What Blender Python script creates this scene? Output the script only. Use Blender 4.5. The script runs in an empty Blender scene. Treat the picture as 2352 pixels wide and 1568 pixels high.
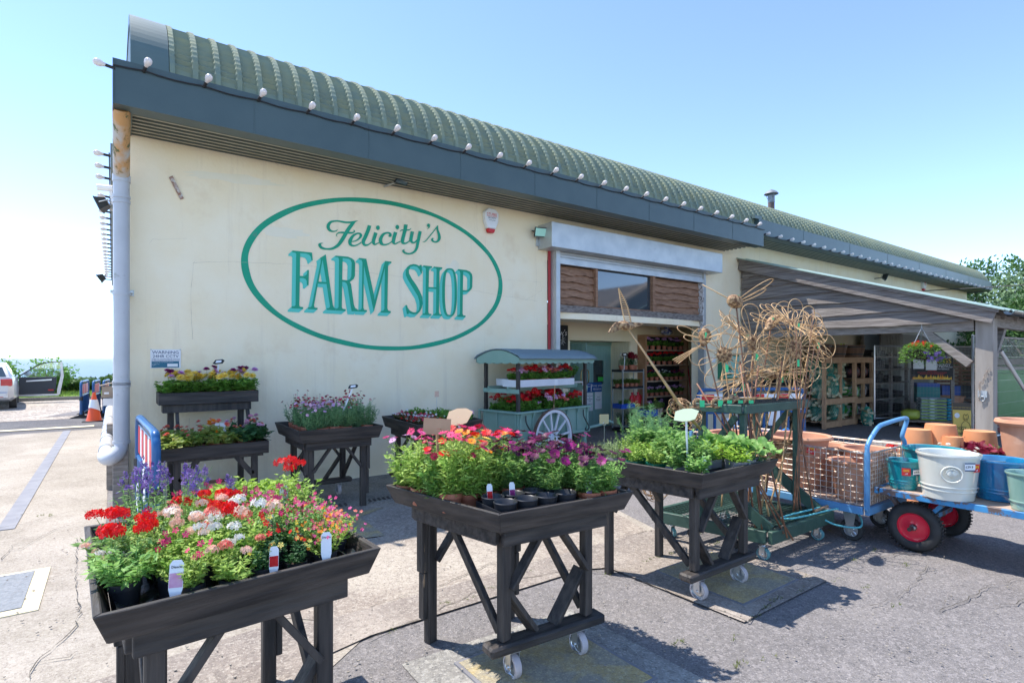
import bpy, math, random
from mathutils import Vector, Matrix
R = math.radians
C = bpy.context.scene.collection
sc = bpy.context.scene
rnd = random.Random(7)
SY, CY = math.sin(R(36)), math.cos(R(36))
F0, HZ, EYE = 1263.0, 822.5, 1.6
def W(u, v, z=None, Y=None, X=None, d=None):
    """survey helper: a sight line of the photograph met with a plane of the place"""
    r = (u-1176)/F0; up = (HZ-v)/F0
    if z is not None: d = (z-EYE)/up
    elif Y is not None: d = Y/(CY-r*SY)
    elif X is not None: d = X/(SY+r*CY)
    return Vector((d*(SY+r*CY), d*(CY-r*SY), EYE+up*d))

# ---------------------------------------------------------------- mesh helpers
class MB:
    def __init__(s): s.v=[]; s.f=[]; s.m=[]
    def add(s, vs, fs, m=0):
        b=len(s.v); s.v.extend([tuple(p) for p in vs]); s.f.extend([tuple(i+b for i in f) for f in fs]); s.m.extend([m]*len(fs))
    def box(s, x0,x1,y0,y1,z0,z1, m=0, M=None):
        vs=[(x0,y0,z0),(x1,y0,z0),(x1,y1,z0),(x0,y1,z0),(x0,y0,z1),(x1,y0,z1),(x1,y1,z1),(x0,y1,z1)]
        if M: vs=[M@Vector(p) for p in vs]
        s.add(vs,[(0,3,2,1),(4,5,6,7),(0,1,5,4),(1,2,6,5),(2,3,7,6),(3,0,4,7)],m)
    def beam(s, p0, p1, w, h, m=0, up=(0,0,1)):
        p0=Vector(p0); p1=Vector(p1); d=(p1-p0).normalized(); u=Vector(up)
        if abs(d.dot(u))>.98: u=Vector((0,1,0))
        a=d.cross(u).normalized()*w/2; b=a.cross(d).normalized()*h/2
        vs=[p0-a-b,p0+a-b,p0+a+b,p0-a+b,p1-a-b,p1+a-b,p1+a+b,p1-a+b]
        s.add(vs,[(0,3,2,1),(4,5,6,7),(0,1,5,4),(1,2,6,5),(2,3,7,6),(3,0,4,7)],m)
    def tube(s, pts, r, n=8, closed=False, m=0, caps=True):
        pts=[Vector(p) for p in pts]; N=len(pts)
        rr=r if isinstance(r,(list,tuple)) else [r]*N
        rings=[]; prev=None
        for i,p in enumerate(pts):
            if closed: t=(pts[(i+1)%N]-pts[i-1])
            else: t=pts[min(i+1,N-1)]-pts[max(i-1,0)]
            t=t.normalized() if t.length>1e-9 else Vector((0,0,1))
            if prev is None:
                a=t.cross(Vector((0,0,1)))
                if a.length<.05: a=t.cross(Vector((0,1,0)))
                a.normalize()
            else:
                a=prev-t*prev.dot(t)
                a=a.normalized() if a.length>1e-6 else t.cross(Vector((0,1,0.3))).normalized()
            prev=a; b=t.cross(a)
            rings.append([p+(a*math.cos(2*math.pi*k/n)+b*math.sin(2*math.pi*k/n))*rr[i] for k in range(n)])
        vs=[q for g in rings for q in g]; fs=[]
        for i in range(N if closed else N-1):
            j=(i+1)%N
            for k in range(n):
                k2=(k+1)%n; fs.append((i*n+k,i*n+k2,j*n+k2,j*n+k))
        if caps and not closed:
            fs.append(tuple(range(n))[::-1]); fs.append(tuple((N-1)*n+k for k in range(n)))
        s.add(vs,fs,m)
    def lathe(s, prof, c=(0,0,0), n=24, m=0, sx=1, sy=1, M=None, cap=False):
        vs=[]; fs=[]; K=len(prof)
        for (r,z) in prof:
            for k in range(n):
                a=2*math.pi*k/n; p=Vector((r*math.cos(a)*sx,r*math.sin(a)*sy,z))
                if M: p=M@p
                vs.append(p+Vector(c))
        for i in range(K-1):
            for k in range(n):
                k2=(k+1)%n; fs.append((i*n+k,i*n+k2,(i+1)*n+k2,(i+1)*n+k))
        if cap: fs.append(tuple(range(n))[::-1]); fs.append(tuple((K-1)*n+k for k in range(n)))
        s.add(vs,fs,m)
    def poly(s, pts, m=0): s.add(pts,[tuple(range(len(pts)))],m)
    def prism(s, pts, off, m=0):
        n=len(pts); pts=[Vector(p) for p in pts]; off=Vector(off)
        vs=pts+[p+off for p in pts]
        s.add(vs,[tuple(range(n))[::-1],tuple(range(n,2*n))]+[(i,(i+1)%n,n+(i+1)%n,n+i) for i in range(n)],m)
    def build(s, name, mats, parent=None, off=(0,0,0), smooth=False, bevel=0):
        me=bpy.data.meshes.new(name); o3=Vector(off)
        me.from_pydata([tuple(Vector(p)-o3) for p in s.v],[],s.f)
        if not isinstance(mats,(list,tuple)): mats=[mats]
        for m in mats: me.materials.append(m)
        if len(mats)>1: me.polygons.foreach_set('material_index',s.m)
        if smooth: me.polygons.foreach_set('use_smooth',[True]*len(me.polygons))
        me.update(); o=bpy.data.objects.new(name,me); C.objects.link(o)
        if smooth=='auto':
            md=o.modifiers.new('es','EDGE_SPLIT'); md.split_angle=R(40)
        if bevel:
            md=o.modifiers.new('bv','BEVEL'); md.width=bevel; md.segments=1; md.limit_method='ANGLE'
        if parent: o.parent=parent
        return o
def tag(o,label=None,cat=None,group=None,kind=None):
    if label: o['label']=label
    if cat: o['category']=cat
    if group: o['group']=group
    if kind: o['kind']=kind
    return o
def thing(name,label,cat,loc=(0,0,0),rz=0,group=None):
    o=bpy.data.objects.new(name,None); C.objects.link(o); o.empty_display_size=.05
    o.location=loc; o.rotation_euler=(0,0,rz)
    return tag(o,label,cat,group)
KIDS={}
def dup(root,loc,rz=0,label=None,group=None,scale=None,root_mat=None):
    if root.name not in KIDS: KIDS[root.name]=[(k,list(k.children)) for k in root.children]
    r=root.copy(); C.objects.link(r); r.location=loc; r.rotation_euler=(root.rotation_euler[0],root.rotation_euler[1],rz)
    if scale: r.scale=(scale,scale,scale) if not isinstance(scale,(tuple,list)) else scale
    if label: r['label']=label
    if group: r['group']=group
    for k,gs in KIDS[root.name]:
        c=k.copy(); C.objects.link(c); c.parent=r
        for g in gs:
            d=g.copy(); C.objects.link(d); d.parent=c
    return r
def crom(pts,n=6,closed=False):
    """Catmull-Rom through tuples of any length"""
    out=[]; N=len(pts)
    def g(i): return pts[i%N] if closed else pts[max(0,min(N-1,i))]
    for i in range(N if closed else N-1):
        a,b,c,d=g(i-1),g(i),g(i+1),g(i+2)
        for k in range(n):
            t=k/n
            out.append(tuple(.5*((2*b[j])+(-a[j]+c[j])*t+(2*a[j]-5*b[j]+4*c[j]-d[j])*t*t+(-a[j]+3*b[j]-3*c[j]+d[j])*t**3) for j in range(len(b))))
    if not closed: out.append(tuple(pts[-1]))
    return out

# ---------------------------------------------------------------- materials
MT={}
def mat(name,col,col2=None,sc_=6,rough=.65,metal=0,bump=0,bsc=None,dist=0,detail=6,ramp=(.35,.65),stretch=None,coat=0,spec=.5,trans=0,third=None,third_r=(.62,.7),tsc=1.5,emit=None,rnd_v=0,streak=None):
    if name in MT: return MT[name]
    m=bpy.data.materials.new(name); m.use_nodes=True; nt=m.node_tree; N=nt.nodes; L=nt.links
    bs=N['Principled BSDF']; bs.inputs['Roughness'].default_value=rough; bs.inputs['Metallic'].default_value=metal
    bs.inputs['Coat Weight'].default_value=coat; bs.inputs['Specular IOR Level'].default_value=spec
    tc=N.new('ShaderNodeTexCoord'); mp=N.new('ShaderNodeMapping'); L.new(tc.outputs['Object'],mp.inputs[0])
    if stretch: mp.inputs['Scale'].default_value=stretch
    colsock=None
    if col2:
        nz=N.new('ShaderNodeTexNoise'); nz.inputs['Scale'].default_value=sc_; nz.inputs['Detail'].default_value=detail; nz.inputs['Distortion'].default_value=dist
        L.new(mp.outputs[0],nz.inputs['Vector'])
        rp=N.new('ShaderNodeValToRGB'); rp.color_ramp.elements[0].position=ramp[0]; rp.color_ramp.elements[1].position=ramp[1]
        rp.color_ramp.elements[0].color=(*col,1); rp.color_ramp.elements[1].color=(*col2,1)
        L.new(nz.outputs['Fac'],rp.inputs[0]); colsock=rp.outputs[0]
        if third:
            n3=N.new('ShaderNodeTexNoise'); n3.inputs['Scale'].default_value=tsc; n3.inputs['Detail'].default_value=8; n3.inputs['Roughness'].default_value=.65
            L.new(mp.outputs[0],n3.inputs['Vector'])
            r3=N.new('ShaderNodeValToRGB'); r3.color_ramp.elements[0].position=third_r[0]; r3.color_ramp.elements[1].position=third_r[1]
            L.new(n3.outputs['Fac'],r3.inputs[0]); mx=N.new('ShaderNodeMixRGB'); mx.inputs[2].default_value=(*third,1)
            L.new(r3.outputs[0],mx.inputs[0]); L.new(colsock,mx.inputs[1]); colsock=mx.outputs[0]
        if streak:
            for (sc3,lo,hi,amt) in (((2.6,1,.16),.56,.74,.55),((9,1,5),.66,.72,.45)):
                m3=N.new('ShaderNodeMapping'); m3.inputs['Scale'].default_value=sc3; L.new(tc.outputs['Object'],m3.inputs[0])
                n4=N.new('ShaderNodeTexNoise'); n4.inputs['Scale'].default_value=2.2; n4.inputs['Detail'].default_value=9; n4.inputs['Roughness'].default_value=.7; L.new(m3.outputs[0],n4.inputs['Vector'])
                r4=N.new('ShaderNodeValToRGB'); r4.color_ramp.elements[0].position=lo; r4.color_ramp.elements[1].position=hi; r4.color_ramp.elements[1].color=(amt,amt,amt,1); L.new(n4.outputs['Fac'],r4.inputs[0])
                m4=N.new('ShaderNodeMixRGB'); m4.inputs[2].default_value=(*streak,1); L.new(r4.outputs[0],m4.inputs[0]); L.new(colsock,m4.inputs[1]); colsock=m4.outputs[0]
    if rnd_v:
        oi=N.new('ShaderNodeObjectInfo'); hs=N.new('ShaderNodeHueSaturation')
        mr=N.new('ShaderNodeMapRange'); mr.inputs[3].default_value=1-rnd_v; mr.inputs[4].default_value=1+rnd_v
        L.new(oi.outputs['Random'],mr.inputs[0]); L.new(mr.outputs[0],hs.inputs['Value'])
        if colsock: L.new(colsock,hs.inputs['Color'])
        else: hs.inputs['Color'].default_value=(*col,1)
        colsock=hs.outputs[0]
    if colsock: L.new(colsock,bs.inputs['Base Color'])
    else: bs.inputs['Base Color'].default_value=(*col,1)
    if bump:
        bn=N.new('ShaderNodeTexNoise'); bn.inputs['Scale'].default_value=bsc or sc_*3; bn.inputs['Detail'].default_value=6
        L.new(mp.outputs[0],bn.inputs['Vector']); bp=N.new('ShaderNodeBump'); bp.inputs['Strength'].default_value=bump; bp.inputs['Distance'].default_value=.01
        L.new(bn.outputs['Fac'],bp.inputs['Height']); L.new(bp.outputs[0],bs.inputs['Normal'])
    if emit: bs.inputs['Emission Color'].default_value=(*emit[0],1); bs.inputs['Emission Strength'].default_value=emit[1]
    if trans:
        tr=N.new('ShaderNodeBsdfTranslucent'); ms=N.new('ShaderNodeMixShader'); ms.inputs[0].default_value=trans
        if colsock: L.new(colsock,tr.inputs[0])
        else: tr.inputs[0].default_value=(*col,1)
        L.new(bs.outputs[0],ms.inputs[1]); L.new(tr.outputs[0],ms.inputs[2]); L.new(ms.outputs[0],N['Material Output'].inputs[0])
    MT[name]=m; return m
def gmat(name,base,dark,light,speck,patch,patch_r=(.5,.62),psc=.7,bump=.5,rough=.9,speck_sc=130,speck_amt=.6):
    """worn paving: fine aggregate, mottling, stains with a shape of their own"""
    m=bpy.data.materials.new(name); m.use_nodes=True; nt=m.node_tree; N=nt.nodes; L=nt.links
    bs=N['Principled BSDF']; bs.inputs['Roughness'].default_value=rough; bs.inputs['Specular IOR Level'].default_value=.3
    tc=N.new('ShaderNodeTexCoord')
    def noise(s,d=8,r=.6,di=0):
        n=N.new('ShaderNodeTexNoise'); n.inputs['Scale'].default_value=s; n.inputs['Detail'].default_value=d; n.inputs['Roughness'].default_value=r; n.inputs['Distortion'].default_value=di
        L.new(tc.outputs['Object'],n.inputs['Vector']); return n.outputs['Fac']
    def ramp(f,a,b,c0=(0,0,0,1),c1=(1,1,1,1)):
        q=N.new('ShaderNodeValToRGB'); q.color_ramp.elements[0].position=a; q.color_ramp.elements[1].position=b
        q.color_ramp.elements[0].color=c0; q.color_ramp.elements[1].color=c1; L.new(f,q.inputs[0]); return q.outputs[0]
    def mix(f,a,b):
        q=N.new('ShaderNodeMixRGB')
        if isinstance(f,float): q.inputs[0].default_value=f
        else: L.new(f,q.inputs[0])
        for i,x in ((1,a),(2,b)):
            if isinstance(x,tuple): q.inputs[i].default_value=(*x,1)
            else: L.new(x,q.inputs[i])
        return q.outputs[0]
    c=mix(ramp(noise(2.2),.35,.68),dark,base)
    c=mix(ramp(noise(psc,8,.62,.6),*patch_r),c,patch)
    vo=N.new('ShaderNodeTexVoronoi'); vo.inputs['Scale'].default_value=speck_sc; L.new(tc.outputs['Object'],vo.inputs['Vector'])
    sep=N.new('ShaderNodeSeparateColor'); L.new(vo.outputs['Color'],sep.inputs[0])
    a=N.new('ShaderNodeMath'); a.operation='MULTIPLY'; a.inputs[1].default_value=speck_amt; L.new(ramp(sep.outputs[0],.7,.95),a.inputs[0])
    c=mix(a.outputs[0],c,light)
    b=N.new('ShaderNodeMath'); b.operation='MULTIPLY'; b.inputs[1].default_value=speck_amt; L.new(ramp(sep.outputs[1],.72,.95),b.inputs[0])
    c=mix(b.outputs[0],c,speck)
    c=mix(ramp(noise(26,4,.7),.60,.70),c,dark)
    v2=N.new('ShaderNodeTexVoronoi'); v2.inputs['Scale'].default_value=speck_sc*.38; L.new(tc.outputs['Object'],v2.inputs['Vector'])
    s2=N.new('ShaderNodeSeparateColor'); L.new(v2.outputs['Color'],s2.inputs[0])
    for ch,cc,lo in ((0,light,.80),(1,speck,.84),(2,patch,.6)):
        a2=N.new('ShaderNodeMath'); a2.operation='MULTIPLY'; a2.inputs[1].default_value=speck_amt*.5; L.new(ramp(s2.outputs[ch],lo,lo+.12),a2.inputs[0])
        c=mix(a2.outputs[0],c,cc)
    c=mix(ramp(noise(.45,9,.7,1.5),.56,.66),c,mix(.5,c,dark))
    L.new(c,bs.inputs['Base Color'])
    bp=N.new('ShaderNodeBump'); bp.inputs['Strength'].default_value=bump; bp.inputs['Distance'].default_value=.006
    ad=N.new('ShaderNodeMath'); ad.operation='ADD'; L.new(noise(60,8,.7),ad.inputs[0]); L.new(vo.outputs['Distance'],ad.inputs[1])
    L.new(ad.outputs[0],bp.inputs['Height']); L.new(bp.outputs[0],bs.inputs['Normal'])
    MT[name]=m; return m

M_asph=gmat('worn_asphalt',(.205,.188,.178),(.155,.143,.138),(.36,.33,.32),(.06,.06,.065),(.21,.195,.195),(.5,.66),.6)
M_asphd=gmat('dark_asphalt',(.12,.115,.12),(.08,.08,.085),(.25,.24,.24),(.04,.04,.045),(.155,.15,.15),(.5,.66),.9)
M_conc=gmat('gravelly_concrete',(.33,.275,.225),(.23,.19,.16),(.52,.46,.39),(.14,.115,.10),(.39,.34,.28),(.48,.62),.8,speck_sc=95)
M_concl=gmat('pale_concrete',(.345,.305,.25),(.265,.23,.185),(.50,.45,.39),(.16,.13,.11),(.41,.365,.31),(.45,.62),.55,bump=.35,speck_amt=.5)
M_pink=gmat('pinkish_concrete',(.27,.228,.195),(.205,.172,.15),(.48,.43,.37),(.14,.12,.105),(.35,.30,.255),(.5,.64),1.1,speck_sc=110)
M_grey=gmat('grey_concrete',(.29,.275,.25),(.21,.20,.185),(.46,.44,.40),(.11,.105,.1),(.35,.33,.29),(.5,.62),1.4,speck_sc=100)
M_yel=gmat('worn_yellow_paint',(.52,.38,.15),(.34,.27,.15),(.64,.55,.34),(.16,.14,.10),(.30,.27,.21),(.44,.56),3.2,speck_amt=.45)
M_drain=gmat('gravel_chips',(.36,.31,.26),(.25,.21,.18),(.62,.56,.48),(.12,.11,.1),(.42,.36,.3),(.5,.6),1.,speck_sc=28,speck_amt=.9)
M_cream=mat('cream_render',(.92,.79,.55),(.94,.84,.63),2.2,.85,bump=.45,bsc=22,third=(.84,.70,.48),third_r=(.56,.72),tsc=1.6,streak=(.72,.61,.45))
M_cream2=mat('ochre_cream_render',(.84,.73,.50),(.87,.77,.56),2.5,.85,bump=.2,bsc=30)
M_steelgreen=mat('green_grey_metal',(.050,.082,.085),(.060,.094,.096),3,.38,bump=.05,bsc=4)
M_roof=mat('weathered_green_roofing',(.15,.20,.175),(.20,.25,.20),5,.8,spec=.2,third=(.27,.27,.15),third_r=(.35,.85),tsc=6)
M_roofp=mat('plain_green_roofing',(.085,.13,.125),(.11,.15,.14),2,.45)
M_soffit=mat('grey_green_soffit',(.10,.125,.105),(.13,.15,.12),6,.6)
M_soffl=mat('olive_soffit_ridge',(.34,.32,.24),(.40,.37,.28),6,.6)
M_galv=mat('galvanised_steel',(.46,.49,.50),(.56,.58,.58),4,.45,metal=.55,third=(.42,.45,.46),tsc=6)
M_pipe=mat('grey_plastic_pipe',(.46,.47,.49),(.52,.53,.55),3,.4,third=(.30,.30,.28),third_r=(.62,.72),tsc=9)
M_pipeR=mat('rusty_stained_pipe',(.50,.48,.44),(.55,.30,.12),7,.6,ramp=(.40,.55),stretch=(1,1,.15),third=(.10,.12,.05),third_r=(.56,.62),tsc=14)
M_woodg=mat('weathered_grey_timber',(.20,.17,.145),(.33,.29,.255),5,.8,bump=.6,bsc=14,stretch=(1,1,7),third=(.20,.16,.13),third_r=(.6,.75),tsc=2)
M_woodgx=mat('weathered_grey_boards',(.11,.092,.08),(.30,.265,.24),6,.8,bump=.8,bsc=16,stretch=(2,.3,14),third=(.20,.13,.09),third_r=(.58,.75),tsc=1.6)
M_woodr=mat('rustic_brown_boards',(.22,.115,.065),(.36,.20,.12),5,.75,bump=.7,bsc=14,stretch=(1,1,6),third=(.12,.06,.035),third_r=(.56,.72),tsc=2.6,dist=.8)
M_pallet=mat('pallet_timber',(.42,.24,.13),(.52,.32,.18),6,.8,bump=.4,rnd_v=.12)
M_pallg=mat('old_pallet_timber',(.30,.24,.19),(.38,.31,.24),6,.8,bump=.4)
def blackwood(n,st):
    return mat(n,(.018,.016,.016),(.065,.054,.047),26,.62,bump=.8,bsc=40,stretch=st,third=(.36,.24,.14),third_r=(.66,.68),tsc=9)
M_blk=blackwood('black_stained_wood',(1,1,.10)); M_blkx=blackwood('black_stained_wood_lengthwise',(.10,1,1)); M_blky=blackwood('black_stained_wood_crosswise',(1,.10,1))
M_blkw=M_blkx
M_grn=mat('dark_green_painted_wood',(.028,.070,.052),(.040,.090,.068),6,.55,bump=.4,bsc=20,third=(.10,.16,.13),third_r=(.68,.74),tsc=9)
M_sage=mat('sage_green_paint',(.22,.37,.31),(.25,.40,.34),4,.5,bump=.15,bsc=12)
M_sage2=mat('sage_blue_door_paint',(.23,.40,.37),(.26,.43,.40),4,.45)
M_bp=mat('black_plastic',(.018,.019,.022),(.028,.029,.033),8,.38)
M_liner=mat('crumpled_black_liner',(.015,.015,.017),(.04,.04,.045),10,.3,bump=1,bsc=9)
M_terra=mat('plastic_terracotta',(.42,.13,.065),(.48,.16,.085),4,.5,rnd_v=.08)
M_tc=mat('orange_terracotta',(.60,.24,.10),(.66,.29,.13),3,.75,bump=.2,bsc=20)
M_tc2=mat('pale_terracotta',(.52,.25,.15),(.62,.33,.21),3,.8,bump=.25,bsc=14,third=(.70,.45,.32),third_r=(.6,.72),tsc=3)
M_gpot=mat('grey_plastic_pot',(.20,.195,.21),(.25,.24,.26),6,.5)
M_greenpot=mat('green_plastic_pot',(.01,.13,.075),rough=.4)
M_soil=mat('potting_soil',(.035,.022,.015),(.07,.045,.03),30,.95,bump=1,bsc=40)
M_white=mat('white_plastic',(.80,.82,.84),rough=.4)
M_paper=mat('white_paper',(.80,.81,.83),rough=.7)
M_blue=mat('blue_plastic_barrier',(.012,.085,.24),(.016,.11,.29),3,.35)
M_rub=mat('black_rubber',(.02,.02,.021),(.035,.035,.036),8,.7,bump=.2)
M_ink=mat('black_ink',(.02,.02,.022),rough=.6)
M_navy=mat('navy_ink',(.012,.05,.14),rough=.5)
M_teal=mat('teal_ink',(.01,.13,.21),rough=.5)
M_red=mat('red_plastic',(.62,.015,.02),rough=.4)
M_redp=mat('red_trim_paint',(.42,.045,.05),rough=.5)
M_redw=mat('red_wheel_paint',(.62,.01,.035),(.70,.015,.045),3,.25,coat=.5)
M_glassd=mat('dark_window_glass',(.03,.05,.065),rough=.05,spec=1.,coat=1)
M_bulb=mat('frosted_bulb_glass',(.80,.76,.74),rough=.25,trans=.35)
M_wil=mat('bare_willow',(.46,.27,.12),(.60,.40,.20),12,.6,rnd_v=.08)
M_wild=mat('dark_willow_bark',(.16,.065,.035),(.26,.13,.07),10,.6)
M_weave=mat('woven_willow',(.15,.07,.03),(.52,.33,.17),38,.65,bump=1,bsc=60,ramp=(.42,.58))
M_tag=mat('green_paper_tag',(.05,.62,.25),rough=.6)
M_chr=mat('zinc_plated_steel',(.55,.57,.60),(.65,.67,.70),5,.3,metal=.9)
M_bluem=mat('blue_trolley_paint',(.09,.26,.50),(.12,.32,.56),4,.45,third=(.22,.10,.06),third_r=(.62,.68),tsc=8)
M_bluer=mat('chipped_blue_paint',(.03,.18,.40),(.05,.26,.52),6,.5,third=(.13,.09,.08),third_r=(.49,.54),tsc=10)
M_rust=mat('rusty_wire',(.62,.58,.54),(.40,.26,.16),18,.45,metal=.3)
M_ply=mat('worn_plywood',(.36,.26,.20),(.46,.34,.27),5,.8)
M_chalk=mat('blackboard',(.025,.027,.03),rough=.8)
M_rope=mat('turquoise_rope',(.10,.45,.50),(.16,.55,.6),60,.7,bump=1)
M_orangec=mat('orange_cone_plastic',(.85,.10,.02),rough=.45)
def leafm(name,a,b,tr=.35,sc_=22): return mat(name,a,b,sc_,.55,trans=tr+.07,rnd_v=.15,detail=2,spec=.35)
L_mid=leafm('leaf_mid_green',(.085,.22,.03),(.22,.42,.07))
L_lime=leafm('leaf_lime',(.26,.44,.05),(.46,.62,.11))
L_yel=leafm('leaf_yellow_green',(.22,.40,.06),(.48,.62,.16))
L_dark=leafm('leaf_dark_green',(.028,.10,.03),(.06,.17,.05),.25)
L_fea=leafm('leaf_feathery_green',(.14,.30,.13),(.30,.48,.22))
L_brz=leafm('leaf_bronze',(.20,.20,.05),(.42,.20,.08),.3)
L_bego=leafm('leaf_begonia',(.22,.34,.06),(.46,.44,.14),.3,9)
L_hrb=leafm('leaf_herb',(.13,.30,.06),(.33,.52,.16))
L_hedge=leafm('leaf_hedge',(.045,.12,.02),(.11,.22,.035),.2)
L_maroon=leafm('leaf_maroon',(.12,.008,.02),(.30,.03,.07),.3)
def petal(name,a,b,sc_=40,tr=.3): return mat(name,a,b,sc_,.5,trans=tr,detail=1,spec=.3,rnd_v=.06)
P_red=petal('petal_scarlet',(.66,.004,.008),(.80,.02,.02))
P_cor=petal('petal_coral',(.78,.12,.10),(.85,.30,.22))
P_pea=petal('petal_peach',(.85,.42,.32),(.88,.70,.55),20)
P_wht=petal('petal_white',(.80,.78,.72),(.88,.86,.82))
P_pnk=petal('petal_pink',(.62,.03,.20),(.78,.14,.36))
P_lpk=petal('petal_light_pink',(.78,.38,.58),(.84,.55,.70))
P_lil=petal('petal_lilac',(.62,.28,.62),(.72,.42,.70))
P_pur=petal('petal_dark_purple',(.022,.002,.014),(.12,.006,.06),22,.12)
P_mag=petal('petal_magenta',(.14,.005,.07),(.36,.015,.19),26,.2)
P_vio=petal('petal_violet',(.13,.07,.30),(.28,.18,.46))
P_ora=petal('petal_orange',(.88,.22,.01),(.90,.38,.03))
P_yel=petal('petal_yellow',(.88,.62,.05),(.90,.74,.22))
P_mar=petal('petal_maroon',(.20,.008,.02),(.42,.02,.05))
P_rpk=petal('petal_red_pink',(.48,.006,.05),(.72,.05,.20),16,.2)
# ---------------------------------------------------------------- camera, sky, sun
cam=bpy.data.cameras.new('camera'); co=bpy.data.objects.new('camera',cam); C.objects.link(co); sc.camera=co
co.location=(0,0,EYE); co.rotation_euler=(R(90),0,R(-36)); cam.sensor_width=36; cam.lens=F0/2352*36; cam.shift_y=38.5/2352
cam.clip_end=120000; cam.clip_start=.05
SUN=Vector((-.28,.41,1)).normalized(); EL=math.asin(SUN.z); AZ=math.atan2(SUN.x,SUN.y)
w=bpy.data.worlds.new('World'); sc.world=w; w.use_nodes=True; nt=w.node_tree
sky=nt.nodes.new('ShaderNodeTexSky'); sky.sky_type='NISHITA'; sky.sun_disc=False; sky.sun_elevation=EL; sky.sun_rotation=AZ
sky.air_density=.56; sky.dust_density=.0; sky.ozone_density=.9; sky.altitude=0
nt.links.new(sky.outputs[0],nt.nodes['Background'].inputs[0]); nt.nodes['Background'].inputs[1].default_value=.15
sl=bpy.data.lights.new('sun','SUN'); so=bpy.data.objects.new('sun',sl); C.objects.link(so)
so.rotation_euler=SUN.to_track_quat('Z','Y').to_euler(); sl.energy=2.4; sl.angle=R(.53); sl.color=(1,.95,.88)
sc.view_settings.view_transform='Standard'; sc.view_settings.look='None'; sc.view_settings.exposure=1.68; sc.view_settings.gamma=1
sc.cycles.max_bounces=8; sc.cycles.transparent_max_bounces=12; sc.cycles.diffuse_bounces=5; sc.cycles.sample_clamp_indirect=4

# ---------------------------------------------------------------- ground and far setting
def sheet(name,pts,z,m,label=None,grid=False,kind='structure'):
    b=MB(); b.poly([(p[0],p[1],z) for p in pts]); o=b.build(name,m); tag(o,label,None,None,kind); return o
sheet('ground',[(-90,-60),(110,-60),(110,27.2),(-90,27.2)],0,M_asph)
def jag(x0,x1,y,amp,n,seed):
    r=random.Random(seed); return [(x0+(x1-x0)*i/n, y+r.uniform(-amp,amp)) for i in range(n+1)]
# pale driveway slab west of the building, with an irregular front edge
pts=[(-1.2,1.2)]+[(x,y) for x,y in ((.55,1.25),(.62,1.9),(.60,2.6),(1.15,3.03))]+jag(1.3,3.35,3.37,.01,6,2)+[(4.1,3.35),(4.35,4.2)]+jag(4.4,5.3,4.9,.08,4,3)+[(5.4,5.82),(-.05,5.82),(-.05,15.6),(-1.7,15.4),(-2.6,14.3),(-9,14.6),(-9,1.2)]
sheet('concrete_yard',pts,.004,M_concl)
sheet('gravelly_slab',[(1.05,3.37)]+jag(1.3,4.0,3.375,.008,6,4)+[(4.25,4.1),(4.6,4.75),(5.4,4.9),(5.4,5.81),(1.95,5.81),(1.9,4.55),(.9,4.5),(.8,3.6)],.008,M_conc)
sheet('pinkish_strip',[(.62,2.2),(.9,2.96)]+jag(1.2,2.9,3.03,.008,6,5)+[(3.05,2.95),(3.08,1.86),(4.15,1.86),(4.16,2.9),(4.1,3.36)]+jag(3.3,1.1,3.372,.006,6,6)+[(.7,3.5),(-.1,3.4),(-.2,1.0),(.3,.9)],.012,M_pink)
sheet('wall_foot_paving',[(.1,5.98),(6.1,5.98),(6.1,7.14),(.1,7.14)],.006,M_grey)
sheet('grey_slab',[(1.22,2.66),(2.36,2.62),(2.38,1.62),(1.2,1.6)],.006,M_grey)
sheet('doorway_floor',[(5.7,5.98),(12,5.98),(12,9.6),(5.7,9.6)],.004,M_asph)
sheet('canopy_floor',[(11.0,3.0),(24,2.6),(24,7.1),(11.0,7.1)],.004,M_asph)
sheet('road',[(-90,15.65),(-.1,15.65),(-.1,27.0),(-90,27.0)],.003,M_asphd)
sheet('gravel_verge',jag(-30,2,18.6,.12,14,9)+[(6,18.6),(6,26.9),(-30,26.9)],.008,M_drain)
sheet('patched_road',[(-2.9,16.1),(-.1,16.0),(-.1,18.5),(-3.5,18.4)],.012,M_asphd)
sheet('tarmac_patch',[(-1.5,19.5),(.3,19.2),(.8,22.5),(-.4,22.4)],.012,M_asph)
M_pw=mat('worn_white_paint',(.55,.53,.48),(.35,.33,.30),14,.8,ramp=(.5,.62))
M_py=mat('pale_yellow_road_paint',(.66,.58,.38),(.52,.46,.33),8,.8)
sheet('road_marking',[(-2.4,16.1),(-.35,16.1),(-.35,16.42),(-2.0,16.42)],.016,M_py)
sheet('road_marking',[(-9,16.7),(-3.6,16.9),(-3.9,17.35),(-9,17.2)],.016,M_py)
M_strip=mat('flat_steel_strip',(.19,.185,.20),(.24,.235,.245),6,.6,metal=.1)
b=MB(); b.box(-.87,-.74,6.9,15.55,.004,.012); tag(b.build('steel_strip',M_strip),'flat grey steel strip set in the pale driveway concrete','metal strip')
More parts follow.
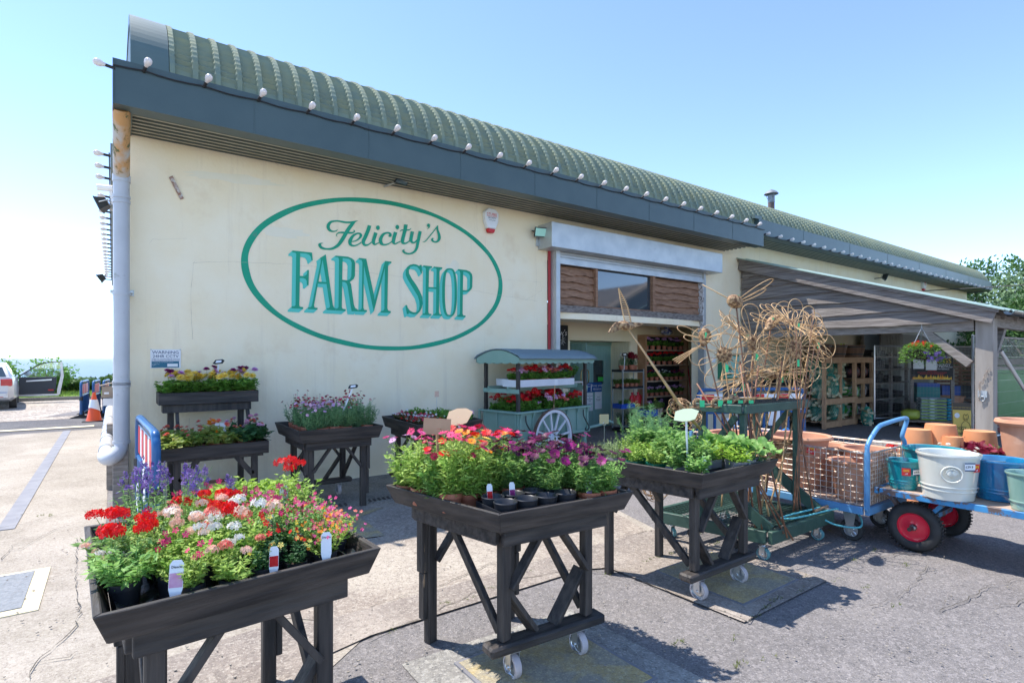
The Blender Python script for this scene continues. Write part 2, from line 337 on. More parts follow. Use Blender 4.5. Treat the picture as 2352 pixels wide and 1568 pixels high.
# painted plates with manhole covers under the tables
def plate(x0,x1,y0,y1,label,m=M_yel,rim=None):
    b=MB(); b.box(x0,x1,y0,y1,.004,.018); o=b.build('cover_plate',m)
    tag(o,label,'floor cover')
    b=MB()
    for (a,c,d,e) in ((x0-.02,x1+.02,y0-.02,y0),(x0-.02,x1+.02,y1,y1+.02),(x0-.02,x0,y0,y1),(x1,x1+.02,y0,y1)): b.box(a,c,d,e,.004,.015)
    b.build('frame',rim or M_strip,o); return o
plate(1.46,2.17,1.80,2.48,'worn yellow painted cover under the centre flower table')
plate(3.30,3.97,2.0,2.68,'mossy yellow painted cover under the herb table')
b=MB(); b.box(-1.6,-.47,4.67,5.42,.004,.016); o=b.build('drain_cover',mat('grey_tread_plate',(.16,.17,.18),(.22,.23,.24),40,.6,bump=1,bsc=30)); tag(o,'square grey drain cover with yellow border in left driveway','drain cover')
b=MB()
for (a,c,d,e) in ((-1.7,-.38,4.58,4.67),(-1.7,-.38,5.42,5.47),(-.47,-.38,4.67,5.42)): b.box(a,c,d,e,.004,.011)
b.build('yellow_border',M_py,o)
sheet('yellow_hatching',[(1.72,5.55),(1.9,5.6),(2.35,5.55),(2.0,5.35),(1.98,4.66),(1.80,4.7)],.013,M_yel)
# slotted drain channel
b=MB(); b.box(-.0,5.6,5.83,5.97,-.02,.010); ch=b.build('drain_channel',M_grey); tag(ch,'slotted iron drain channel running parallel to the cream wall','drain')
b=MB()
for i in range(46):
    x=1.75+i*.055
    if 2.05<x<2.3: continue
    b.prism([(x,5.845,.012),(x+.028,5.845,.012),(x+.048,5.955,.012),(x+.02,5.955,.012)],(0,0,.004))
b.build('drain_slots',mat('drain_iron',(.05,.045,.04),(.10,.08,.07),30,.7),ch)
# two dark door mats / grids on the yard
for nm,(x0,x1,y0,y1),lb in (('drain_grid',(7.5,8.4,2.9,3.6),'dark drain grating near the cage trolley'),('drain_grid',(8.9,9.7,3.1,3.8),'brown drain grating further from the cage trolley')):
    b=MB(); b.box(x0,x1,y0,y1,.004,.014); o=b.build(nm,M_strip if x0<8 else mat('brown_iron',(.12,.08,.06),(.18,.12,.09),20,.7)); tag(o,lb,'grating')
# cracks and joints, real narrow grooves lying on the slabs
CR=[[(849,1474),(893,1453),(1010,1403),(1100,1360),(1210,1330),(1312,1312)],[(1312,1312),(1400,1318),(1490,1345),(1600,1388),(1722,1432),(1748,1408),(1790,1372)],
 [(0,1215),(60,1205),(110,1190),(160,1178),(215,1170)],[(0,1270),(50,1262),(95,1235),(130,1218),(160,1208)],[(0,1290),(30,1255),(60,1248)],
 [(60,1568),(75,1530),(110,1500),(150,1472),(175,1440),(185,1410),(175,1380),(176,1240)],[(75,1530),(160,1515),(178,1500)],
 [(0,1060),(90,1052),(160,1050)],[(1975,1290),(2060,1275),(2120,1250)],[(1995,1395),(2060,1375),(2100,1345),(2130,1300)],
 [(2352,1330),(2270,1350),(2220,1380),(2160,1405)],[(2220,1380),(2260,1395),(2330,1390),(2352,1380)],[(1640,1230),(1600,1225),(1560,1240),(1520,1235)],
 [(849,1400),(930,1370),(1010,1350),(1120,1300),(1230,1280)],[(1020,1215),(1100,1230),(1180,1225)],[(700,1520),(760,1500)],[(1900,1130),(1960,1120),(2040,1118)]]
b=MB(); wd=MB(); r9=random.Random(5)
for ln in CR:
    P=[W(u,v,z=.0) for u,v in ln]; Q=[]
    for a,c in zip(P,P[1:]):
        n=max(2,int((c-a).length/.06))
        for k in range(n): Q.append(a.lerp(c,k/n)+Vector((r9.uniform(-1,1),r9.uniform(-1,1),0))*.012)
    Q.append(P[-1])
    for a,c in zip(Q,Q[1:]):
        t=(c-a).normalized(); s_=Vector((-t.y,t.x,0)); wa=r9.uniform(.0006,.0032); z=.0165
        b.add([(a.x-s_.x*wa,a.y-s_.y*wa,z),(a.x+s_.x*wa,a.y+s_.y*wa,z),(c.x+s_.x*wa,c.y+s_.y*wa,z),(c.x-s_.x*wa,c.y-s_.y*wa,z)],[(0,1,2,3)])
tag(b.build('ground_cracks',mat('crack_dirt',(.045,.04,.035),(.09,.08,.06),20,.95)),None,None,None,'structure')
def tuft(mb,p,h,n,rg,spread=.02,wd_=.003):
    for k in range(n):
        a=rg.uniform(0,6.28); q=Vector(p)+Vector((math.cos(a),math.sin(a),0))*rg.uniform(0,spread)
        tip=q+Vector((math.cos(a)*h*.5,math.sin(a)*h*.5,h*rg.uniform(.5,1))); s_=Vector((-math.sin(a),math.cos(a),0))*wd_
        mb.add([q-s_,q+s_,tip],[(0,1,2)])
for (u,v,n) in ((893,1453,3),(1085,1372,4),(1120,1352,4),(1145,1348,5),(1190,1335,3),(1210,1318,4),(1485,1290,6),(1510,1282,6),(1535,1275,5),(1025,1390,4),(1400,1320,2),(1655,1300,3),
     (1690,1468,4),(1560,1480,8),(1700,1530,9),(1760,1515,3),(1760,1395,9),(1735,1418,5),(1785,1380,8),(1830,1360,4),(2010,1265,4),(2080,1300,5),(1905,1220,3),(1960,1290,4),(1850,1330,3),(2055,1395,3),
     (100,1185,6),(210,1175,5),(130,1185,3),(270,1190,3),(1100,1150,2),(1640,1250,8),(1610,1225,6),(1925,1335,4),(1990,1350,4)):
    c=W(u,v,z=.0)
    for k in range(n):
        tuft(wd,c+Vector((r9.uniform(-.06,.06),r9.uniform(-.02,.02),.01)),r9.uniform(.006,.022),7,r9,.014,.0022)
tag(wd.build('weeds',leafm('weed_green',(.10,.15,.03),(.24,.26,.08))),'small weeds and moss growing along the paving joints','weeds',None,'stuff')
# small litter of stones and petals
b=MB()
for k in range(420):
    u=r9.uniform(0,2352); v=r9.uniform(1160,1568); c=W(u,v,z=0); s_=r9.uniform(.002,.007)
    M=Matrix.Translation(c+Vector((0,0,.016)))@Matrix.Rotation(r9.uniform(0,6),4,'Z'); b.box(-s_,s_,-s_*.7,s_*.7,0,s_*.7,0,M)
tag(b.build('loose_grit',mat('grit',(.2,.17,.14),(.36,.32,.27),40,.9)),'scattered grit and tiny stones on the paving','grit',None,'stuff')
# grass bank, kerb, falling land, far wooded hill, sea
M_grass=mat('grass_ground',(.10,.19,.03),(.20,.30,.06),3,.9,bump=1,bsc=20)
b=MB(); n=40
prof=[(27.2,.03),(28.5,.12),(30,.1),(34,-.6),(45,-4),(80,-14),(160,-26),(320,-58),(330,-70)]
vs=[];fs=[]
for (y,z) in prof:
    for i in range(n+1): vs.append((-260+i*18,y,z))
for j in range(len(prof)-1):
    for i in range(n): fs.append((j*(n+1)+i,j*(n+1)+i+1,(j+1)*(n+1)+i+1,(j+1)*(n+1)+i))
b.add(vs,fs); tag(b.build('grass_bank',M_grass,smooth=True),None,None,None,'structure')
b=MB(); b.box(-60,12,27.05,27.2,-.05,.13); tag(b.build('kerb',M_grey),None,None,None,'structure')
b=MB(); b.poly([(-60000,150,-60),(60000,150,-60),(60000,60000,-60),(-60000,60000,-60)])
m=mat('sea_water',(.10,.17,.205),(.12,.20,.235),.004,.5,spec=.4,stretch=(1,3,1)); tag(b.build('sea',m),None,None,None,'structure')
# wooded headland
M_wood=mat('wooded_hill',(.035,.085,.03),(.10,.18,.06),.25,.95,bump=1,bsc=.6)
b=MB(); rr=random.Random(12)
vs=[];fs=[];nx,ny=90,10
for j in range(ny):
    for i in range(nx):
        x=-120+i*3.2; y=210+j*14
        hgt=-11.0+ 3.2*min(1,max(0,(x+62)/60)) - (0 if x>-66 else ( -66-x)*.5)
        z=hgt-((j-3)/6)**2*9+rr.uniform(-1,1)*.9+math.sin(i*.9+j)*.7
        vs.append((x,y+rr.uniform(-2,2),z))
for j in range(ny-1):
    for i in range(nx-1): fs.append((j*nx+i,j*nx+i+1,(j+1)*nx+i+1,(j+1)*nx+i))
b.add(vs,fs)
for k in range(900):
    i=rr.randrange(nx*ny); p=Vector(vs[i])+Vector((rr.uniform(-2,2),rr.uniform(-5,5),.2)); s_=rr.uniform(1.5,3.4)
    for q in range(26):
        d=Vector((rr.gauss(0,1),rr.gauss(0,1),abs(rr.gauss(0,1)))).normalized()*s_*rr.uniform(.7,1); c=p+d
        a=Vector((rr.gauss(0,1),rr.gauss(0,1),rr.gauss(0,1))).normalized()*.8; e=a.cross(d).normalized()*.8
        b.add([c-a,c+e,c+a,c-e],[(0,1,2,3)])
tag(b.build('far_woodland',M_wood),'distant wooded headland between the hedge and the sea','woodland',None,'stuff')
# ---------------------------------------------------------------- the shop building
BO=(0.0,7.14,0.0)
shop=thing('farm_shop','long cream rendered farm shop with ribbed green curved roof and painted green oval sign','building',BO)
def bp(mb,name,m,parent=None,**k):
    return mb.build(name,m,parent or shop,off=BO,**k)
WY=7.14
b=MB()
b.box(.02,5.92,WY,WY+.24,0,4.25); b.box(10.19,11.15,WY,WY+.24,0,4.25); b.box(11.15,27.8,WY,WY+.24,0,4.62)
b.box(5.92,10.19,WY+.01,WY+.24,3.3,4.25)
b.box(27.56,27.8,WY+.24,20,0,4.62); b.box(.02,27.8,19.76,20,0,4.2)
bp(b,'wall',M_cream)
b=MB(); b.box(.02,.26,WY+.24,19.76,0,4.2); bp(b,'side_wall',mat('rough_stone_wall',(.35,.30,.26),(.55,.50,.44),4,.9,bump=1,bsc=6))
# hairline cracks and patch marks in the render
b=MB()
def wl(pts,w_):
    P=[W(u,v,Y=WY) for u,v in pts]; Q=[]
    for a,c in zip(P,P[1:]):
        n=max(1,int((c-a).length/.07))
        for k in range(n): Q.append(a.lerp(c,k/n)+Vector((r9.uniform(-1,1),0,r9.uniform(-1,1)))*.006)
    Q.append(P[-1])
    for a,c in zip(Q,Q[1:]):
        t=(c-a).normalized(); q=Vector((-t.z,0,t.x))*w_*r9.uniform(.4,1)
        b.add([a-q+Vector((0,-.0045,0)),a+q+Vector((0,-.0045,0)),c+q+Vector((0,-.0045,0)),c-q+Vector((0,-.0045,0))],[(0,1,2,3)])
wl([(443,780),(440,740),(438,680),(441,640),(444,605),(448,600)],.0013); wl([(444,603),(520,601),(660,606),(900,632),(1160,680),(1235,692)],.0013)
wl([(434,960),(436,1000)],.002); wl([(525,333),(555,345),(600,352)],.0015); wl([(615,362),(640,380)],.0015)
wl([(342,560),(350,550),(430,548)],.001); wl([(1228,560),(1232,640),(1228,690)],.001); wl([(1140,640),(1240,648),(1244,668),(1205,690)],.001)
bp(b,'render_crack',mat('crack_brown',(.42,.35,.26),(.60,.52,.40),20,.9))
M_patch=mat('pale_render_patch',(.86,.79,.60),(.88,.82,.66),4,.85)
b=MB()
def blob(u0,v0,u1,v1,amp,sd):
    rg=random.Random(sd); P=[]
    for k in range(28):
        a=2*math.pi*k/28; q=rg.uniform(1-amp,1+amp)
        P.append(W((u0+u1)/2+(u1-u0)/2*math.cos(a)*q,(v0+v1)/2+(v1-v0)/2*math.sin(a)*q+(u1-u0)*.06*math.cos(a),Y=WY-.002))
    b.poly(P)
blob(425,400,650,420,.2,1); blob(590,520,700,545,.25,2); blob(1020,600,1060,700,.2,4)
bp(b,'repair_patch',M_patch)
b=MB(); b.prism([W(388,408,Y=WY-.004),W(396,404,Y=WY-.004),W(422,456,Y=WY-.004),W(414,459,Y=WY-.004)],(0,-.012,0)); bp(b,'rusty_bracket',mat('flaking_bracket',(.62,.60,.56),(.30,.14,.08),30,.8))
# fascias (gutter boxes) and soffits
b=MB(); b.box(0,11.09,6.25,6.44,3.95,4.345); b.box(0,11.09,6.25,6.29,4.345,4.365)
b.box(0,.012,6.24,6.45,3.94,4.35)
for x in [1.2+1.25*i for i in range(8)]: b.box(x,x+.006,6.246,6.25,3.955,4.34)
bp(b,'fascia',M_steelgreen)
b=MB(); b.box(11.10,27.75,6.36,6.55,4.22,4.56); b.box(10.98,11.25,6.38,6.6,4.56,4.63,1); b.box(27.3,27.85,6.45,6.9,4.27,4.55)
for x in [13+2.4*i for i in range(6)]: b.box(x,x+.006,6.356,6.36,4.225,4.55)
bp(b,'fascia',[M_steelgreen,M_roofp])
def soffit(x0,x1,y0,y1,z,nr):
    b=MB(); st=(y1-y0)/nr; P=[]
    for i in range(nr):
        y=y0+i*st; P+=[(y,z),(y+st*.35,z),(y+st*.45,z+.035),(y+st*.9,z+.035)]
    P.append((y1,z))
    for q,(a,c) in enumerate(zip(P,P[1:])): b.add([(x0,a[0],a[1]),(x1,a[0],a[1]),(x1,c[0],c[1]),(x0,c[0],c[1])],[(0,1,2,3)],1 if q%4==0 else 0)
    return b
bp(soffit(.16,11.06,6.45,WY,3.985,7),'soffit',[M_soffit,M_soffl])
bp(soffit(11.10,27.6,6.56,WY,4.24,6),'soffit',[M_soffit,M_soffl])
b=MB(); b.box(.02,.16,6.46,WY,3.97,4.2); b.box(.02,11.06,6.45,WY+.2,4.05,4.25); b.box(11.10,27.6,6.56,WY+.2,4.30,4.5); b.box(27.6,27.8,6.56,WY+.3,4.25,4.32)
bp(b,'eaves_lining',M_soffit)
# curved crimped roof sheets
RC,ZC,RR=7.385,4.30,.935
b=MB(); NA=44; XS=[]; x=.46; i=0
while x<27.9:
    XS+=[(x,.034,1),(x+.045,.034,1),(x+.06,0,0),(x+.125,0,0),(x+.19,0,0)]; x+=.205
XS.append((x,.034,1))
vs=[];fs=[]
for (xx,ro,rib) in XS:
    for k in range(NA+1):
        a=k/NA*R(96); q=RR+ro
        if not rib and .15<k/NA<.93: q+= (.022 if k%2 else -.006)
        if rib and .15<k/NA<.93: q+= (.004 if k%2 else 0)
        y=RC-q*math.cos(a); z=ZC+q*math.sin(a)
        if k==0: z=ZC-.06
        vs.append((xx,y,z))
K=NA+1
for i in range(len(XS)-1):
    for k in range(NA): fs.append((i*K+k,(i+1)*K+k,(i+1)*K+k+1,i*K+k+1))
b.add(vs,fs); roof=bp(b,'roof',M_roof)
b=MB()
for (x0,x1,dr) in ((.14,.455,.036),):
    vs=[];fs=[]
    for xx in (x0,x1):
        for k in range(25):
            a=k/24*R(96); vs.append((xx,RC-(RR+dr)*math.cos(a),ZC+(RR+dr)*math.sin(a)-(.06 if k==0 else 0)))
    for xx in (x0,x1):
        for k in range(25):
            a=k/24*R(96); vs.append((xx,RC-(RR-.06)*math.cos(a),ZC+(RR-.06)*math.sin(a)-(.06 if k==0 else 0)))
    for k in range(24):
        fs+=[(k,25+k,26+k,k+1),(k,k+1,51+k,50+k),(25+k,75+k,76+k,26+k)]
    b.add(vs,fs)
b.add([(.14,RC-.2,ZC+RR+.03),(27.9,RC-.2,ZC+RR+.01),(27.9,13.5,ZC+RR+.3),(.14,13.5,ZC+RR+.3)],[(0,1,2,3)])
b.add([(.14,13.5,ZC+RR+.3),(27.9,13.5,ZC+RR+.3),(27.9,20,ZC),(.14,20,ZC)],[(0,1,2,3)])
G=[(.15,6.5,4.2)]+[(.15,RC-RR*math.cos(k/12*R(90)),ZC+RR*math.sin(k/12*R(90))) for k in range(13)]+[(.15,13.5,ZC+RR+.27),(.15,19.9,ZC),(.15,19.9,4.1)]
b.poly(G); b.poly([(27.85,p[1],p[2]) for p in G]); bp(b,'end_trim',M_roofp)
# left side eave with its gutter
b=MB(); b.box(-.02,.12,7.6,19.9,3.72,4.0); bp(b,'side_fascia',mat('faded_green_board',(.16,.20,.19),(.20,.24,.22),3,.6))
# corner timbers
b=MB(); b.box(.0,.135,6.93,7.12,.03,.72); bp(b,'corner_post',M_woodg,bevel=.006)
b=MB(); b.box(-.06,.015,8.3,8.45,.0,.8); bp(b,'side_post',M_woodg)
# flue
f=MB(); fx,fy=16.4,9.0
f.lathe([(.095,5.1),(.095,6.38)],(fx,fy,0),16,0); f.lathe([(.10,6.38),(.10,6.60)],(fx,fy,0),16,1); f.lathe([(.21,6.64),(.16,6.71),(.02,6.79),(.0,6.79)],(fx,fy,0),16,1)
for a in range(3):
    q=a*2.1; f.beam((fx+.1*math.cos(q),fy+.1*math.sin(q),6.5),(fx+.17*math.cos(q),fy+.17*math.sin(q),6.68),.012,.012,1)
bp(f,'flue',[mat('rusty_flue',(.07,.045,.04),(.14,.09,.07),8,.6),mat('dull_zinc',(.16,.18,.20),(.24,.26,.28),8,.6,metal=.3)],smooth='auto')
# ---- painted sign
M_sg=mat('green_sign_paint',(.0,.31,.175),(.0,.35,.20),3,.6,third=(.06,.30,.19),third_r=(.6,.68),tsc=6)
M_sl=mat('aqua_sign_paint',(.10,.60,.50),rough=.6)
b=MB(); n=160; vs=[]; fs=[]
for k in range(n):
    a=2*math.pi*k/n; c,s_=math.cos(a),math.sin(a); q=.004*math.sin(7*a)+.003*math.sin(17*a)
    vs+=[(3.114+(1.886)*c,WY-.004,2.74+1.032*s_),(3.114+(1.886-.078+q)*c,WY-.004,2.74+(1.032-.058+q)*s_)]
for k in range(n): j=(k+1)%n; fs.append((2*k,2*j,2*j+1,2*k+1))
b.add(vs,fs); ps=bp(b,'painted_sign',M_sg)
def fill(name,loops,y,m,parent):
    """flat painted letter: outline with holes, filled by a 2D curve then kept as mesh"""
    cu=bpy.data.curves.new(name,'CURVE'); cu.dimensions='2D'; cu.fill_mode='BOTH'
    for lp in loops:
        s_=cu.splines.new('POLY'); s_.points.add(len(lp)-1); s_.use_cyclic_u=True
        for p,q in zip(s_.points,lp): p.co=(q[0],q[1],0,1)
    o=bpy.data.objects.new('tmp',cu); me=bpy.data.meshes.new_from_object(o)
    bpy.data.objects.remove(o); vs=[(v.co.x,y,v.co.y) for v in me.vertices]; fs=[tuple(p.vertices) for p in me.polygons]
    return vs,fs
def px2w(lp,x0,y0,s_,dx=0,dy=0):
    out=[]
    for (x,y) in lp:
        p=W((x0+(x+dx)/s_)*.65333,(y0+(y+dy)/s_)*.65333,Y=WY); out.append((p.x,p.z))
    return out
F_=[[(158,120),(560,165),(575,322),(548,322),(535,255),(500,205),(440,185),(318,178),(312,640),(400,640),(440,620),(460,580),(460,520),(497,520),(490,828),(455,825),(450,740),(425,700),(380,685),(310,682),(300,1240),(315,1265),(380,1275),(378,1312),(142,1298),(145,1260),(200,1255),(222,1235),(237,190),(215,165),(158,160)]]
A_=[[(840,200),(720,275),(735,300),(735,360),(555,1245),(530,1275),(477,1278),(477,1315),(672,1325),(674,1292),(615,1285),(600,1240),(680,795),(855,803),(925,1260),(905,1295),(860,1297),(860,1332),(1040,1344),(1046,1303),(1010,1285),(985,1230)],[(775,310),(692,755),(850,765)]]
R_=[[(1035,225),(1290,248),(1370,280),(1420,320),(1440,380),(1435,640),(1410,700),(1330,765),(1355,800),(1415,1230),(1440,1290),(1496,1330),(1496,1362),(1365,1358),(1285,850),(1265,790),(1230,765),(1175,758),(1168,1280),(1190,1310),(1247,1318),(1245,1355),(1044,1344),(1050,1305),(1085,1300),(1100,1270),(1110,300),(1090,262),(1035,255)],[(1185,275),(1300,288),(1345,315),(1368,370),(1360,650),(1335,705),(1280,730),(1175,718)]]
M__=[[(1517,273),(1667,290),(1825,1040),(1838,1130),(2050,335),(2180,348),(2178,380),(2130,378),(2112,410),(2098,1300),(2115,1345),(2168,1360),(2165,1393),(1965,1385),(1965,1352),(2010,1350),(2035,1310),(2045,480),(1820,1370),(1618,430),(1608,1290),(1625,1330),(1680,1337),(1678,1372),(1500,1363),(1500,1332),(1550,1328),(1572,1300),(1588,360),(1570,315),(1517,305)]]
S_=[[(460,178),(520,188),(590,225),(597,197),(637,200),(645,385),(620,380),(590,300),(540,240),(460,218),(390,240),(355,310),(358,380),(420,500),(520,640),(600,780),(650,900),(660,1050),(640,1140),(600,1220),(540,1275),(450,1285),(350,1250),(350,1278),(310,1278),(275,1085),(312,1078),(330,1140),(380,1205),(450,1240),(520,1240),(570,1190),(590,1100),(585,1000),(550,880),(440,700),(330,520),(285,420),(285,320),(320,240),(380,195)]]
H_=[[(672,207),(865,228),(865,260),(830,258),(800,280),(792,685),(958,692),(965,300),(950,270),(903,265),(903,233),(1093,252),(1090,283),(1055,283),(1032,310),(1020,1240),(1035,1280),(1085,1285),(1082,1318),(892,1308),(892,1278),(930,1272),(953,1240),(958,728),(790,718),(785,1230),(800,1270),(853,1277),(851,1305),(660,1300),(660,1270),(700,1265),(718,1230),(730,290),(715,255),(670,240)]]
def sup(cx,cy,rx,ry,n=40): 
    o=[]
    for k in range(n):
        a=2*math.pi*k/n; c,s_=math.cos(a),math.sin(a); o.append((cx+rx*math.copysign(abs(c)**.62,c),cy+ry*math.copysign(abs(s_)**.85,s_)))
    return o
O_=[sup(1252,802,164,532),sup(1256,802,106,497)]
P__=[[(1435,290),(1620,310),(1700,345),(1745,400),(1757,470),(1752,680),(1735,730),(1690,775),(1620,792),(1545,790),(1540,1270),(1555,1308),(1605,1313),(1602,1347),(1420,1338),(1420,1305),(1455,1300),(1478,1270),(1487,370),(1470,330),(1435,322)],[(1552,343),(1620,355),(1680,395),(1702,450),(1698,690),(1670,735),(1620,755),(1545,752)]]
for (L_,x0,y0,s_,dx,dy,nm) in [(F_,1000,860,5.8075,-80,72,'F'),(A_,1000,860,5.8075,-78,70,'A'),(R_,1000,860,5.8075,-82,66,'R'),(M__,1000,860,5.8075,-66,66,'M'),(S_,1380,900,6.272,-60,70,'S'),(H_,1380,900,6.272,-62,66,'H'),(O_,1380,900,6.272,-58,62,'O'),(P__,1380,900,6.272,-58,64,'P')]:
    yb={'F':0,'A':.0008,'R':.0016,'M':.0024,'S':0,'H':.0008,'O':.0016,'P':.0024}[nm]
    b=MB(); vs,fs=fill('t',[px2w(l,x0,y0,s_) for l in L_],WY-.0085-yb*.3,M_sg,None); b.add(vs,fs); bp(b,'lettering',M_sg,ps)
    b=MB()
    for k in range(1,10):
        q=k/9; vs,fs=fill('t',[px2w(l,x0,y0,s_,dx*q,dy*q) for l in L_],WY-.0075+.0003*k-yb*.1,M_sl,None); b.add(vs,fs)
    bp(b,'letter_shade',M_sl,ps)
# script line: brush strokes of changing width
ST=[[(428,285,8),(400,308,18),(340,315,26),(285,290,45),(262,225,58),(300,160,44),(370,138,30),(450,138,28),(560,158,32),(650,158,32),(720,148,28),(780,130,4)],
[(745,135,14),(690,180,55),(620,270,65),(560,370,65),(500,470,65),(430,560,55),(340,612,42),(240,622,30),(150,600,44),(115,550,50),(140,525,22),(180,522,3)],
[(420,410,6),(408,380,14),(425,352,18),(480,335,28),(600,340,36),(680,340,28),(720,320,22),(715,300,14),(695,298,8)],
[(672,495,14),(740,480,22),(800,440,30),(832,390,48),(815,356,32),(760,355,30),(690,400,46),(645,480,62),(650,540,50),(700,566,28),(770,550,22),(840,505,20)],
[(982,213,62),(960,290,64),(910,410,64),(875,490,60),(888,542,46),(930,556,30),(980,535,22),(1020,500,18)],
[(1093,338,62),(1070,410,60),(1050,480,58),(1055,522,50),(1075,543,30),(1110,530,22),(1150,510,14)],
[(1310,400,8),(1340,390,50),(1340,355,36),(1290,340,28),(1220,370,44),(1175,450,60),(1185,520,55),(1230,548,30),(1290,540,24),(1340,515,20),(1380,485,18)],
[(1437,330,60),(1415,400,60),(1400,470,58),(1400,510,50),(1425,533,28),(1470,515,22),(1520,490,18)],
[(1615,197,64),(1600,290,62),(1575,390,60),(1555,480,60),(1570,520,42),(1620,520,26),(1680,480,20)],
[(1508,320,5),(1540,295,18),(1600,293,24),(1670,290,20),(1708,262,5)],
[(1728,318,58),(1712,400,58),(1702,470,55),(1730,510,34),(1770,505,28),(1810,465,24)],
[(1863,313,54),(1845,400,56),(1825,500,52),(1805,600,46),(1760,670,38),(1680,705,28),(1600,690,34),(1568,655,40),(1585,635,14),(1600,630,3)],
[(2025,212,26),(2015,250,18),(1985,276,4)],
[(1908,498,6),(1950,490,14),(2020,410,17),(2100,310,17),(2150,245,20),(2172,218,22)],
[(2163,222,24),(2165,290,32),(2190,370,46),(2195,440,50),(2160,492,34),(2110,498,26),(2070,468,36),(2080,440,24),(2104,444,4)]]
b=MB(); yy=WY-.0075
def toW(x,y,yo): 
    p=W((1100+x/4.9516)*.65333,(750+y/4.9516)*.65333,Y=WY); return (p.x,yo,p.z)
for k,s_ in enumerate(ST):
    c=crom(s_,7); vs=[];fs=[]; yo=yy-.0002*k
    for i,p in enumerate(c):
        a=c[max(i-1,0)]; d=c[min(i+1,len(c)-1)]; tx,ty=d[0]-a[0],d[1]-a[1]; l=math.hypot(tx,ty) or 1; nx,ny=-ty/l,tx/l; h=max(p[2],2)/2
        vs+=[toW(p[0]+nx*h,p[1]+ny*h,yo),toW(p[0]-nx*h,p[1]-ny*h,yo)]
    for i in range(len(c)-1): fs.append((2*i,2*i+2,2*i+3,2*i+1))
    b.add(vs,fs)
for k,(x,y,rx,ry) in enumerate(((1127,253,32,41),(1465,243,32,40),(2007,210,27,29))):
    b.poly([toW(x+rx*math.cos(a*.3927),y+ry*math.sin(a*.3927),yy-.0034-.0002*k) for a in range(16)])
bp(b,'script_lettering',M_sg,ps)
# ---- shutter box, rails and upper boarded window
b=MB(); xl,xr=5.72,10.42; b.box(xl,xr,6.78,WY,3.40,3.80); b.box(xl-.05,xl+.03,WY-.03,WY-.003,3.45,3.62)
bp(b,'shutter_box',M_galv,bevel=.004)
b=MB()
for k in range(3): b.box(5.98,10.13,7.02+.004*k,7.06+.004*k,3.40-.045*(k+1),3.40-.045*k-.006)
b.box(5.98,10.13,7.0,7.07,3.19,3.262); bp(b,'roller_shutter',M_galv)
for a_ in ((5.985,6.07,6.98,7.13),(10.07,10.13,6.98,7.13)): b=MB(); b.box(*a_,0,3.4); bp(b,'guide_rail',M_galv)
for a_ in ((5.93,5.975,7.112,7.136),(10.133,10.155,7.10,7.136)): b=MB(); b.box(*a_,0,3.4); bp(b,'red_trim',M_redp)
# alcove shell: side walls, back wall with porch recess, ceiling
YA,YD=8.6,9.2
b=MB()
b.box(5.74,5.92,WY+.24,YA+.15,0,2.4); b.box(12.3,12.45,WY+.24,YA+.15,0,2.4)
b.box(5.92,7.75,YA,YA+.15,0,2.5); b.box(9.6,12.3,YA,YA+.15,0,2.5); b.box(7.75,9.6,YA,YA+.15,1.98,2.5)
b.box(7.6,7.75,YA+.15,YD+.1,0,1.98); b.box(9.6,9.75,YA+.15,YD+.1,0,1.98); b.box(7.75,9.6,YA+.15,YD+.1,1.98,2.05)
b.box(7.75,9.6,YD+.06,YD+.16,0,1.98)
b.box(5.92,12.3,WY+.24,YA,2.36,2.5)
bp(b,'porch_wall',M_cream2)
# curved cream lip under the boards, timber sill, boards, window
b=MB(); P=[(6.07,7.06,2.27)]+[(6.07+3.98*k/10,7.04-.12*math.sin(math.pi*k/10)*.6,2.27) for k in range(1,10)]+[(10.05,7.08,2.27),(10.05,7.6,2.27),(6.07,7.6,2.27)]
b.prism(P,(0,0,.11)); bp(b,'overhang_lip',M_cream)
b=MB(); b.box(6.07,10.07,7.0,7.10,2.38,2.50); bp(b,'timber_sill',M_woodgx)
b=MB(); b.box(6.07,10.19,7.16,7.3,2.38,3.35); bp(b,'panel_backing',mat('dark_interior',(.02,.02,.02)))
def wavy(mb,x0,x1,y,z0,z1,th,amp,rg,tilt=.012,ax=None):
    """waney edged board: wavy lower edge, slight lap"""
    n=12; top=[];bot=[];ph=rg.uniform(0,6)
    for i in range(n+1):
        x=x0+(x1-x0)*i/n; bot.append((x,z0+amp*math.sin(ph+i*.75)+amp*.6*rg.uniform(-1,1))); top.append((x,z1))
    vs=[]
    for (x,z) in bot: vs+=[(x,y-tilt-th,z),(x,y-tilt,z)]
    for (x,z) in top: vs+=[(x,y-th*.5,z),(x,y,z)]
    fs=[];K=2*(n+1)
    for i in range(n): fs+=[(2*i,2*i+2,K+2*i+2,K+2*i),(2*i+1,2*i,2*i+2,2*i+3)][:1]+[(2*i,2*i+1,2*i+3,2*i+2)]
    fs+=[(0,K,K+1,1),(2*n,2*n+1,K+2*n+1,K+2*n)]
    if ax: vs=[ax(p) for p in vs]
    mb.add(vs,fs)
rg=random.Random(3)
def brd(x0,x1):
    b=MB(); z=3.18
    for k in range(6):
        h=.13; wavy(b,x0,x1,7.13-.004*(k%2),z-h-.012,z,.022,.014,rg,.03); z-=h-.012*0
    return b
bp(brd(6.08,6.95),'waney_boards',M_woodr); bp(brd(8.56,10.04),'waney_boards',M_woodr)
b=MB(); b.box(6.95,7.0,7.03,7.14,2.50,3.20); b.box(8.49,8.56,7.03,7.14,2.50,3.20); b.box(7.0,8.49,7.06,7.14,2.50,2.53); wf=bp(b,'window_frame',M_woodr)
b=MB(); b.add([(7.0,7.10,2.53),(8.49,7.10,2.53),(8.49,7.10,3.19),(7.0,7.10,3.19)],[(0,1,2,3)]); bp(b,'pane',M_glassd,wf)
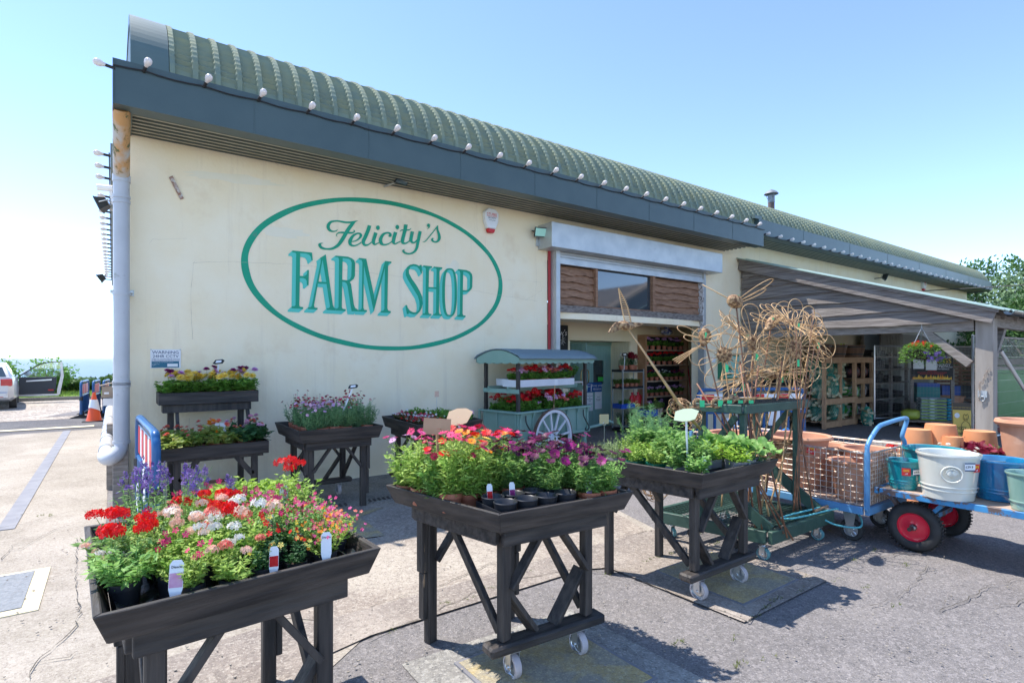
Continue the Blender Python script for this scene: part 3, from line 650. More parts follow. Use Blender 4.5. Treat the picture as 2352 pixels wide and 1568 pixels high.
b=MB(); b.box(10.045,10.07,6.99,7.12,2.1,3.18); bp(b,'flaking_batten',mat('flaking_white_paint',(.6,.6,.6),(.2,.17,.15),25,.8,ramp=(.5,.6)))
# door pair
def plank_door(w_,h,n):
    b=MB()
    for k in range(n): b.box(k*w_/n+.002,(k+1)*w_/n-.002,0,.035,0,h)
    b.box(0,w_,.012,.034,0,h); return b
b=MB()
for (x0,x1,z0,z1) in ((.0,.87,0,.05),(.0,.87,1.55,1.9),(0,.26,.05,1.55),(.61,.87,.05,1.55)):
    n=max(1,round((x1-x0)/.087))
    for k in range(n): b.box(8.73+x0+k*(x1-x0)/n+.002,8.73+x0+(k+1)*(x1-x0)/n-.002,YD,YD+.035,z0,z1)
n=4
for k in range(n): b.box(8.99+k*.0875+.002,8.99+(k+1)*.0875-.002,YD,YD+.035,.05,.98)
b.box(8.73,9.60,YD+.036,YD+.05,0,.98); b.box(8.73,9.6,YD+.036,YD+.05,1.55,1.9); b.box(8.73,8.99,YD+.036,YD+.05,.98,1.55);b.box(9.34,9.6,YD+.036,YD+.05,.98,1.55)
door=bp(b,'door',M_sage2)
b=MB(); 
for (x0,x1,z0,z1) in ((8.96,9.0,.96,1.6),(9.33,9.37,.96,1.6),(9.0,9.33,.96,1.0),(9.0,9.33,1.56,1.6)): b.box(x0,x1,YD-.012,YD+.0,z0,z1)
bp(b,'window_trim',M_sage2,door)
b=MB(); b.box(9.0,9.33,YD+.018,YD+.024,1.0,1.56); bp(b,'pane',M_glassd,door)
b=MB(); b.tube(crom([(8.80,YD,1.02),(8.80,YD-.06,1.06),(8.80,YD-.075,1.18),(8.80,YD-.06,1.30),(8.80,YD,1.34)],4),.011,8); bp(b,'handle',mat('old_brass',(.42,.26,.08),(.5,.33,.12),9,.3,metal=.9),door,smooth=True)
b=MB(); dl=plank_door(.80,1.9,9); M4=Matrix.Translation((7.86,9.17,.02))@Matrix.Rotation(R(-80),4,'Z')
dl.v=[tuple(M4@Vector(p)) for p in dl.v]; d2=bp(dl,'door',M_sage2); d2['label']='open plank door leaf folded towards the yard'
b=MB(); M5=M4; b.tube([M5@Vector(p) for p in crom([(.72,-.0,1.02),(.72,-.05,1.06),(.72,-.065,1.18),(.72,-.05,1.30),(.72,0,1.34)],4)],.011,8); bp(b,'handle',MT['old_brass'],d2,smooth=True)
b=MB()
b.box(8.69,8.728,YD-.02,YD+.05,0,1.96); b.box(7.75,7.80,YD-.05,YD+.05,0,1.96); b.box(7.80,9.6,YD-.02,YD+.05,1.905,1.975); bp(b,'door_frame',M_sage)
b=MB(); 
for k in range(7): b.box(9.585,9.598,YA+.02+.085*k,YA+.10+.085*k,0,1.96)
bp(b,'porch_panelling',M_cream)
# ---- text helper and small notices
def text(body,size,M,m,parent,name='lettering',align='CENTER',ext=.0006,sx=1,shear=0):
    cu=bpy.data.curves.new(name,'FONT'); cu.body=body; cu.size=size; cu.align_x=align; cu.align_y='CENTER'; cu.extrude=ext; cu.resolution_u=2; cu.shear=shear
    o_=bpy.data.objects.new('tmp',cu); me=bpy.data.meshes.new_from_object(o_); bpy.data.objects.remove(o_); me.materials.clear(); me.materials.append(m); me.name=name
    o=bpy.data.objects.new(name,me); C.objects.link(o); o.matrix_basis=M@Matrix.Diagonal((sx,1,1,1)); o.parent=parent; return o
FACE=Matrix.Rotation(R(90),4,'X')     # text facing -Y
def panel(name,label,cat,x,y,z,w_,h,m,th=.006,rz=0,parent=None):
    t=thing(name,label,cat,(x,y,z),rz); b=MB(); b.box(-w_/2,w_/2,-th,0,-h/2,h/2); b.build('panel',m,t); return t
T=lambda x,y,z: Matrix.Translation((x,y,z))@FACE
# WARNING 24HR CCTV
pA=W(345,802,Y=WY); pB=W(415,845,Y=WY); cx,cz=(pA.x+pB.x)/2,(pA.z+pB.z)/2; ww=pB.x-pA.x; hh=.205
s=panel('cctv_warning_sign','white and blue WARNING 24HR CCTV notice screwed on the cream wall','sign',cx,WY-.006,cz,ww,hh,M_paper)
b=MB(); b.box(-ww*.46,ww*.44,-.0085,-.0062,-hh*.47,-hh*.13); bb=b.build('blue_band',M_teal,s)
b=MB(); b.box(ww*.05,ww*.40,-.0105,-.0087,-hh*.42,-hh*.26); b.build('white_box',M_paper,s)
text('WARNING',.046,T(0,-.0075,hh*.34),M_navy,s,sx=1.12); text('24HR CCTV',.044,T(0,-.0075,hh*.13),M_navy,s,sx=1.05)
text('Images are remotely stored & monitored\nfor the prevention and detection of crime',.0155,T(0,-.0075,-hh*.05),M_navy,s,shear=.3)
text('To contact this CCTV Scheme operator',.012,T(-ww*.44,-.009,-hh*.18),M_paper,s,align='LEFT')
text('To Log on to:\nwww.',.012,T(-ww*.44,-.009,-hh*.31),M_paper,s,align='LEFT')
b=MB()
for sx in (-1,1): b.lathe([(.008,0),(.006,.003),(0,.004)],(0,0,0),8,0,M=Matrix.Translation((sx*ww*.48,-.006,hh*.49))@Matrix.Rotation(R(90),4,'X'))
b.build('screws',M_chr,s)
# alarm boxes
def alarm(x,z,label,rz=0,y=WY,words=True,sc_=1):
    t=thing('alarm_box',label,'alarm box',(x,y,z),rz)
    P=[(-.13,.12),(-.06,.18),(.06,.18),(.13,.12),(.12,-.02),(.07,-.13),(-.07,-.13),(-.12,-.02)]
    b=MB(); b.prism([(p[0]*sc_,-.09,p[1]*sc_) for p in P][::-1],(0,.088,0)); b.build('case',M_white,t,bevel=.012)
    P=[(-.07,-.132),(.07,-.132),(.05,-.19),(-.05,-.19)]
    b=MB(); b.prism([(p[0]*sc_,-.08,p[1]*sc_) for p in P][::-1],(0,.07,0)); b.build('red_lens',M_red,t,bevel=.008)
    if words:
        text('STUBBS',.056,T(0,-.0915,.085),M_red,t); text('SECURITY',.034,T(0,-.0915,.03),M_navy,t); text('07772 463384',.020,T(0,-.0915,-.005),M_navy,t)
        b=MB(); b.box(-.095,.095,-.0925,-.0905,.052,.057); b.build('rule',M_red,t)
    else:
        b=MB(); b.box(-.08,.08,-.0925,-.0905,.03,.10); b.box(-.06,.06,-.0925,-.0905,-.03,-.01); b.build('logo',M_red,t)
    return t
p=W(1123,508,Y=WY); alarm(p.x,p.z,'white hexagonal burglar alarm box beside the painted oval sign')
p=W(2118,653,Y=WY); alarm(p.x,p.z,'small white alarm box high on the far end of the wall',words=False,sc_=1.2)
# floodlights and cameras
M_dk=mat('black_metal',(.02,.025,.025),rough=.45); M_lens=mat('lamp_lens',(.45,.85,.70),rough=.12,spec=.8)
def flood(name,label,loc,aim,arm,sc_=1,lens=None):
    t=thing(name,label,'floodlight',loc); q=Vector(aim).to_track_quat('-Z','Y').to_matrix().to_4x4()
    M=Matrix.Translation(Vector(arm))@q
    b=MB(); s_=.085*sc_; P=[(-s_,-s_*.75,0),(s_,-s_*.75,0),(s_,s_*.75,0),(-s_,s_*.75,0)]; Q=[(x*.6,y*.6,s_*.9) for x,y,_ in P]
    b.add([M@Vector(p) for p in P+Q],[(4,5,6,7),(0,1,5,4),(1,2,6,5),(2,3,7,6),(3,0,4,7)])
    b.box(-s_*1.05,s_*1.05,-s_*.8,s_*.8,-.012,0,0,M); b.build('lamp_head',M_dk,t)
    b=MB(); b.box(-s_*.9,s_*.9,-s_*.65,s_*.65,-.016,-.0125,0,M); b.build('lens',lens or M_lens,t)
    b=MB(); b.beam((0,0,0),arm,.02,.02); b.tube([M@Vector((-s_*1.1,0,.02)),M@Vector((-s_*1.1,0,s_*1.1)),M@Vector((s_*1.1,0,s_*1.1)),M@Vector((s_*1.1,0,.02))],.007,6); b.build('bracket',M_dk if lens is None else M_galv,t)
    return t
p=W(1240,545,Y=WY); flood('floodlight','green tinted floodlight beside the roller shutter box',(p.x-.12,WY,p.z+.02),(-.3,-1,-.35),(0,-.16,.02),1.15)
flood('floodlight','black floodlight hanging under the soffit on a slanted arm',tuple(W(882,429,Y=WY)),(.1,-.6,-.9),tuple(W(925,412,Y=6.85)-W(882,429,Y=WY)),1.15,M_glassd)
p=W(2008,640,Y=WY); flood('floodlight','black floodlight under the far eaves above the clad shed roof',(p.x,WY,p.z),(.5,-1,-.4),(.1,-.3,.02),1.5)
p=W(250,468,Y=7.6); flood('floodlight','black floodlight facing the sea on the left side wall',(.0,7.9,p.z),(-1,.2,-.45),(-.12,-.1,.02),1.15,M_white)
p=W(250,652,Y=11); flood('floodlight','small black lamp low down on the left side wall',(.0,13,3.1),(-1,0,-.7),(-.2,0,.0),1.2)
t=thing('security_camera','white bullet camera mounted near the top of the left side wall','camera',(-.02,7.5,3.42)); b=MB(); b.tube([(-.12,0,.04),(.02,0,.05)],.035,12); b.build('body',M_white,t,smooth='auto'); b=MB(); b.beam((0,0,.02),(.03,.0,-.12),.03,.03); b.build('bracket',M_white,t)
t=thing('security_camera','white dome camera over the shelf of geraniums','camera',tuple(W(1513,752,Y=8.55))); b=MB(); b.lathe([(.0,-.06),(.04,-.05),(.055,0),(.05,.04),(0,.04)],(0,0,0),14); b.build('body',M_white,t,smooth=True); b=MB(); b.lathe([(0,-.005),(.02,0),(.018,.01)],(0,-.048,-.02),8,M=Matrix.Rotation(R(90),4,'X')); b.build('lens',M_ink,t)
# wall downpipe with horizontal run
t=thing('downpipe','thick grey downpipe with rust stained top at the left corner of the building','downpipe',(.075,6.98,.7))
O=Vector((.075,6.98,.7))
b=MB(); b.tube([Vector((.07,6.42,3.98))-O,Vector((.075,6.95,3.50))-O],.072,18); b.build('upper_pipe',M_pipeR,t,smooth='auto')
b=MB(); b.tube([(0,0,2.82),(0,0,.02)],.072,20)
b.tube(crom([(0,0,.06),(-.01,-.02,-.02),(-.04,-.05,-.08),(-.09,-.05,-.12),(-.125,.02,-.12),(-.135,.12,-.11)],4),.070,16); b.tube([(-.135,.12,-.11),(-.11,4.6,.04)],.060,16)
b.build('pipe',M_pipe,t,smooth='auto')
b=MB(); 
for z in (2.72,2.55,2.5,1.55,.62,.60,.02): b.tube([(0,0,z),(0,0,z+(.03 if z not in(.6,2.72) else .07))],.079,20)
for y in (.3,.36,1.0,1.5,2.2,3.0): 
    q=y/4.6; b.tube([(-.135+.025*q,.14+y*.97,-.11+.15*q),(-.135+.025*q,.17+y*.97,-.11+.15*q)],.067,16)
b.build('pipe_collars',M_pipe,t,smooth='auto')
b=MB(); b.box(-.095,.095,-.02,.14,1.58,1.60); b.box(.08,.11,.10,.14,1.56,1.62); b.build('pipe_clip',M_galv,t)
# small timber box on the side wall
t=thing('meter_box','small brown wooden box on the left side wall above the pipe','box',(-.06,14.2,.92)); b=MB(); b.box(-.12,.1,-.1,.1,-.13,.1); b.prism([(-.16,-.12,.1),(.12,-.12,.17),(.12,.12,.17),(-.16,.12,.1)],(0,0,.02)); b.build('case',M_pallg,t); b=MB(); b.box(-.08,.0,-.11,-.1,-.06,-.02); b.box(-.1,.08,-.09,.09,-.3,-.152); b.build('meter',M_paper,t)
# festoon lights
def festoon(label,pts,spacing,dirv,first,n,sag=.01,off=(0,0,0)):
    p0,p1=Vector(pts[0]),Vector(pts[1]); t=thing('festoon_lights',label,'string lights',tuple(p0)); L=(p1-p0).length; dv=(p1-p0).normalized()
    c=[]; m=int(L/.12)
    for i in range(m+1):
        s_=i/m*L; c.append(dv*s_+Vector((0,0,-.018*abs(math.sin(math.pi*(s_-first)/spacing)))))
    b=MB(); b.tube(c,.007,5); b.build('cable',M_ink,t)
    D=Vector(dirv).normalized(); q=D.to_track_quat('Z','Y').to_matrix().to_4x4()
    b=MB(); b.lathe([(.0,.05),(.016,.052),(.019,.068),(.030,.09),(.034,.112),(.028,.134),(.013,.146),(0,.149)],(0,0,0),12,M=q); me=b.build('bulb',M_bulb,t,smooth=True)
    b=MB(); b.lathe([(.008,-.02),(.015,-.015),(.016,.055),(.0,.055)],(0,0,0),8,M=q); so_=b.build('lamp_holder',M_ink,t,smooth='auto')
    for i in range(n):
        pos=dv*(first+i*spacing)
        if i==0: o=me; h=so_
        else: o=me.copy(); h=so_.copy(); C.objects.link(o); C.objects.link(h); o.parent=t; h.parent=t
        o.location=pos; h.location=pos
    return t
festoon('string of white bulbs along the top of the near gutter fascia',((0.0,6.235,4.31),(11.1,6.235,4.31)),.5,(.25,-.8,.45),.24,22)
festoon('string of white bulbs along the lower edge of the far gutter fascia',((11.1,6.35,4.24),(27.8,6.35,4.24)),.5,(.7,-1,.2),.15,33)
festoon('string of white bulbs down the sea facing side eave',((-.03,7.6,3.90),(-.03,19.6,3.90)),.5,(-1,-.0,.08),.15,24)
t=thing('corner_bulb','single white bulb pointing left off the gutter corner','light bulb',(-.0,6.25,4.27)); q=Vector((-1,0,.15)).to_track_quat('Z','Y').to_matrix().to_4x4()
b=MB(); b.lathe([(.0,.05),(.016,.052),(.019,.068),(.030,.09),(.034,.112),(.028,.134),(.013,.146),(0,.149)],(0,0,0),12,M=q); b.build('bulb',M_bulb,t,smooth=True); b=MB(); b.lathe([(.008,-.02),(.015,-.015),(.016,.055),(.0,.055)],(0,0,0),8,M=q); b.build('lamp_holder',M_ink,t)
# ---------------------------------------------------------------- plants
def vr(rg): return Vector((rg.gauss(0,1),rg.gauss(0,1),rg.gauss(0,1))).normalized()
def leaf(mb,p,d,L,wd,rg,shape='d',roll=.6):
    d=Vector(d).normalized(); n=(Vector((0,0,1))+vr(rg)*roll).normalized(); s_=d.cross(n)
    if s_.length<.05: s_=d.cross(Vector((1,0,.2)))
    s_.normalize(); n=s_.cross(d); p=Vector(p)
    if shape=='d':
        m=p+d*L*.45-n*wd*.18; t=p+d*L-n*L*rg.uniform(.0,.25)
        mb.add([p,m+s_*wd*.5+n*wd*.12,t,m-s_*wd*.5+n*wd*.12,m],[(0,4,1),(1,4,2),(2,4,3),(3,4,0)])
    elif shape=='n':
        mb.add([p-s_*wd*.25,p+s_*wd*.25,p+d*L*.55+s_*wd*.4+n*L*.08,p+d*L+n*L*rg.uniform(-.1,.15),p+d*L*.55-s_*wd*.4+n*L*.08],[(0,1,2,3,4)])
    else: # round, lobed
        K=9; c=p+d*L*.5; vs=[c-n*wd*.08]
        for k in range(K):
            a=2*math.pi*k/K; q=(.5+.06*(k%2)); vs.append(c+d*math.cos(a)*L*q+s_*math.sin(a)*wd*q+n*wd*.09*math.cos(2*a))
        mb.add(vs,[(0,k+1,(k+1)%K+1) for k in range(K)])
def stem(mb,p0,p1,r,bend=None,n=3):
    p0,p1=Vector(p0),Vector(p1); mid=(p0+p1)/2+(bend or Vector((0,0,0)))
    mb.tube([p0,mid,p1],[r,r*.8,r*.55],n,caps=False)
def foliage(mb,rg,h,r,ns,lps,L,wd,shape='d',lean=.8,z0=.0,r0=.02,st=.0018,top=1.0,lo=.12):
    tips=[]
    for k in range(ns):
        a=rg.uniform(0,6.283); q=math.sqrt(rg.random()); tip=Vector((math.cos(a)*r*q*lean,math.sin(a)*r*q*lean,z0+h*rg.uniform(.6,1)*(1-.25*q*q)*top))
        b0=Vector((math.cos(a)*r0*q,math.sin(a)*r0*q,z0)); mid=(b0+tip)/2+Vector((math.cos(a),math.sin(a),.0))*r*.12*q+vr(rg)*.006
        mb.tube([b0,mid,tip],[st,st*.8,st*.5],3,caps=False)
        for j in range(lps):
            t=lo+(1-lo)*(j+rg.random())/lps; p=b0*(1-t)**2+mid*2*t*(1-t)+tip*t*t
            aa=a+rg.uniform(-2.2,2.2) if q>.3 else rg.uniform(0,6.283); d=Vector((math.cos(aa),math.sin(aa),rg.uniform(-.25,.9)))
            sc2=rg.uniform(.6,1.25)*(1.15-.35*t); leaf(mb,p,d,L*sc2,wd*sc2,rg,shape)
        tips.append(tip)
    return tips
def floret(mb,c,n,Rr,rg,K=5,m=0):
    n=Vector(n).normalized(); a=n.cross(Vector((.3,.2,1)));
    if a.length<.05: a=Vector((1,0,0))
    a.normalize(); b=n.cross(a); c=Vector(c); ph=rg.uniform(0,6)
    for k in range(K):
        t=ph+2*math.pi*k/K; d=a*math.cos(t)+b*math.sin(t); e=-a*math.sin(t)+b*math.cos(t); w_=Rr*math.pi/K*.95
        mb.add([c,c+d*Rr*.7+e*w_*.6+n*Rr*.12,c+d*Rr+n*Rr*rg.uniform(-.1,.2),c+d*Rr*.7-e*w_*.6+n*Rr*.12],[(0,1,2,3)],m)
def daisy(mb,c,n,Rr,rg,K=13,m=0,mc=1):
    n=Vector(n).normalized(); a=n.cross(Vector((.3,.2,1))); a.normalize(); b=n.cross(a); c=Vector(c); ph=rg.uniform(0,6); cup=rg.uniform(-.1,.35)
    for k in range(K):
        t=ph+2*math.pi*k/K+rg.uniform(-.06,.06); d=a*math.cos(t)+b*math.sin(t); e=-a*math.sin(t)+b*math.cos(t); w_=Rr*.17; q=Rr*rg.uniform(.88,1.05); f=cup+rg.uniform(-.08,.08)
        mb.add([c+e*w_*.3,c-e*w_*.3,c+d*q*.62-e*w_+n*q*f*.6,c+d*q+n*q*f,c+d*q*.62+e*w_+n*q*f*.6],[(0,1,2,3,4)],m)
    mb.lathe([(Rr*.16,0),(Rr*.13,Rr*.07),(0,Rr*.1)],c+n*Rr*.01,6,mc,M=n.to_track_quat('Z','Y').to_matrix().to_4x4())
def umbel(mb,c,Rr,rg,nf=16,fr=.34,m=0,flat=None):
    c=Vector(c); flat=flat or rg.uniform(.35,.8); nf=int(nf*rg.uniform(.7,1.15))
    for k in range(nf):
        z=1-(k+.5)/nf*1.25; a=k*2.4+rg.uniform(-.2,.2); q=math.sqrt(max(0,1-z*z)); d=Vector((q*math.cos(a),q*math.sin(a),z*flat)); floret(mb,c+d*Rr*rg.uniform(.8,1.05),d+vr(rg)*.25,Rr*fr*rg.uniform(.85,1.15),rg,m=m)
def pompon(mb,c,n,Rr,rg,m=0):
    n=Vector(n).normalized(); a=n.cross(Vector((.3,.2,1))); a.normalize(); b=n.cross(a); c=Vector(c)
    for (K,el,q) in ((11,.0,1),(10,.4,.9),(8,.85,.72),(5,1.25,.5)):
        ph=rg.uniform(0,6)
        for k in range(K):
            t=ph+2*math.pi*k/K; d=(a*math.cos(t)+b*math.sin(t))*math.cos(el)+n*math.sin(el); e=-a*math.sin(t)+b*math.cos(t); w_=Rr*.2
            mb.add([c,c+d*Rr*q*.65-e*w_,c+d*Rr*q,c+d*Rr*q*.65+e*w_],[(0,1,2,3)],m)
POTZ={'terra':(.047,.059,.085),'small':(.042,.053,.080),'black':(.036,.047,.080),'grey':(.045,.055,.09)}
def pot(kind,col,sq=False):
    r0,r1,h=POTZ[kind]; b=MB()
    if sq:
        f=lambda r,z:[(-r,-r,z),(r,-r,z),(r,r,z),(-r,r,z)]
        L4=[f(r0,0),f(r1*.96,h*.86),f(r1,h*.86),f(r1,h),f(r1-.004,h),f(r1-.008,h*.8)]; vs=[p for l in L4 for p in l]
        b.add(vs,[(4*i+k,4*i+(k+1)%4,4*i+4+(k+1)%4,4*i+4+k) for i in range(5) for k in range(4)]); b.add(f(r1-.008,h*.82),[(0,1,2,3)],1); b.add(f(r0,0),[(3,2,1,0)])
    else:
        b.lathe([(0,0),(r0,0),(r1*.93,h*.74),(r1,h*.74),(r1,h),(r1-.004,h),(r1-.007,h*.84)],n=18); b.lathe([(r1-.007,h*.86),(0,h*.88)],n=18,m=1)
    return b
PROTO={}; PARK=Vector((0,0,0)); NPL=[0]
CATN='potted plant'
def proto(kind,var):
    key=(kind,var)
    if key in PROTO: return PROTO[key]
    rg=random.Random(hash(kind)%1 if False else sum(map(ord,kind))*7+var); K=PK[kind]; pk=K['pot']; h0=POTZ[pk[0]][2]*.86
    f=MB(); fl=MB(); lm=K['leaf']; h,r=K['h'],K['r']; fm=K.get('fl',[]); ft=K.get('ft'); 
    a=dict(ns=K.get('ns',16),lps=K.get('lps',12),L=K.get('L',.03),wd=K.get('w',.016),shape=K.get('shape','d'),lean=K.get('lean',.9),st=K.get('st',.0018))
    tips=foliage(f,rg,h,r,z0=h0,r0=.03,lo=K.get('lo',.12),**a); tips.sort(key=lambda p:-p.z); n=K.get('n',6)
    if ft:
        P=tips[:] if n<=len(tips) else tips*3
        sel=P[:n] if ft in('umbel','daisy','pompon','spike','bud') else [P[i%len(P)] for i in range(n)]
        for i,tp in enumerate(sel):
            up=K.get('up',.04)*rg.uniform(.5,1.3); out=Vector((tp.x,tp.y,0)); 
            c=tp+Vector((0,0,up))+out*K.get('sp',.25)+vr(rg)*K.get('jit',.012); R_=K.get('R',.03)*rg.uniform(.8,1.12)
            if ft=='small': c=tp+vr(rg)*K.get('jit',.03); c.z=max(c.z,h0+.02)
            elif up>.01: stem(f,tp-Vector((0,0,.01)),c,.0013)
            nrm=Vector((out.x*2.4,out.y*2.4,rg.uniform(.4,1)*.35+.12))+vr(rg)*.13
            if ft=='umbel': umbel(fl,c,R_,rg,K.get('nf',16),K.get('fr',.36),m=i%len(fm) if K.get('mixf') else 0)
            elif ft=='daisy': daisy(fl,c,nrm+vr(rg)*.05,R_,rg,m=i%max(1,len(fm)-1) if K.get('mixf') else 0,mc=len(fm)-1)
            elif ft=='pompon': pompon(fl,c,nrm,R_,rg,m=i%len(fm))
            elif ft=='small': floret(fl,c,Vector((rg.uniform(-1,1),-.8+rg.uniform(-.4,.4),.8)),R_,rg,m=i%len(fm))
            elif ft=='spike':
                t2=tp+Vector((0,0,K.get('sl',.1)*rg.uniform(.6,1.2)))+vr(rg)*.012; stem(f,tp,t2,.0015)
                for j in range(16):
                    q=j/16; floret(fl,tp.lerp(t2,q)+vr(rg)*K.get('sr',.012)*(1.15-q),vr(rg)+Vector((0,0,.3)),R_*(1.1-.4*q),rg,4,m=i%len(fm))
    t=thing(K.get('name','potted_plant'),'plant',K.get('cat',CATN)); pb=pot(pk[0],pk[1],pk[2] if len(pk)>2 else False); pb.build('pot',[pk[1],M_soil],t,smooth='auto' if not(len(pk)>2 and pk[2]) else False)
    f.build('foliage',lm,t); 
    if fl.v: fl.build('flowers',fm,t)
    PROTO[key]=[t,0]; return PROTO[key]
M_dc=mat('daisy_centre',(.10,.05,.02),rough=.8); M_dcy=mat('daisy_centre_yellow',(.8,.5,.05),rough=.8)
TP=('terra',M_terra); BPt=('black',M_bp); SP=('small',M_terra); GP=('grey',M_gpot,True); GGP=('grey',M_greenpot,True)
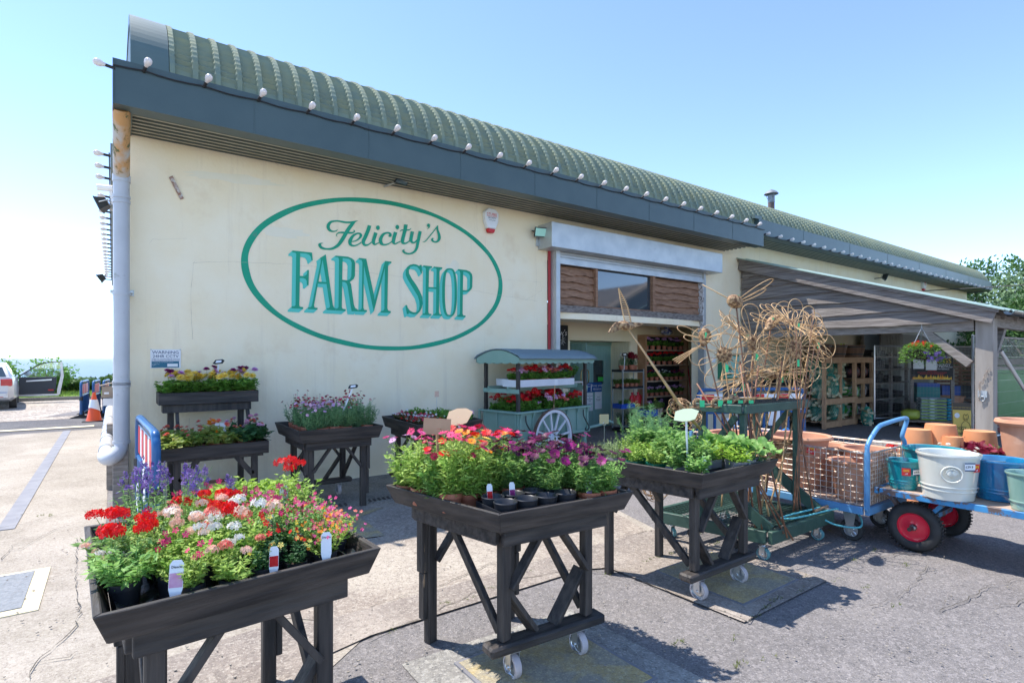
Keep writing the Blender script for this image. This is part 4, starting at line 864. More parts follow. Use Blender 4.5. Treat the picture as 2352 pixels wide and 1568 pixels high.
PK={
'verb_red':dict(pot=BPt,leaf=L_hrb,h=.14,r=.12,ns=24,lps=18,L=.036,w=.015,ft='umbel',n=3,R=.030,nf=20,fr=.42,up=.05,fl=[P_red],sp=.5),
'verb_peach':dict(pot=BPt,leaf=L_yel,h=.13,r=.12,ns=24,lps=18,L=.034,w=.013,ft='umbel',n=6,R=.024,nf=16,fr=.42,up=.035,fl=[P_pea,P_wht,P_cor],mixf=1,sp=.4),
'verb_white':dict(pot=BPt,leaf=L_yel,h=.13,r=.12,ns=24,lps=18,L=.034,w=.013,ft='umbel',n=6,R=.023,nf=16,fr=.42,up=.035,fl=[P_wht,P_pea],mixf=1,sp=.4),
'dias_coral':dict(pot=BPt,leaf=L_yel,h=.13,r=.11,ns=30,lps=18,L=.020,w=.010,ft='small',n=70,R=.0085,jit=.030,fl=[P_cor,P_ora,P_pnk]),
'dias_pink':dict(pot=BPt,leaf=L_hrb,h=.15,r=.12,ns=32,lps=20,L=.021,w=.011,ft='small',n=26,R=.010,jit=.032,fl=[P_pnk,P_rpk]),
'dias_few':dict(pot=BPt,leaf=L_yel,h=.13,r=.11,ns=30,lps=20,L=.022,w=.013,ft='small',n=7,R=.013,jit=.03,fl=[P_rpk]),
'minired':dict(pot=BPt,leaf=L_dark,h=.13,r=.09,ns=22,lps=16,L=.02,w=.011,ft='small',n=9,R=.012,jit=.03,fl=[P_red,P_yel]),
'spire':dict(pot=SP,leaf=L_hrb,h=.22,r=.12,ns=12,lps=14,L=.030,w=.008,ft='spike',n=4,R=.011,sl=.11,sr=.017,fl=[P_vio],lean=1),
'lime':dict(pot=BPt,leaf=L_lime,h=.15,r=.13,ns=34,lps=16,L=.036,w=.022),
'greenred':dict(pot=BPt,leaf=L_yel,h=.18,r=.11,ns=24,lps=16,L=.030,w=.017,ft='umbel',n=2,R=.026,nf=16,fr=.4,up=.06,fl=[P_red]),
'dai_pink':dict(pot=SP,leaf=L_yel,h=.26,r=.135,ns=36,lps=22,L=.046,w=.014,ft='daisy',n=7,R=.026,up=.045,fl=[P_rpk,P_pnk,P_dcc] if False else [P_rpk,P_pnk,M_dc],mixf=1,lo=.03,lean=.9),
'dai_lil':dict(pot=SP,leaf=L_yel,h=.27,r=.135,ns=32,lps=20,L=.042,w=.013,lo=.03,ft='daisy',n=7,R=.027,up=.04,fl=[P_lil,P_pnk,M_dc],mixf=1),
'dai_red':dict(pot=SP,leaf=L_hrb,h=.26,r=.13,ns=36,lps=22,L=.044,w=.013,lo=.03,ft='daisy',n=9,R=.026,up=.05,fl=[P_rpk,P_mar,P_red,M_dc],mixf=1),
'dai_mix':dict(pot=SP,leaf=L_yel,h=.27,r=.135,ns=36,lps=24,L=.046,w=.012,lo=.03,ft='daisy',n=6,R=.027,up=.04,fl=[P_rpk,P_mar,P_ora,P_rpk,P_red,M_dc],mixf=1),
'dai_yel':dict(pot=SP,leaf=L_yel,h=.26,r=.135,ns=36,lps=24,L=.045,w=.012,lo=.03,ft='daisy',n=4,R=.028,up=.03,fl=[P_yel,P_ora,M_dc],mixf=1),
'dai_pur':dict(pot=TP,leaf=L_hrb,h=.20,r=.12,ns=32,lps=24,lo=.03,L=.040,w=.014,ft='daisy',n=11,R=.028,up=.05,fl=[P_pur,P_mag,P_pur,M_dc],mixf=1,lean=.95),
'marg_red':dict(pot=SP,leaf=L_fea,h=.19,r=.11,ns=26,lps=22,L=.032,w=.005,shape='n',ft='daisy',n=16,R=.015,up=.05,fl=[P_mar,P_rpk,M_dcy],mixf=1,jit=.02),
'marg_pink':dict(pot=SP,leaf=L_fea,h=.18,r=.11,ns=26,lps=22,L=.032,w=.005,shape='n',ft='daisy',n=13,R=.017,up=.035,fl=[P_lpk,P_lil,M_dcy],mixf=1,jit=.02),
'marg_yel':dict(pot=SP,leaf=L_fea,h=.18,r=.11,ns=26,lps=22,L=.032,w=.005,shape='n',ft='daisy',n=12,R=.014,up=.035,fl=[P_yel,P_wht,M_dcy],mixf=1,jit=.02),
'marg_grn':dict(pot=SP,leaf=L_fea,h=.20,r=.12,ns=28,lps=24,L=.034,w=.005,shape='n',ft='daisy',n=4,R=.014,up=.05,fl=[P_mar,P_rpk,M_dcy],mixf=1,jit=.02),
'dahl_yel':dict(pot=SP,leaf=L_mid,h=.14,r=.12,ns=20,lps=9,L=.055,w=.038,ft='pompon',n=6,R=.040,up=.06,fl=[P_yel],lo=.2),
'dahl_mag':dict(pot=SP,leaf=L_mid,h=.14,r=.12,ns=20,lps=9,L=.055,w=.038,ft='pompon',n=4,R=.034,up=.08,fl=[P_mag,P_lil],lo=.2),
'bego_yel':dict(pot=SP,leaf=L_bego,h=.13,r=.12,ns=20,lps=6,L=.060,w=.048,ft='pompon',n=2,R=.022,up=.02,fl=[P_cor],lo=.3),
'bego_org':dict(pot=SP,leaf=L_bego,h=.15,r=.12,ns=18,lps=7,L=.058,w=.042,ft='pompon',n=4,R=.024,up=.03,fl=[P_cor,P_ora],lo=.3),
'bego_brz':dict(pot=SP,leaf=L_dark,h=.15,r=.12,ns=18,lps=6,L=.058,w=.044,ft='pompon',n=4,R=.024,up=.03,fl=[P_lpk,P_cor],lo=.3),
'bed_red':dict(pot=('small',M_bp),leaf=leafm('leaf_red_tinged',(.12,.05,.03),(.18,.22,.06),.25),h=.08,r=.10,ns=16,lps=9,L=.034,w=.026,ft='small',n=22,R=.014,jit=.02,fl=[P_rpk,P_wht,P_red]),
'bed_grn':dict(pot=('small',M_bp),leaf=L_mid,h=.10,r=.11,ns=22,lps=10,L=.040,w=.026),
'bed_pet':dict(pot=('small',M_bp),leaf=L_mid,h=.09,r=.11,ns=18,lps=10,L=.040,w=.022,ft='small',n=3,R=.026,jit=.02,fl=[P_lpk,P_lil]),
'ger_red':dict(pot=SP,leaf=L_mid,h=.13,r=.10,ns=15,lps=8,L=.045,w=.045,shape='r',ft='umbel',n=4,R=.034,nf=22,fr=.40,up=.085,fl=[P_red],lo=.3,sp=.2),
'ger_dred':dict(pot=SP,leaf=L_mid,h=.13,r=.10,ns=15,lps=8,L=.045,w=.045,shape='r',ft='umbel',n=4,R=.034,nf=22,fr=.40,up=.08,fl=[petal('petal_crimson',(.36,.0,.015),(.55,.005,.03))],lo=.3,sp=.2),
'ger_sal':dict(pot=SP,leaf=L_mid,h=.13,r=.10,ns=15,lps=8,L=.045,w=.045,shape='r',ft='umbel',n=4,R=.034,nf=22,fr=.40,up=.08,fl=[P_cor,P_pea],lo=.3,sp=.2),
'ger_pink':dict(pot=SP,leaf=L_mid,h=.13,r=.10,ns=15,lps=8,L=.045,w=.045,shape='r',ft='umbel',n=4,R=.032,nf=20,fr=.40,up=.08,fl=[P_lpk],lo=.3,sp=.2),
'ger_lil':dict(pot=SP,leaf=L_mid,h=.12,r=.09,ns=14,lps=8,L=.042,w=.042,shape='r',ft='umbel',n=3,R=.038,nf=20,fr=.40,up=.085,fl=[P_lil],lo=.3,sp=.2),
'ger_mag':dict(pot=SP,leaf=L_mid,h=.13,r=.09,ns=14,lps=8,L=.038,w=.038,shape='r',ft='umbel',n=5,R=.024,nf=12,fr=.5,up=.05,fl=[P_mag,petal('petal_crimson',(.36,.0,.015),(.55,.005,.03))],mixf=1,lo=.3,sp=.2),
'ger_wht':dict(pot=SP,leaf=L_mid,h=.13,r=.09,ns=14,lps=8,L=.038,w=.038,shape='r',ft='umbel',n=4,R=.024,nf=12,fr=.5,up=.05,fl=[P_wht],mixf=1,lo=.3,sp=.2),
'ger_bic':dict(pot=SP,leaf=L_mid,h=.11,r=.09,ns=14,lps=8,L=.038,w=.038,shape='r',ft='umbel',n=5,R=.023,nf=12,fr=.5,up=.05,fl=[P_lpk,P_lil],mixf=1,lo=.3,sp=.2),
'herb_thyme':dict(pot=GP,leaf=leafm('leaf_variegated',(.22,.32,.12),(.50,.58,.30)),h=.15,r=.11,ns=34,lps=20,L=.014,w=.008),
'herb_mint':dict(pot=GGP,leaf=L_yel,h=.15,r=.10,ns=26,lps=14,L=.030,w=.020),
'herb_sage':dict(pot=GP,leaf=L_hrb,h=.17,r=.12,ns=20,lps=11,L=.055,w=.028),
'herb_tall':dict(pot=GP,leaf=L_hrb,h=.28,r=.14,ns=22,lps=14,L=.060,w=.034,lean=.9),
'herb_lime':dict(pot=GP,leaf=L_lime,h=.15,r=.13,ns=22,lps=12,L=.062,w=.017),
'herb_rose':dict(pot=GP,leaf=L_hrb,h=.26,r=.08,ns=10,lps=34,L=.024,w=.005,shape='n'),
'fennel':dict(pot=GP,leaf=L_fea,h=.42,r=.20,ns=22,lps=60,L=.042,w=.0035,shape='n',lo=.3),
'nasturtium':dict(pot=GP,leaf=L_hrb,h=.18,r=.15,ns=20,lps=2,L=.085,w=.085,shape='r',lo=.75,lean=1.1),
'snapdragon':dict(pot=SP,leaf=L_dark,h=.20,r=.09,ns=12,lps=16,L=.036,w=.010,ft='spike',n=6,R=.022,sl=.06,sr=.02,fl=[P_mar]),
'snap_white':dict(pot=SP,leaf=L_fea,h=.22,r=.08,ns=14,lps=20,L=.030,w=.008,ft='spike',n=5,R=.012,sl=.06,sr=.012,fl=[P_wht]),
'coleus':dict(pot=SP,leaf=mat('leaf_coleus',(.16,.30,.03),(.10,.03,.03),60,.55,trans=.25,ramp=(.5,.6),rnd_v=.1),h=.13,r=.12,ns=20,lps=10,L=.05,w=.032),
'shrub_dk':dict(pot=('black',M_bp),leaf=L_dark,h=.25,r=.13,ns=24,lps=22,L=.026,w=.008),
'leafy':dict(pot=('black',M_bp),leaf=L_mid,h=.20,r=.14,ns=22,lps=16,L=.035,w=.022),
}
def plant(kind,loc,label,group=None,s_=1,var=None,rz=None,zs=None):
    NPL[0]+=1; v=(NPL[0]*5+NPL[0]//3)%3 if var is None else var; e=proto(kind,v); rzz=rnd.uniform(-.5,.5) if rz is None else rz
    sc3=(s_,s_,s_*(zs or 1)*rnd.uniform(.9,1.1)); TX,TY=rnd.uniform(-.07,.07),rnd.uniform(-.07,.07)
    if e[1]==0:
        t=e[0]; t.location=loc; t.rotation_euler=(TX,TY,rzz); t.scale=sc3; t['label']=label; e[1]=1
        if group: t['group']=group
    else:
        t=dup(e[0],loc,rzz,label,group,sc3); t.rotation_euler=(TX,TY,rzz)
        if not group and 'group' in t: del t['group']
    return t
ORD=['first','second','third','fourth','fifth','sixth','seventh','eighth','ninth','tenth','eleventh']
# ---------------------------------------------------------------- display tables on castors
def caster(t,p,r=.062,axis=(1,0,0),tyre=None,wheel=None):
    """fork with its wheel as a sub-part"""
    p=Vector(p); ax=Vector(axis).normalized(); f=MB()
    for s_ in (-1,1):
        a=p+ax*.026*s_; f.beam(a+Vector((0,0,r*1.25)),a+Vector((0,0,-.012)),.045,.004,0,ax)
    sd=Vector((-ax.y,ax.x,0)); f.beam(p+Vector((0,0,r*1.25))-sd*.03,p+Vector((0,0,r*1.25))+sd*.03,.06,.006); f.tube([p+Vector((0,0,r*1.25)),p+Vector((0,0,r*1.45))],.02,10)
    f.tube([p-ax*.034,p+ax*.034],.009,8); fo=f.build('castor',M_chr,t,smooth='auto')
    q=ax.to_track_quat('Z','Y').to_matrix().to_4x4(); w_=MB()
    w_.lathe([(r*.80,-.019),(r*.96,-.019),(r,-.012),(r,.012),(r*.96,.019),(r*.80,.019)],p,26,0,M=q)
    w_.lathe([(.012,-.012),(r*.35,-.014),(r*.7,-.008),(r*.80,-.017)],p,26,1,M=q); w_.lathe([(.012,.012),(r*.35,.014),(r*.7,.008),(r*.80,.017)],p,26,1,M=q)
    w_.build('wheel',[tyre or mat('pale_grey_tyre',(.45,.40,.40),(.55,.50,.50),8,.5),wheel or M_chr],fo,smooth='auto')
def table(label,Fp,Rp,Lp,z=.88,caster_at='front',wood=M_blkw,liner=True,fold=True,rimh=.10,splay=.035):
    Fp,Rp,Lp=Vector(Fp),Vector(Rp),Vector(Lp); U,V=(Rp-Fp),(Lp-Fp); lu,lv=U.length,V.length; U.normalize(); V.normalize(); Z=Vector((0,0,1))
    t=thing('display_table',label,'table',(Fp.x,Fp.y,0))
    def P(u,v,z): return U*u+V*v+Z*z
    zb=z-rimh
    # tray: four splayed rim boards mitred at the corners, then a bed
    th=.022
    def rimq(a,b_,inw):
        k=MB(); o=[P(*a,z),P(*b_,z)]; ci=[P(a[0]+inw[0][0]*splay,a[1]+inw[0][1]*splay,zb),P(b_[0]+inw[1][0]*splay,b_[1]+inw[1][1]*splay,zb)]
        oi=[P(a[0]+inw[0][0]*th,a[1]+inw[0][1]*th,z),P(b_[0]+inw[1][0]*th,b_[1]+inw[1][1]*th,z)]; cci=[P(a[0]+inw[0][0]*(splay+th),a[1]+inw[0][1]*(splay+th),zb),P(b_[0]+inw[1][0]*(splay+th),b_[1]+inw[1][1]*(splay+th),zb)]
        k.add([o[0],o[1],ci[1],ci[0],oi[0],oi[1],cci[1],cci[0]],[(0,3,2,1),(4,5,6,7),(0,1,5,4),(3,7,6,2),(0,4,7,3),(1,2,6,5)]); return k
    for (a,b_,inw) in (((0,0),(lu,0),((1,1),(-1,1))),((lu,0),(lu,lv),((-1,1),(-1,-1))),((lu,lv),(0,lv),((-1,-1),(1,-1))),((0,lv),(0,0),((1,-1),(1,1)))):
        rimq(a,b_,inw).build('rim_board',M_blkx if a[1]==b_[1] else M_blky,t,bevel=.003)
    b=MB(); s2=splay+th
    b.add([P(s2,s2,zb-.0),P(lu-s2,s2,zb),P(lu-s2,lv-s2,zb),P(s2,lv-s2,zb),P(s2,s2,zb+.015),P(lu-s2,s2,zb+.015),P(lu-s2,lv-s2,zb+.015),P(s2,lv-s2,zb+.015)],[(0,3,2,1),(4,5,6,7),(0,1,5,4),(1,2,6,5),(2,3,7,6),(3,0,4,7)])
    bed=b.build('bed',M_blk,t)
    if liner:
        k=MB(); n=14; vs=[]; rg=random.Random(int(lu*1e4))
        for i in range(n+1):
            for j in range(n+1):
                u=s2+.004+(lu-2*s2-.008)*i/n; v=s2+.004+(lv-2*s2-.008)*j/n; ed=(i in(0,n) or j in(0,n)); vs.append(P(u,v,zb+.02+(rg.uniform(.025,.065) if ed else rg.uniform(0,.008))))
        k.add(vs,[(i*(n+1)+j,(i+1)*(n+1)+j,(i+1)*(n+1)+j+1,i*(n+1)+j+1) for i in range(n) for j in range(n)]); k.build('liner',M_liner,bed)
    # frame under the bed
    fi=.10; b=MB(); za=zb-.045
    for (a,c) in (((fi,fi),(lu-fi,fi)),((fi,lv-fi),(lu-fi,lv-fi)),((fi,fi+.03),(fi,lv-fi-.03)),((lu-fi,fi+.03),(lu-fi,lv-fi-.03))): b.beam(P(*a,za+.0),P(*c,za),.035,.085)
    b.build('frame',M_blkx,t,bevel=.003)
    li=.165; zt=zb-.06; cz=.175
    L4=[(li,li,'f'),(lu-li,li,'f'),(li,lv-li,'b'),(lu-li,lv-li,'b')]
    for (u,v,e) in L4:
        z0=cz+.03 if e[0]==caster_at[0] else .0
        b=MB(); b.beam(P(u,v,z0),P(u,v,zt),.062,.05,0,V); lg=b.build('leg',M_blk,t,bevel=.006)
        if z0==0 and fold:
            b=MB(); su=-1 if u<lu/2 else 1; b.beam(P(u+su*.045,v,.14),P(u+su*.045,v,.40),.03,.045,0,V); b.beam(P(u+su*.05,v,.405),P(u+su*.05,v,zt+.02),.04,.055,0,V); b.build('folding_leg',M_blk,lg,bevel=.004)
    vc=li if caster_at=='front' else lv-li; vo=lv-li if caster_at=='front' else li; sg=1 if caster_at=='front' else -1
    b=MB(); b.beam(P(li-.10,vc,cz),P(lu-li+.10,vc,cz),.105,.052); b.build('castor_bar',M_blkx,t,bevel=.012)
    for u in (li+.0,lu-li-.0): 
        br=MB(); br.beam(P(u,vc+sg*.03,cz+.06),P(u,vo-sg*.18,zt-.02),.05,.028,0,U); br.build('long_brace',M_blk,t,bevel=.003)
    for (v,zz) in ((li,1),(lv-li,1)):
        for su,u in ((1,li),(-1,lu-li)):
            br=MB(); br.beam(P(u+su*.02,v-.022,zt-.26),P(u+su*.21,v-.022,zt+.0),.026,.05,0,V); br.build('knee_brace',M_blk,t,bevel=.003)
    for su,u in ((1,li),(-1,lu-li)):
        br=MB(); br.beam(P(u+su*.015,vc+.026,cz+.28),P(u+su*.20,vc+.026,cz+.02),.028,.075,0,V); br.build('bar_brace',M_blk,t,bevel=.003)
    for u in (li+.05,lu-li-.05): caster(t,P(u,vc,.063),.062,U)
    return t,(lambda u,v: Fp+P(u,v,zb+.022)),lu,lv
def label_stick(label,base,h,lean,kind='white',card=(.06,.035),cat='plant label'):
    t=thing('price_sign',label,cat,tuple(base)); top=Vector((lean[0],lean[1],h)); b=MB()
    if kind=='wood':
        b.beam((0,0,0),top,.014,.008,0); b.build('stick',mat('pale_stick',(.45,.25,.14),(.52,.30,.18),8,.6),t); M=Matrix.Translation(top)@Matrix.Rotation(R(-28),4,'Z')@Matrix.Rotation(R(82),4,'X')@Matrix.Rotation(R(-4),4,'Z')
        c=MB(); c.box(-card[0],card[0],-card[1],card[1],.004,.012,0,M); c.build('card',MT['pale_stick'],t)
    else:
        b.beam((0,0,0),top,.017,.004,0,(0,1,0)); b.build('stick',M_white,t); M=Matrix.Translation(top)@Matrix.Rotation(R(-32),4,'Z')@Matrix.Rotation(R(kind=='cream' and 62 or 48),4,'X')@Matrix.Rotation(R(10),4,'Z')
        P=[(-1,-.55),(-.55,-1),(.75,-1),(1,.3),(.6,1),(-.65,1)] if kind=='oct' else [(-1,-.5),(-.6,.8),(0,1),(.6,.85),(1,.3),(.45,-.85),(0,-1),(-.5,-.9)]
        c=MB(); c.prism([M@Vector((x*card[0],y*card[1],0)) for x,y in P],M.to_3x3()@Vector((0,0,.004))); c.build('card',M_dk if kind=='oct' else mat('peach_card' if kind=='cream' else 'pale_green_card',(.66,.46,.28) if kind=='cream' else (.48,.56,.38),rough=.5),t)
        if kind=='oct':
            c=MB(); c.prism([M@Vector((x*card[0]*.55,y*card[1]*.5,.0045)) for x,y in P],M.to_3x3()@Vector((0,0,.002))); c.build('window',M_paper,t)
    return t
def plug(label,base,col,rz,words=None,h=.085,wd_=.036,tilt=12):
    t=thing('plant_label',label,'plant label',tuple(base),rz); t.rotation_euler=(R(-tilt),0,rz); b=MB(); P=[(-wd_*.3,-.03),(wd_*.3,-.03),(wd_/2,.0),(wd_/2,h*.85),(wd_*.3,h),(-wd_*.3,h),(-wd_/2,h*.85),(-wd_/2,.0)]
    b.prism([(x,0,z) for x,z in P],(0,.0012,0)); b.build('card',M_paper,t)
    if col: b=MB(); b.box(-wd_*.46,wd_*.46,-.0012,-.0003,.004,h*.55); b.build('picture',col,t)
    if words: text(words,.0105,T(0,-.0008,h*.76),M_ink,t)
    return t
def tray(label,loc,u,v,rz=0,m=M_bp,h=.035,cat='plant tray',name='plant_tray',z0=0):
    t=thing(name,label,cat,loc,rz); b=MB(); th=.004
    for (a,c,d,e) in ((-u/2,u/2,-v/2,-v/2+th),(-u/2,u/2,v/2-th,v/2),(-u/2,-u/2+th,-v/2+th,v/2-th),(u/2-th,u/2,-v/2+th,v/2-th)): b.box(a,c,d,e,0,h)
    b.box(-u/2+th,u/2-th,-v/2+th,v/2-th,0,.004); b.build('tray',m,t); return t
# ---- table 1: front left
t1,P1,lu,lv=table('black display table nearest the camera at lower left, packed with red, peach and violet flowers',(-.046,1.918,0),(.829,1.985,0),(-.10,2.99,0))
D={'verb_red':'red verbena','verb_peach':'peach verbena','verb_white':'white verbena','dias_coral':'coral flowered diascia','dias_pink':'pink flowered trailing plant','dias_few':'leafy lime plant with pink blooms','minired':'dark plant with tiny red blooms','spire':'violet flower spires','lime':'lime green leafy plant','greenred':'leafy plant with red flower'}
rows=[[None,'dias_few','verb_peach','minired','minired','dias_coral',None],
['verb_red','dias_few','verb_white','verb_peach','minired','dias_pink','dias_coral'],
['verb_red','verb_white','verb_peach','verb_red','dias_few','dias_pink','dias_coral'],
['verb_red','dias_few','verb_white','verb_peach','dias_pink','dias_few','dias_pink'],
[None,'spire','verb_red','verb_red','dias_few','dias_pink','greenred'],
[None,'spire','dias_few','spire','lime','lime','greenred'],
[None,'spire','spire','dias_few','lime','lime','lime']]
JN=['front','second','third','fourth','fifth','sixth','back']
for j,rw in enumerate(rows):
    for i,k in enumerate(rw):
        if not k: continue
        u=.10+.112*i+rnd.uniform(-.012,.012)+(.05 if j==0 else 0); v=.105+.132*j+rnd.uniform(-.01,.01)
        if u>lu-.09: u=lu-.09
        p=P1(u,v); plant(k,p,f"{D[k]} {ORD[sum(1 for q in rw[:i] if q)]} from left in {JN[j]} row of nearest left table",'plants on the front left table',s_=rnd.uniform(.92,1.15) if j else rnd.uniform(.85,.95))
plant('verb_white',P1(.055,.45)+Vector((-.01,0,.0)),'white verbena sprawling over the left edge of the nearest left table','plants on the front left table',.72,zs=.9)
tray('long black plant tray along the front right of the nearest left table',P1(.60,.095)+Vector((0,0,.004)),.34,.1,.075,h=.05)
plug('white plant label with pink picture at front of nearest left table',P1(.21,.115)+Vector((.0,-.06,.085)),P_lpk,-.35,'Diascia',h=.085,wd_=.040)
plug('white plant label by the coral flowers on nearest left table',P1(.68,.09)+Vector((0,-.05,.09)),None,-.3,'Diascia',h=.075,wd_=.036)
plug('white plant label with red picture on nearest left table',P1(.50,.10)+Vector((0,-.05,.08)),P_red,-.3,None,h=.07,wd_=.03)
plug('white rounded plant label among pink flowers on nearest left table',P1(.56,.36)+Vector((0,-.05,.10)),None,-.2,None,h=.09,wd_=.035)
plug('white plant label standing at back right of nearest left table',P1(.70,.66)+Vector((0,-.05,.14)),None,-.2,None,h=.09,wd_=.035)
# ---- table 2: centre
t2,P2,lu,lv=table('black display table on castors in the centre foreground with purple daisies',(1.44,2.08,0),(2.29,2.02,0),(1.257,2.96,0))
D={'dai_pink':'pink and red daisies','dai_lil':'lilac and pink daisies','dai_red':'deep red daisies','dai_mix':'orange and yellow daisies','dai_yel':'yellow and orange daisies','dai_pur':'dark purple daisies'}
rows=[[None,None,None,None,None,'dai_pur','dai_pur'],
[None,None,None,None,'dai_pur','dai_pur','dai_pur'],
['dai_mix','dai_mix','dai_mix','dai_pur','dai_pur','dai_pur','dai_pur'],
['dai_red','dai_mix','dai_yel','dai_red','dai_pur','dai_pur','dai_pur'],
['dai_pink','dai_red','dai_pink','dai_yel','dai_mix','dai_pur','dai_pur'],
['dai_pink','dai_pink','dai_red','dai_red','dai_mix','dai_red','dai_red']]
rows[5][0]='dai_lil'
JN=['front','second','third','fourth','fifth','back']
for j,rw in enumerate(rows):
    for i,k in enumerate(rw):
        if not k: continue
        u=.075+.116*i+rnd.uniform(-.006,.006); v=.11+.142*j+rnd.uniform(-.006,.006)+(.05 if j==2 and i<3 else 0)
        plant(k,P2(u,v),f"{D[k]} in brown pot, {ORD[sum(1 for q in rw[:i] if q)]} from left in {JN[j]} row of centre table",'daisies on the centre table',rnd.uniform(1.0,1.16))
tc=thing('cup_tray','empty black cup tray at the front corner of the centre table','plant tray',tuple(P2(.05,.05)+Vector((0,0,.022))),math.atan2(-.06,.85)); b=MB()
for i in range(4):
    for j in range(2):
        c=(.062+i*.122,.062+j*.122,0); b.lathe([(.036,.004),(.052,.078),(.057,.082),(.060,.078),(.043,.0)],c,22)
        b.lathe([(.0,.004),(.036,.004)],c,18)
b.box(0,.49,0,.004,.0,.05); b.box(0,.49,.244,.248,.0,.05); b.box(0,.004,.004,.244,0,.05); b.box(.486,.49,.004,.244,0,.05)
b.build('tray',M_bp,tc,smooth='auto')
for (u,v,s_,m,wd) in ((.19,.33,'white and orange plant label in the pots of the centre table',P_red,None),(.30,.30,'white plant label with magenta picture on the centre table',P_mag,None),(.62,.12,'small dark plant label beside a purple daisy pot on centre table',P_vio,None)):
    plug(s_,P2(u,v)+Vector((0,-.05,.07)),m,-.3,None,h=.085,wd_=.03)
label_stick('wooden price board on a stick at back left of the centre table',P2(.14,.62),.42,(.0,.03),'wood',(.075,.045))
label_stick('peach coloured blank sign on a white stake behind the centre table flowers',P2(.46,.86),.44,(-.01,.02),'cream',(.09,.055))
# ---- table 3: herbs
t3,P3,lu,lv=table('black display table on castors with pots of green herbs, standing over a mossy plate',(2.96,2.06,0),(3.86,2.06,0),(2.80,3.05,0),fold=False)
D={'herb_thyme':'variegated thyme','herb_mint':'small leaved mint','herb_sage':'broad leaved sage like herb','herb_tall':'tall leafy herb','herb_lime':'lime green strap leaved herb','herb_rose':'upright rosemary','fennel':'tall feathery fennel','nasturtium':'round leaved nasturtium'}
rows=[['herb_sage',None,None,'herb_lime','nasturtium','nasturtium'],['herb_tall','herb_sage','herb_sage','herb_lime','nasturtium','nasturtium'],
['herb_mint','herb_tall','herb_tall','herb_sage','herb_lime','nasturtium'],['herb_mint','herb_mint','herb_tall','herb_tall','herb_sage','herb_sage'],
['herb_thyme','herb_mint','herb_tall','fennel','herb_tall','herb_sage'],['herb_thyme','herb_thyme','herb_rose','fennel','herb_mint','herb_tall']]
for j,rw in enumerate(rows):
    for i,k in enumerate(rw):
        if not k: continue
        plant(k,P3(.10+.138*i+rnd.uniform(-.008,.008),.10+.155*j),f"{D[k]} {ORD[sum(1 for q in rw[:i] if q)]} from left in {JN[j]} row of herb table",'herbs on the herb table',rnd.uniform(.85,.98))
label_stick('pale green blank sign on a tall white stake in the herb table',P3(.18,.22),.42,(-.02,.0),'green',(.10,.05))
plug('white plant label in the nasturtium pot on the herb table',P3(.62,.10)+Vector((0,-.04,.09)),None,-.3,None,h=.08,wd_=.035)
plug('white plant label in a sage pot on the herb table',P3(.12,.06)+Vector((0,-.0,.09)),None,-.3,None,h=.08,wd_=.035)
c=MB(); tb=thing('clip_sign','small khaki card on a wire clip at back of the herb table','plant label',tuple(P3(.14,.86))); c.tube([(0,0,.1),(0,0,.30)],.002,5); c.tube([(.012*math.cos(a),.0,.31+.012*math.sin(a)) for a in [k*.52 for k in range(12)]],.002,5,closed=True); c.build('wire',M_chr,tb); c=MB(); c.box(-.035,.035,-.002,.002,.31,.38,0,Matrix.Rotation(R(-25),4,'Z')); c.build('card',mat('khaki_card',(.42,.36,.20),rough=.6),tb)
tray('black plant tray with empty cells at front of herb table',P3(.30,.10),.26,.12,0,h=.05)
# ---- two tables by the wall
t4,P4,lu,lv=table('black display table against the cream wall with feathery marguerites, left of the other wall table',(1.48,5.62,0),(2.36,5.60,0),(1.48,6.60,0),caster_at='back',rimh=.13)
rows=[['marg_pink','marg_pink','marg_pink','marg_grn','marg_grn','marg_grn'],['marg_pink','marg_pink','marg_grn','marg_yel','marg_grn','marg_grn'],['marg_red','marg_pink','marg_pink','marg_yel','marg_yel','marg_grn'],['marg_red','marg_pink','marg_red','marg_yel','marg_grn','marg_red'],['marg_red','marg_red','marg_red','marg_red','marg_red','marg_red'],['marg_red','marg_red','marg_red','marg_grn','marg_yel','marg_red']]
D={'marg_pink':'pink marguerites','marg_grn':'feathery green marguerite','marg_yel':'pale yellow marguerites','marg_red':'dark red marguerites'}
for j,rw in enumerate(rows):
    for i,k in enumerate(rw): plant(k,P4(.17+.115*i,.14+.135*j),f"{D[k]}, {ORD[sum(1 for q in rw[:i] if q)]} from left in {JN[j]} row of left wall table",'marguerites on the wall table',rnd.uniform(1.1,1.3),zs=1.12)
label_stick('grey framed price sign on a leaning white stake in the marguerites',P4(.42,.25),.52,(.22,.0),'oct',(.055,.025))
t5,P5,lu,lv=table('black display table by the cream wall beside the flower cart, with bedding plants',(2.66,5.38,0),(3.56,5.48,0),(2.72,6.52,0),caster_at='back',fold=False,rimh=.13)
rows=[['bed_red','bed_red','bed_grn','bed_grn','bed_pet'],['bed_red','bed_red','bed_grn','bed_grn','bed_pet'],['bed_red','bed_red','bed_grn','bed_grn','bed_grn'],['bed_red','bed_grn','bed_grn','bed_grn','bed_grn'],['bed_red','bed_grn','bed_grn','bed_grn','bed_grn']]
D={'bed_red':'red and white begonias','bed_grn':'green bedding plant','bed_pet':'bedding plant with lilac trumpets'}
for j,rw in enumerate(rows):
    for i,k in enumerate(rw): plant(k,P5(.15+.145*i,.14+.18*j),f"{D[k]}, {ORD[sum(1 for q in rw[:i] if q)]} from left in {JN[j]} row of right wall table",'bedding plants on the right wall table',rnd.uniform(1.1,1.25))
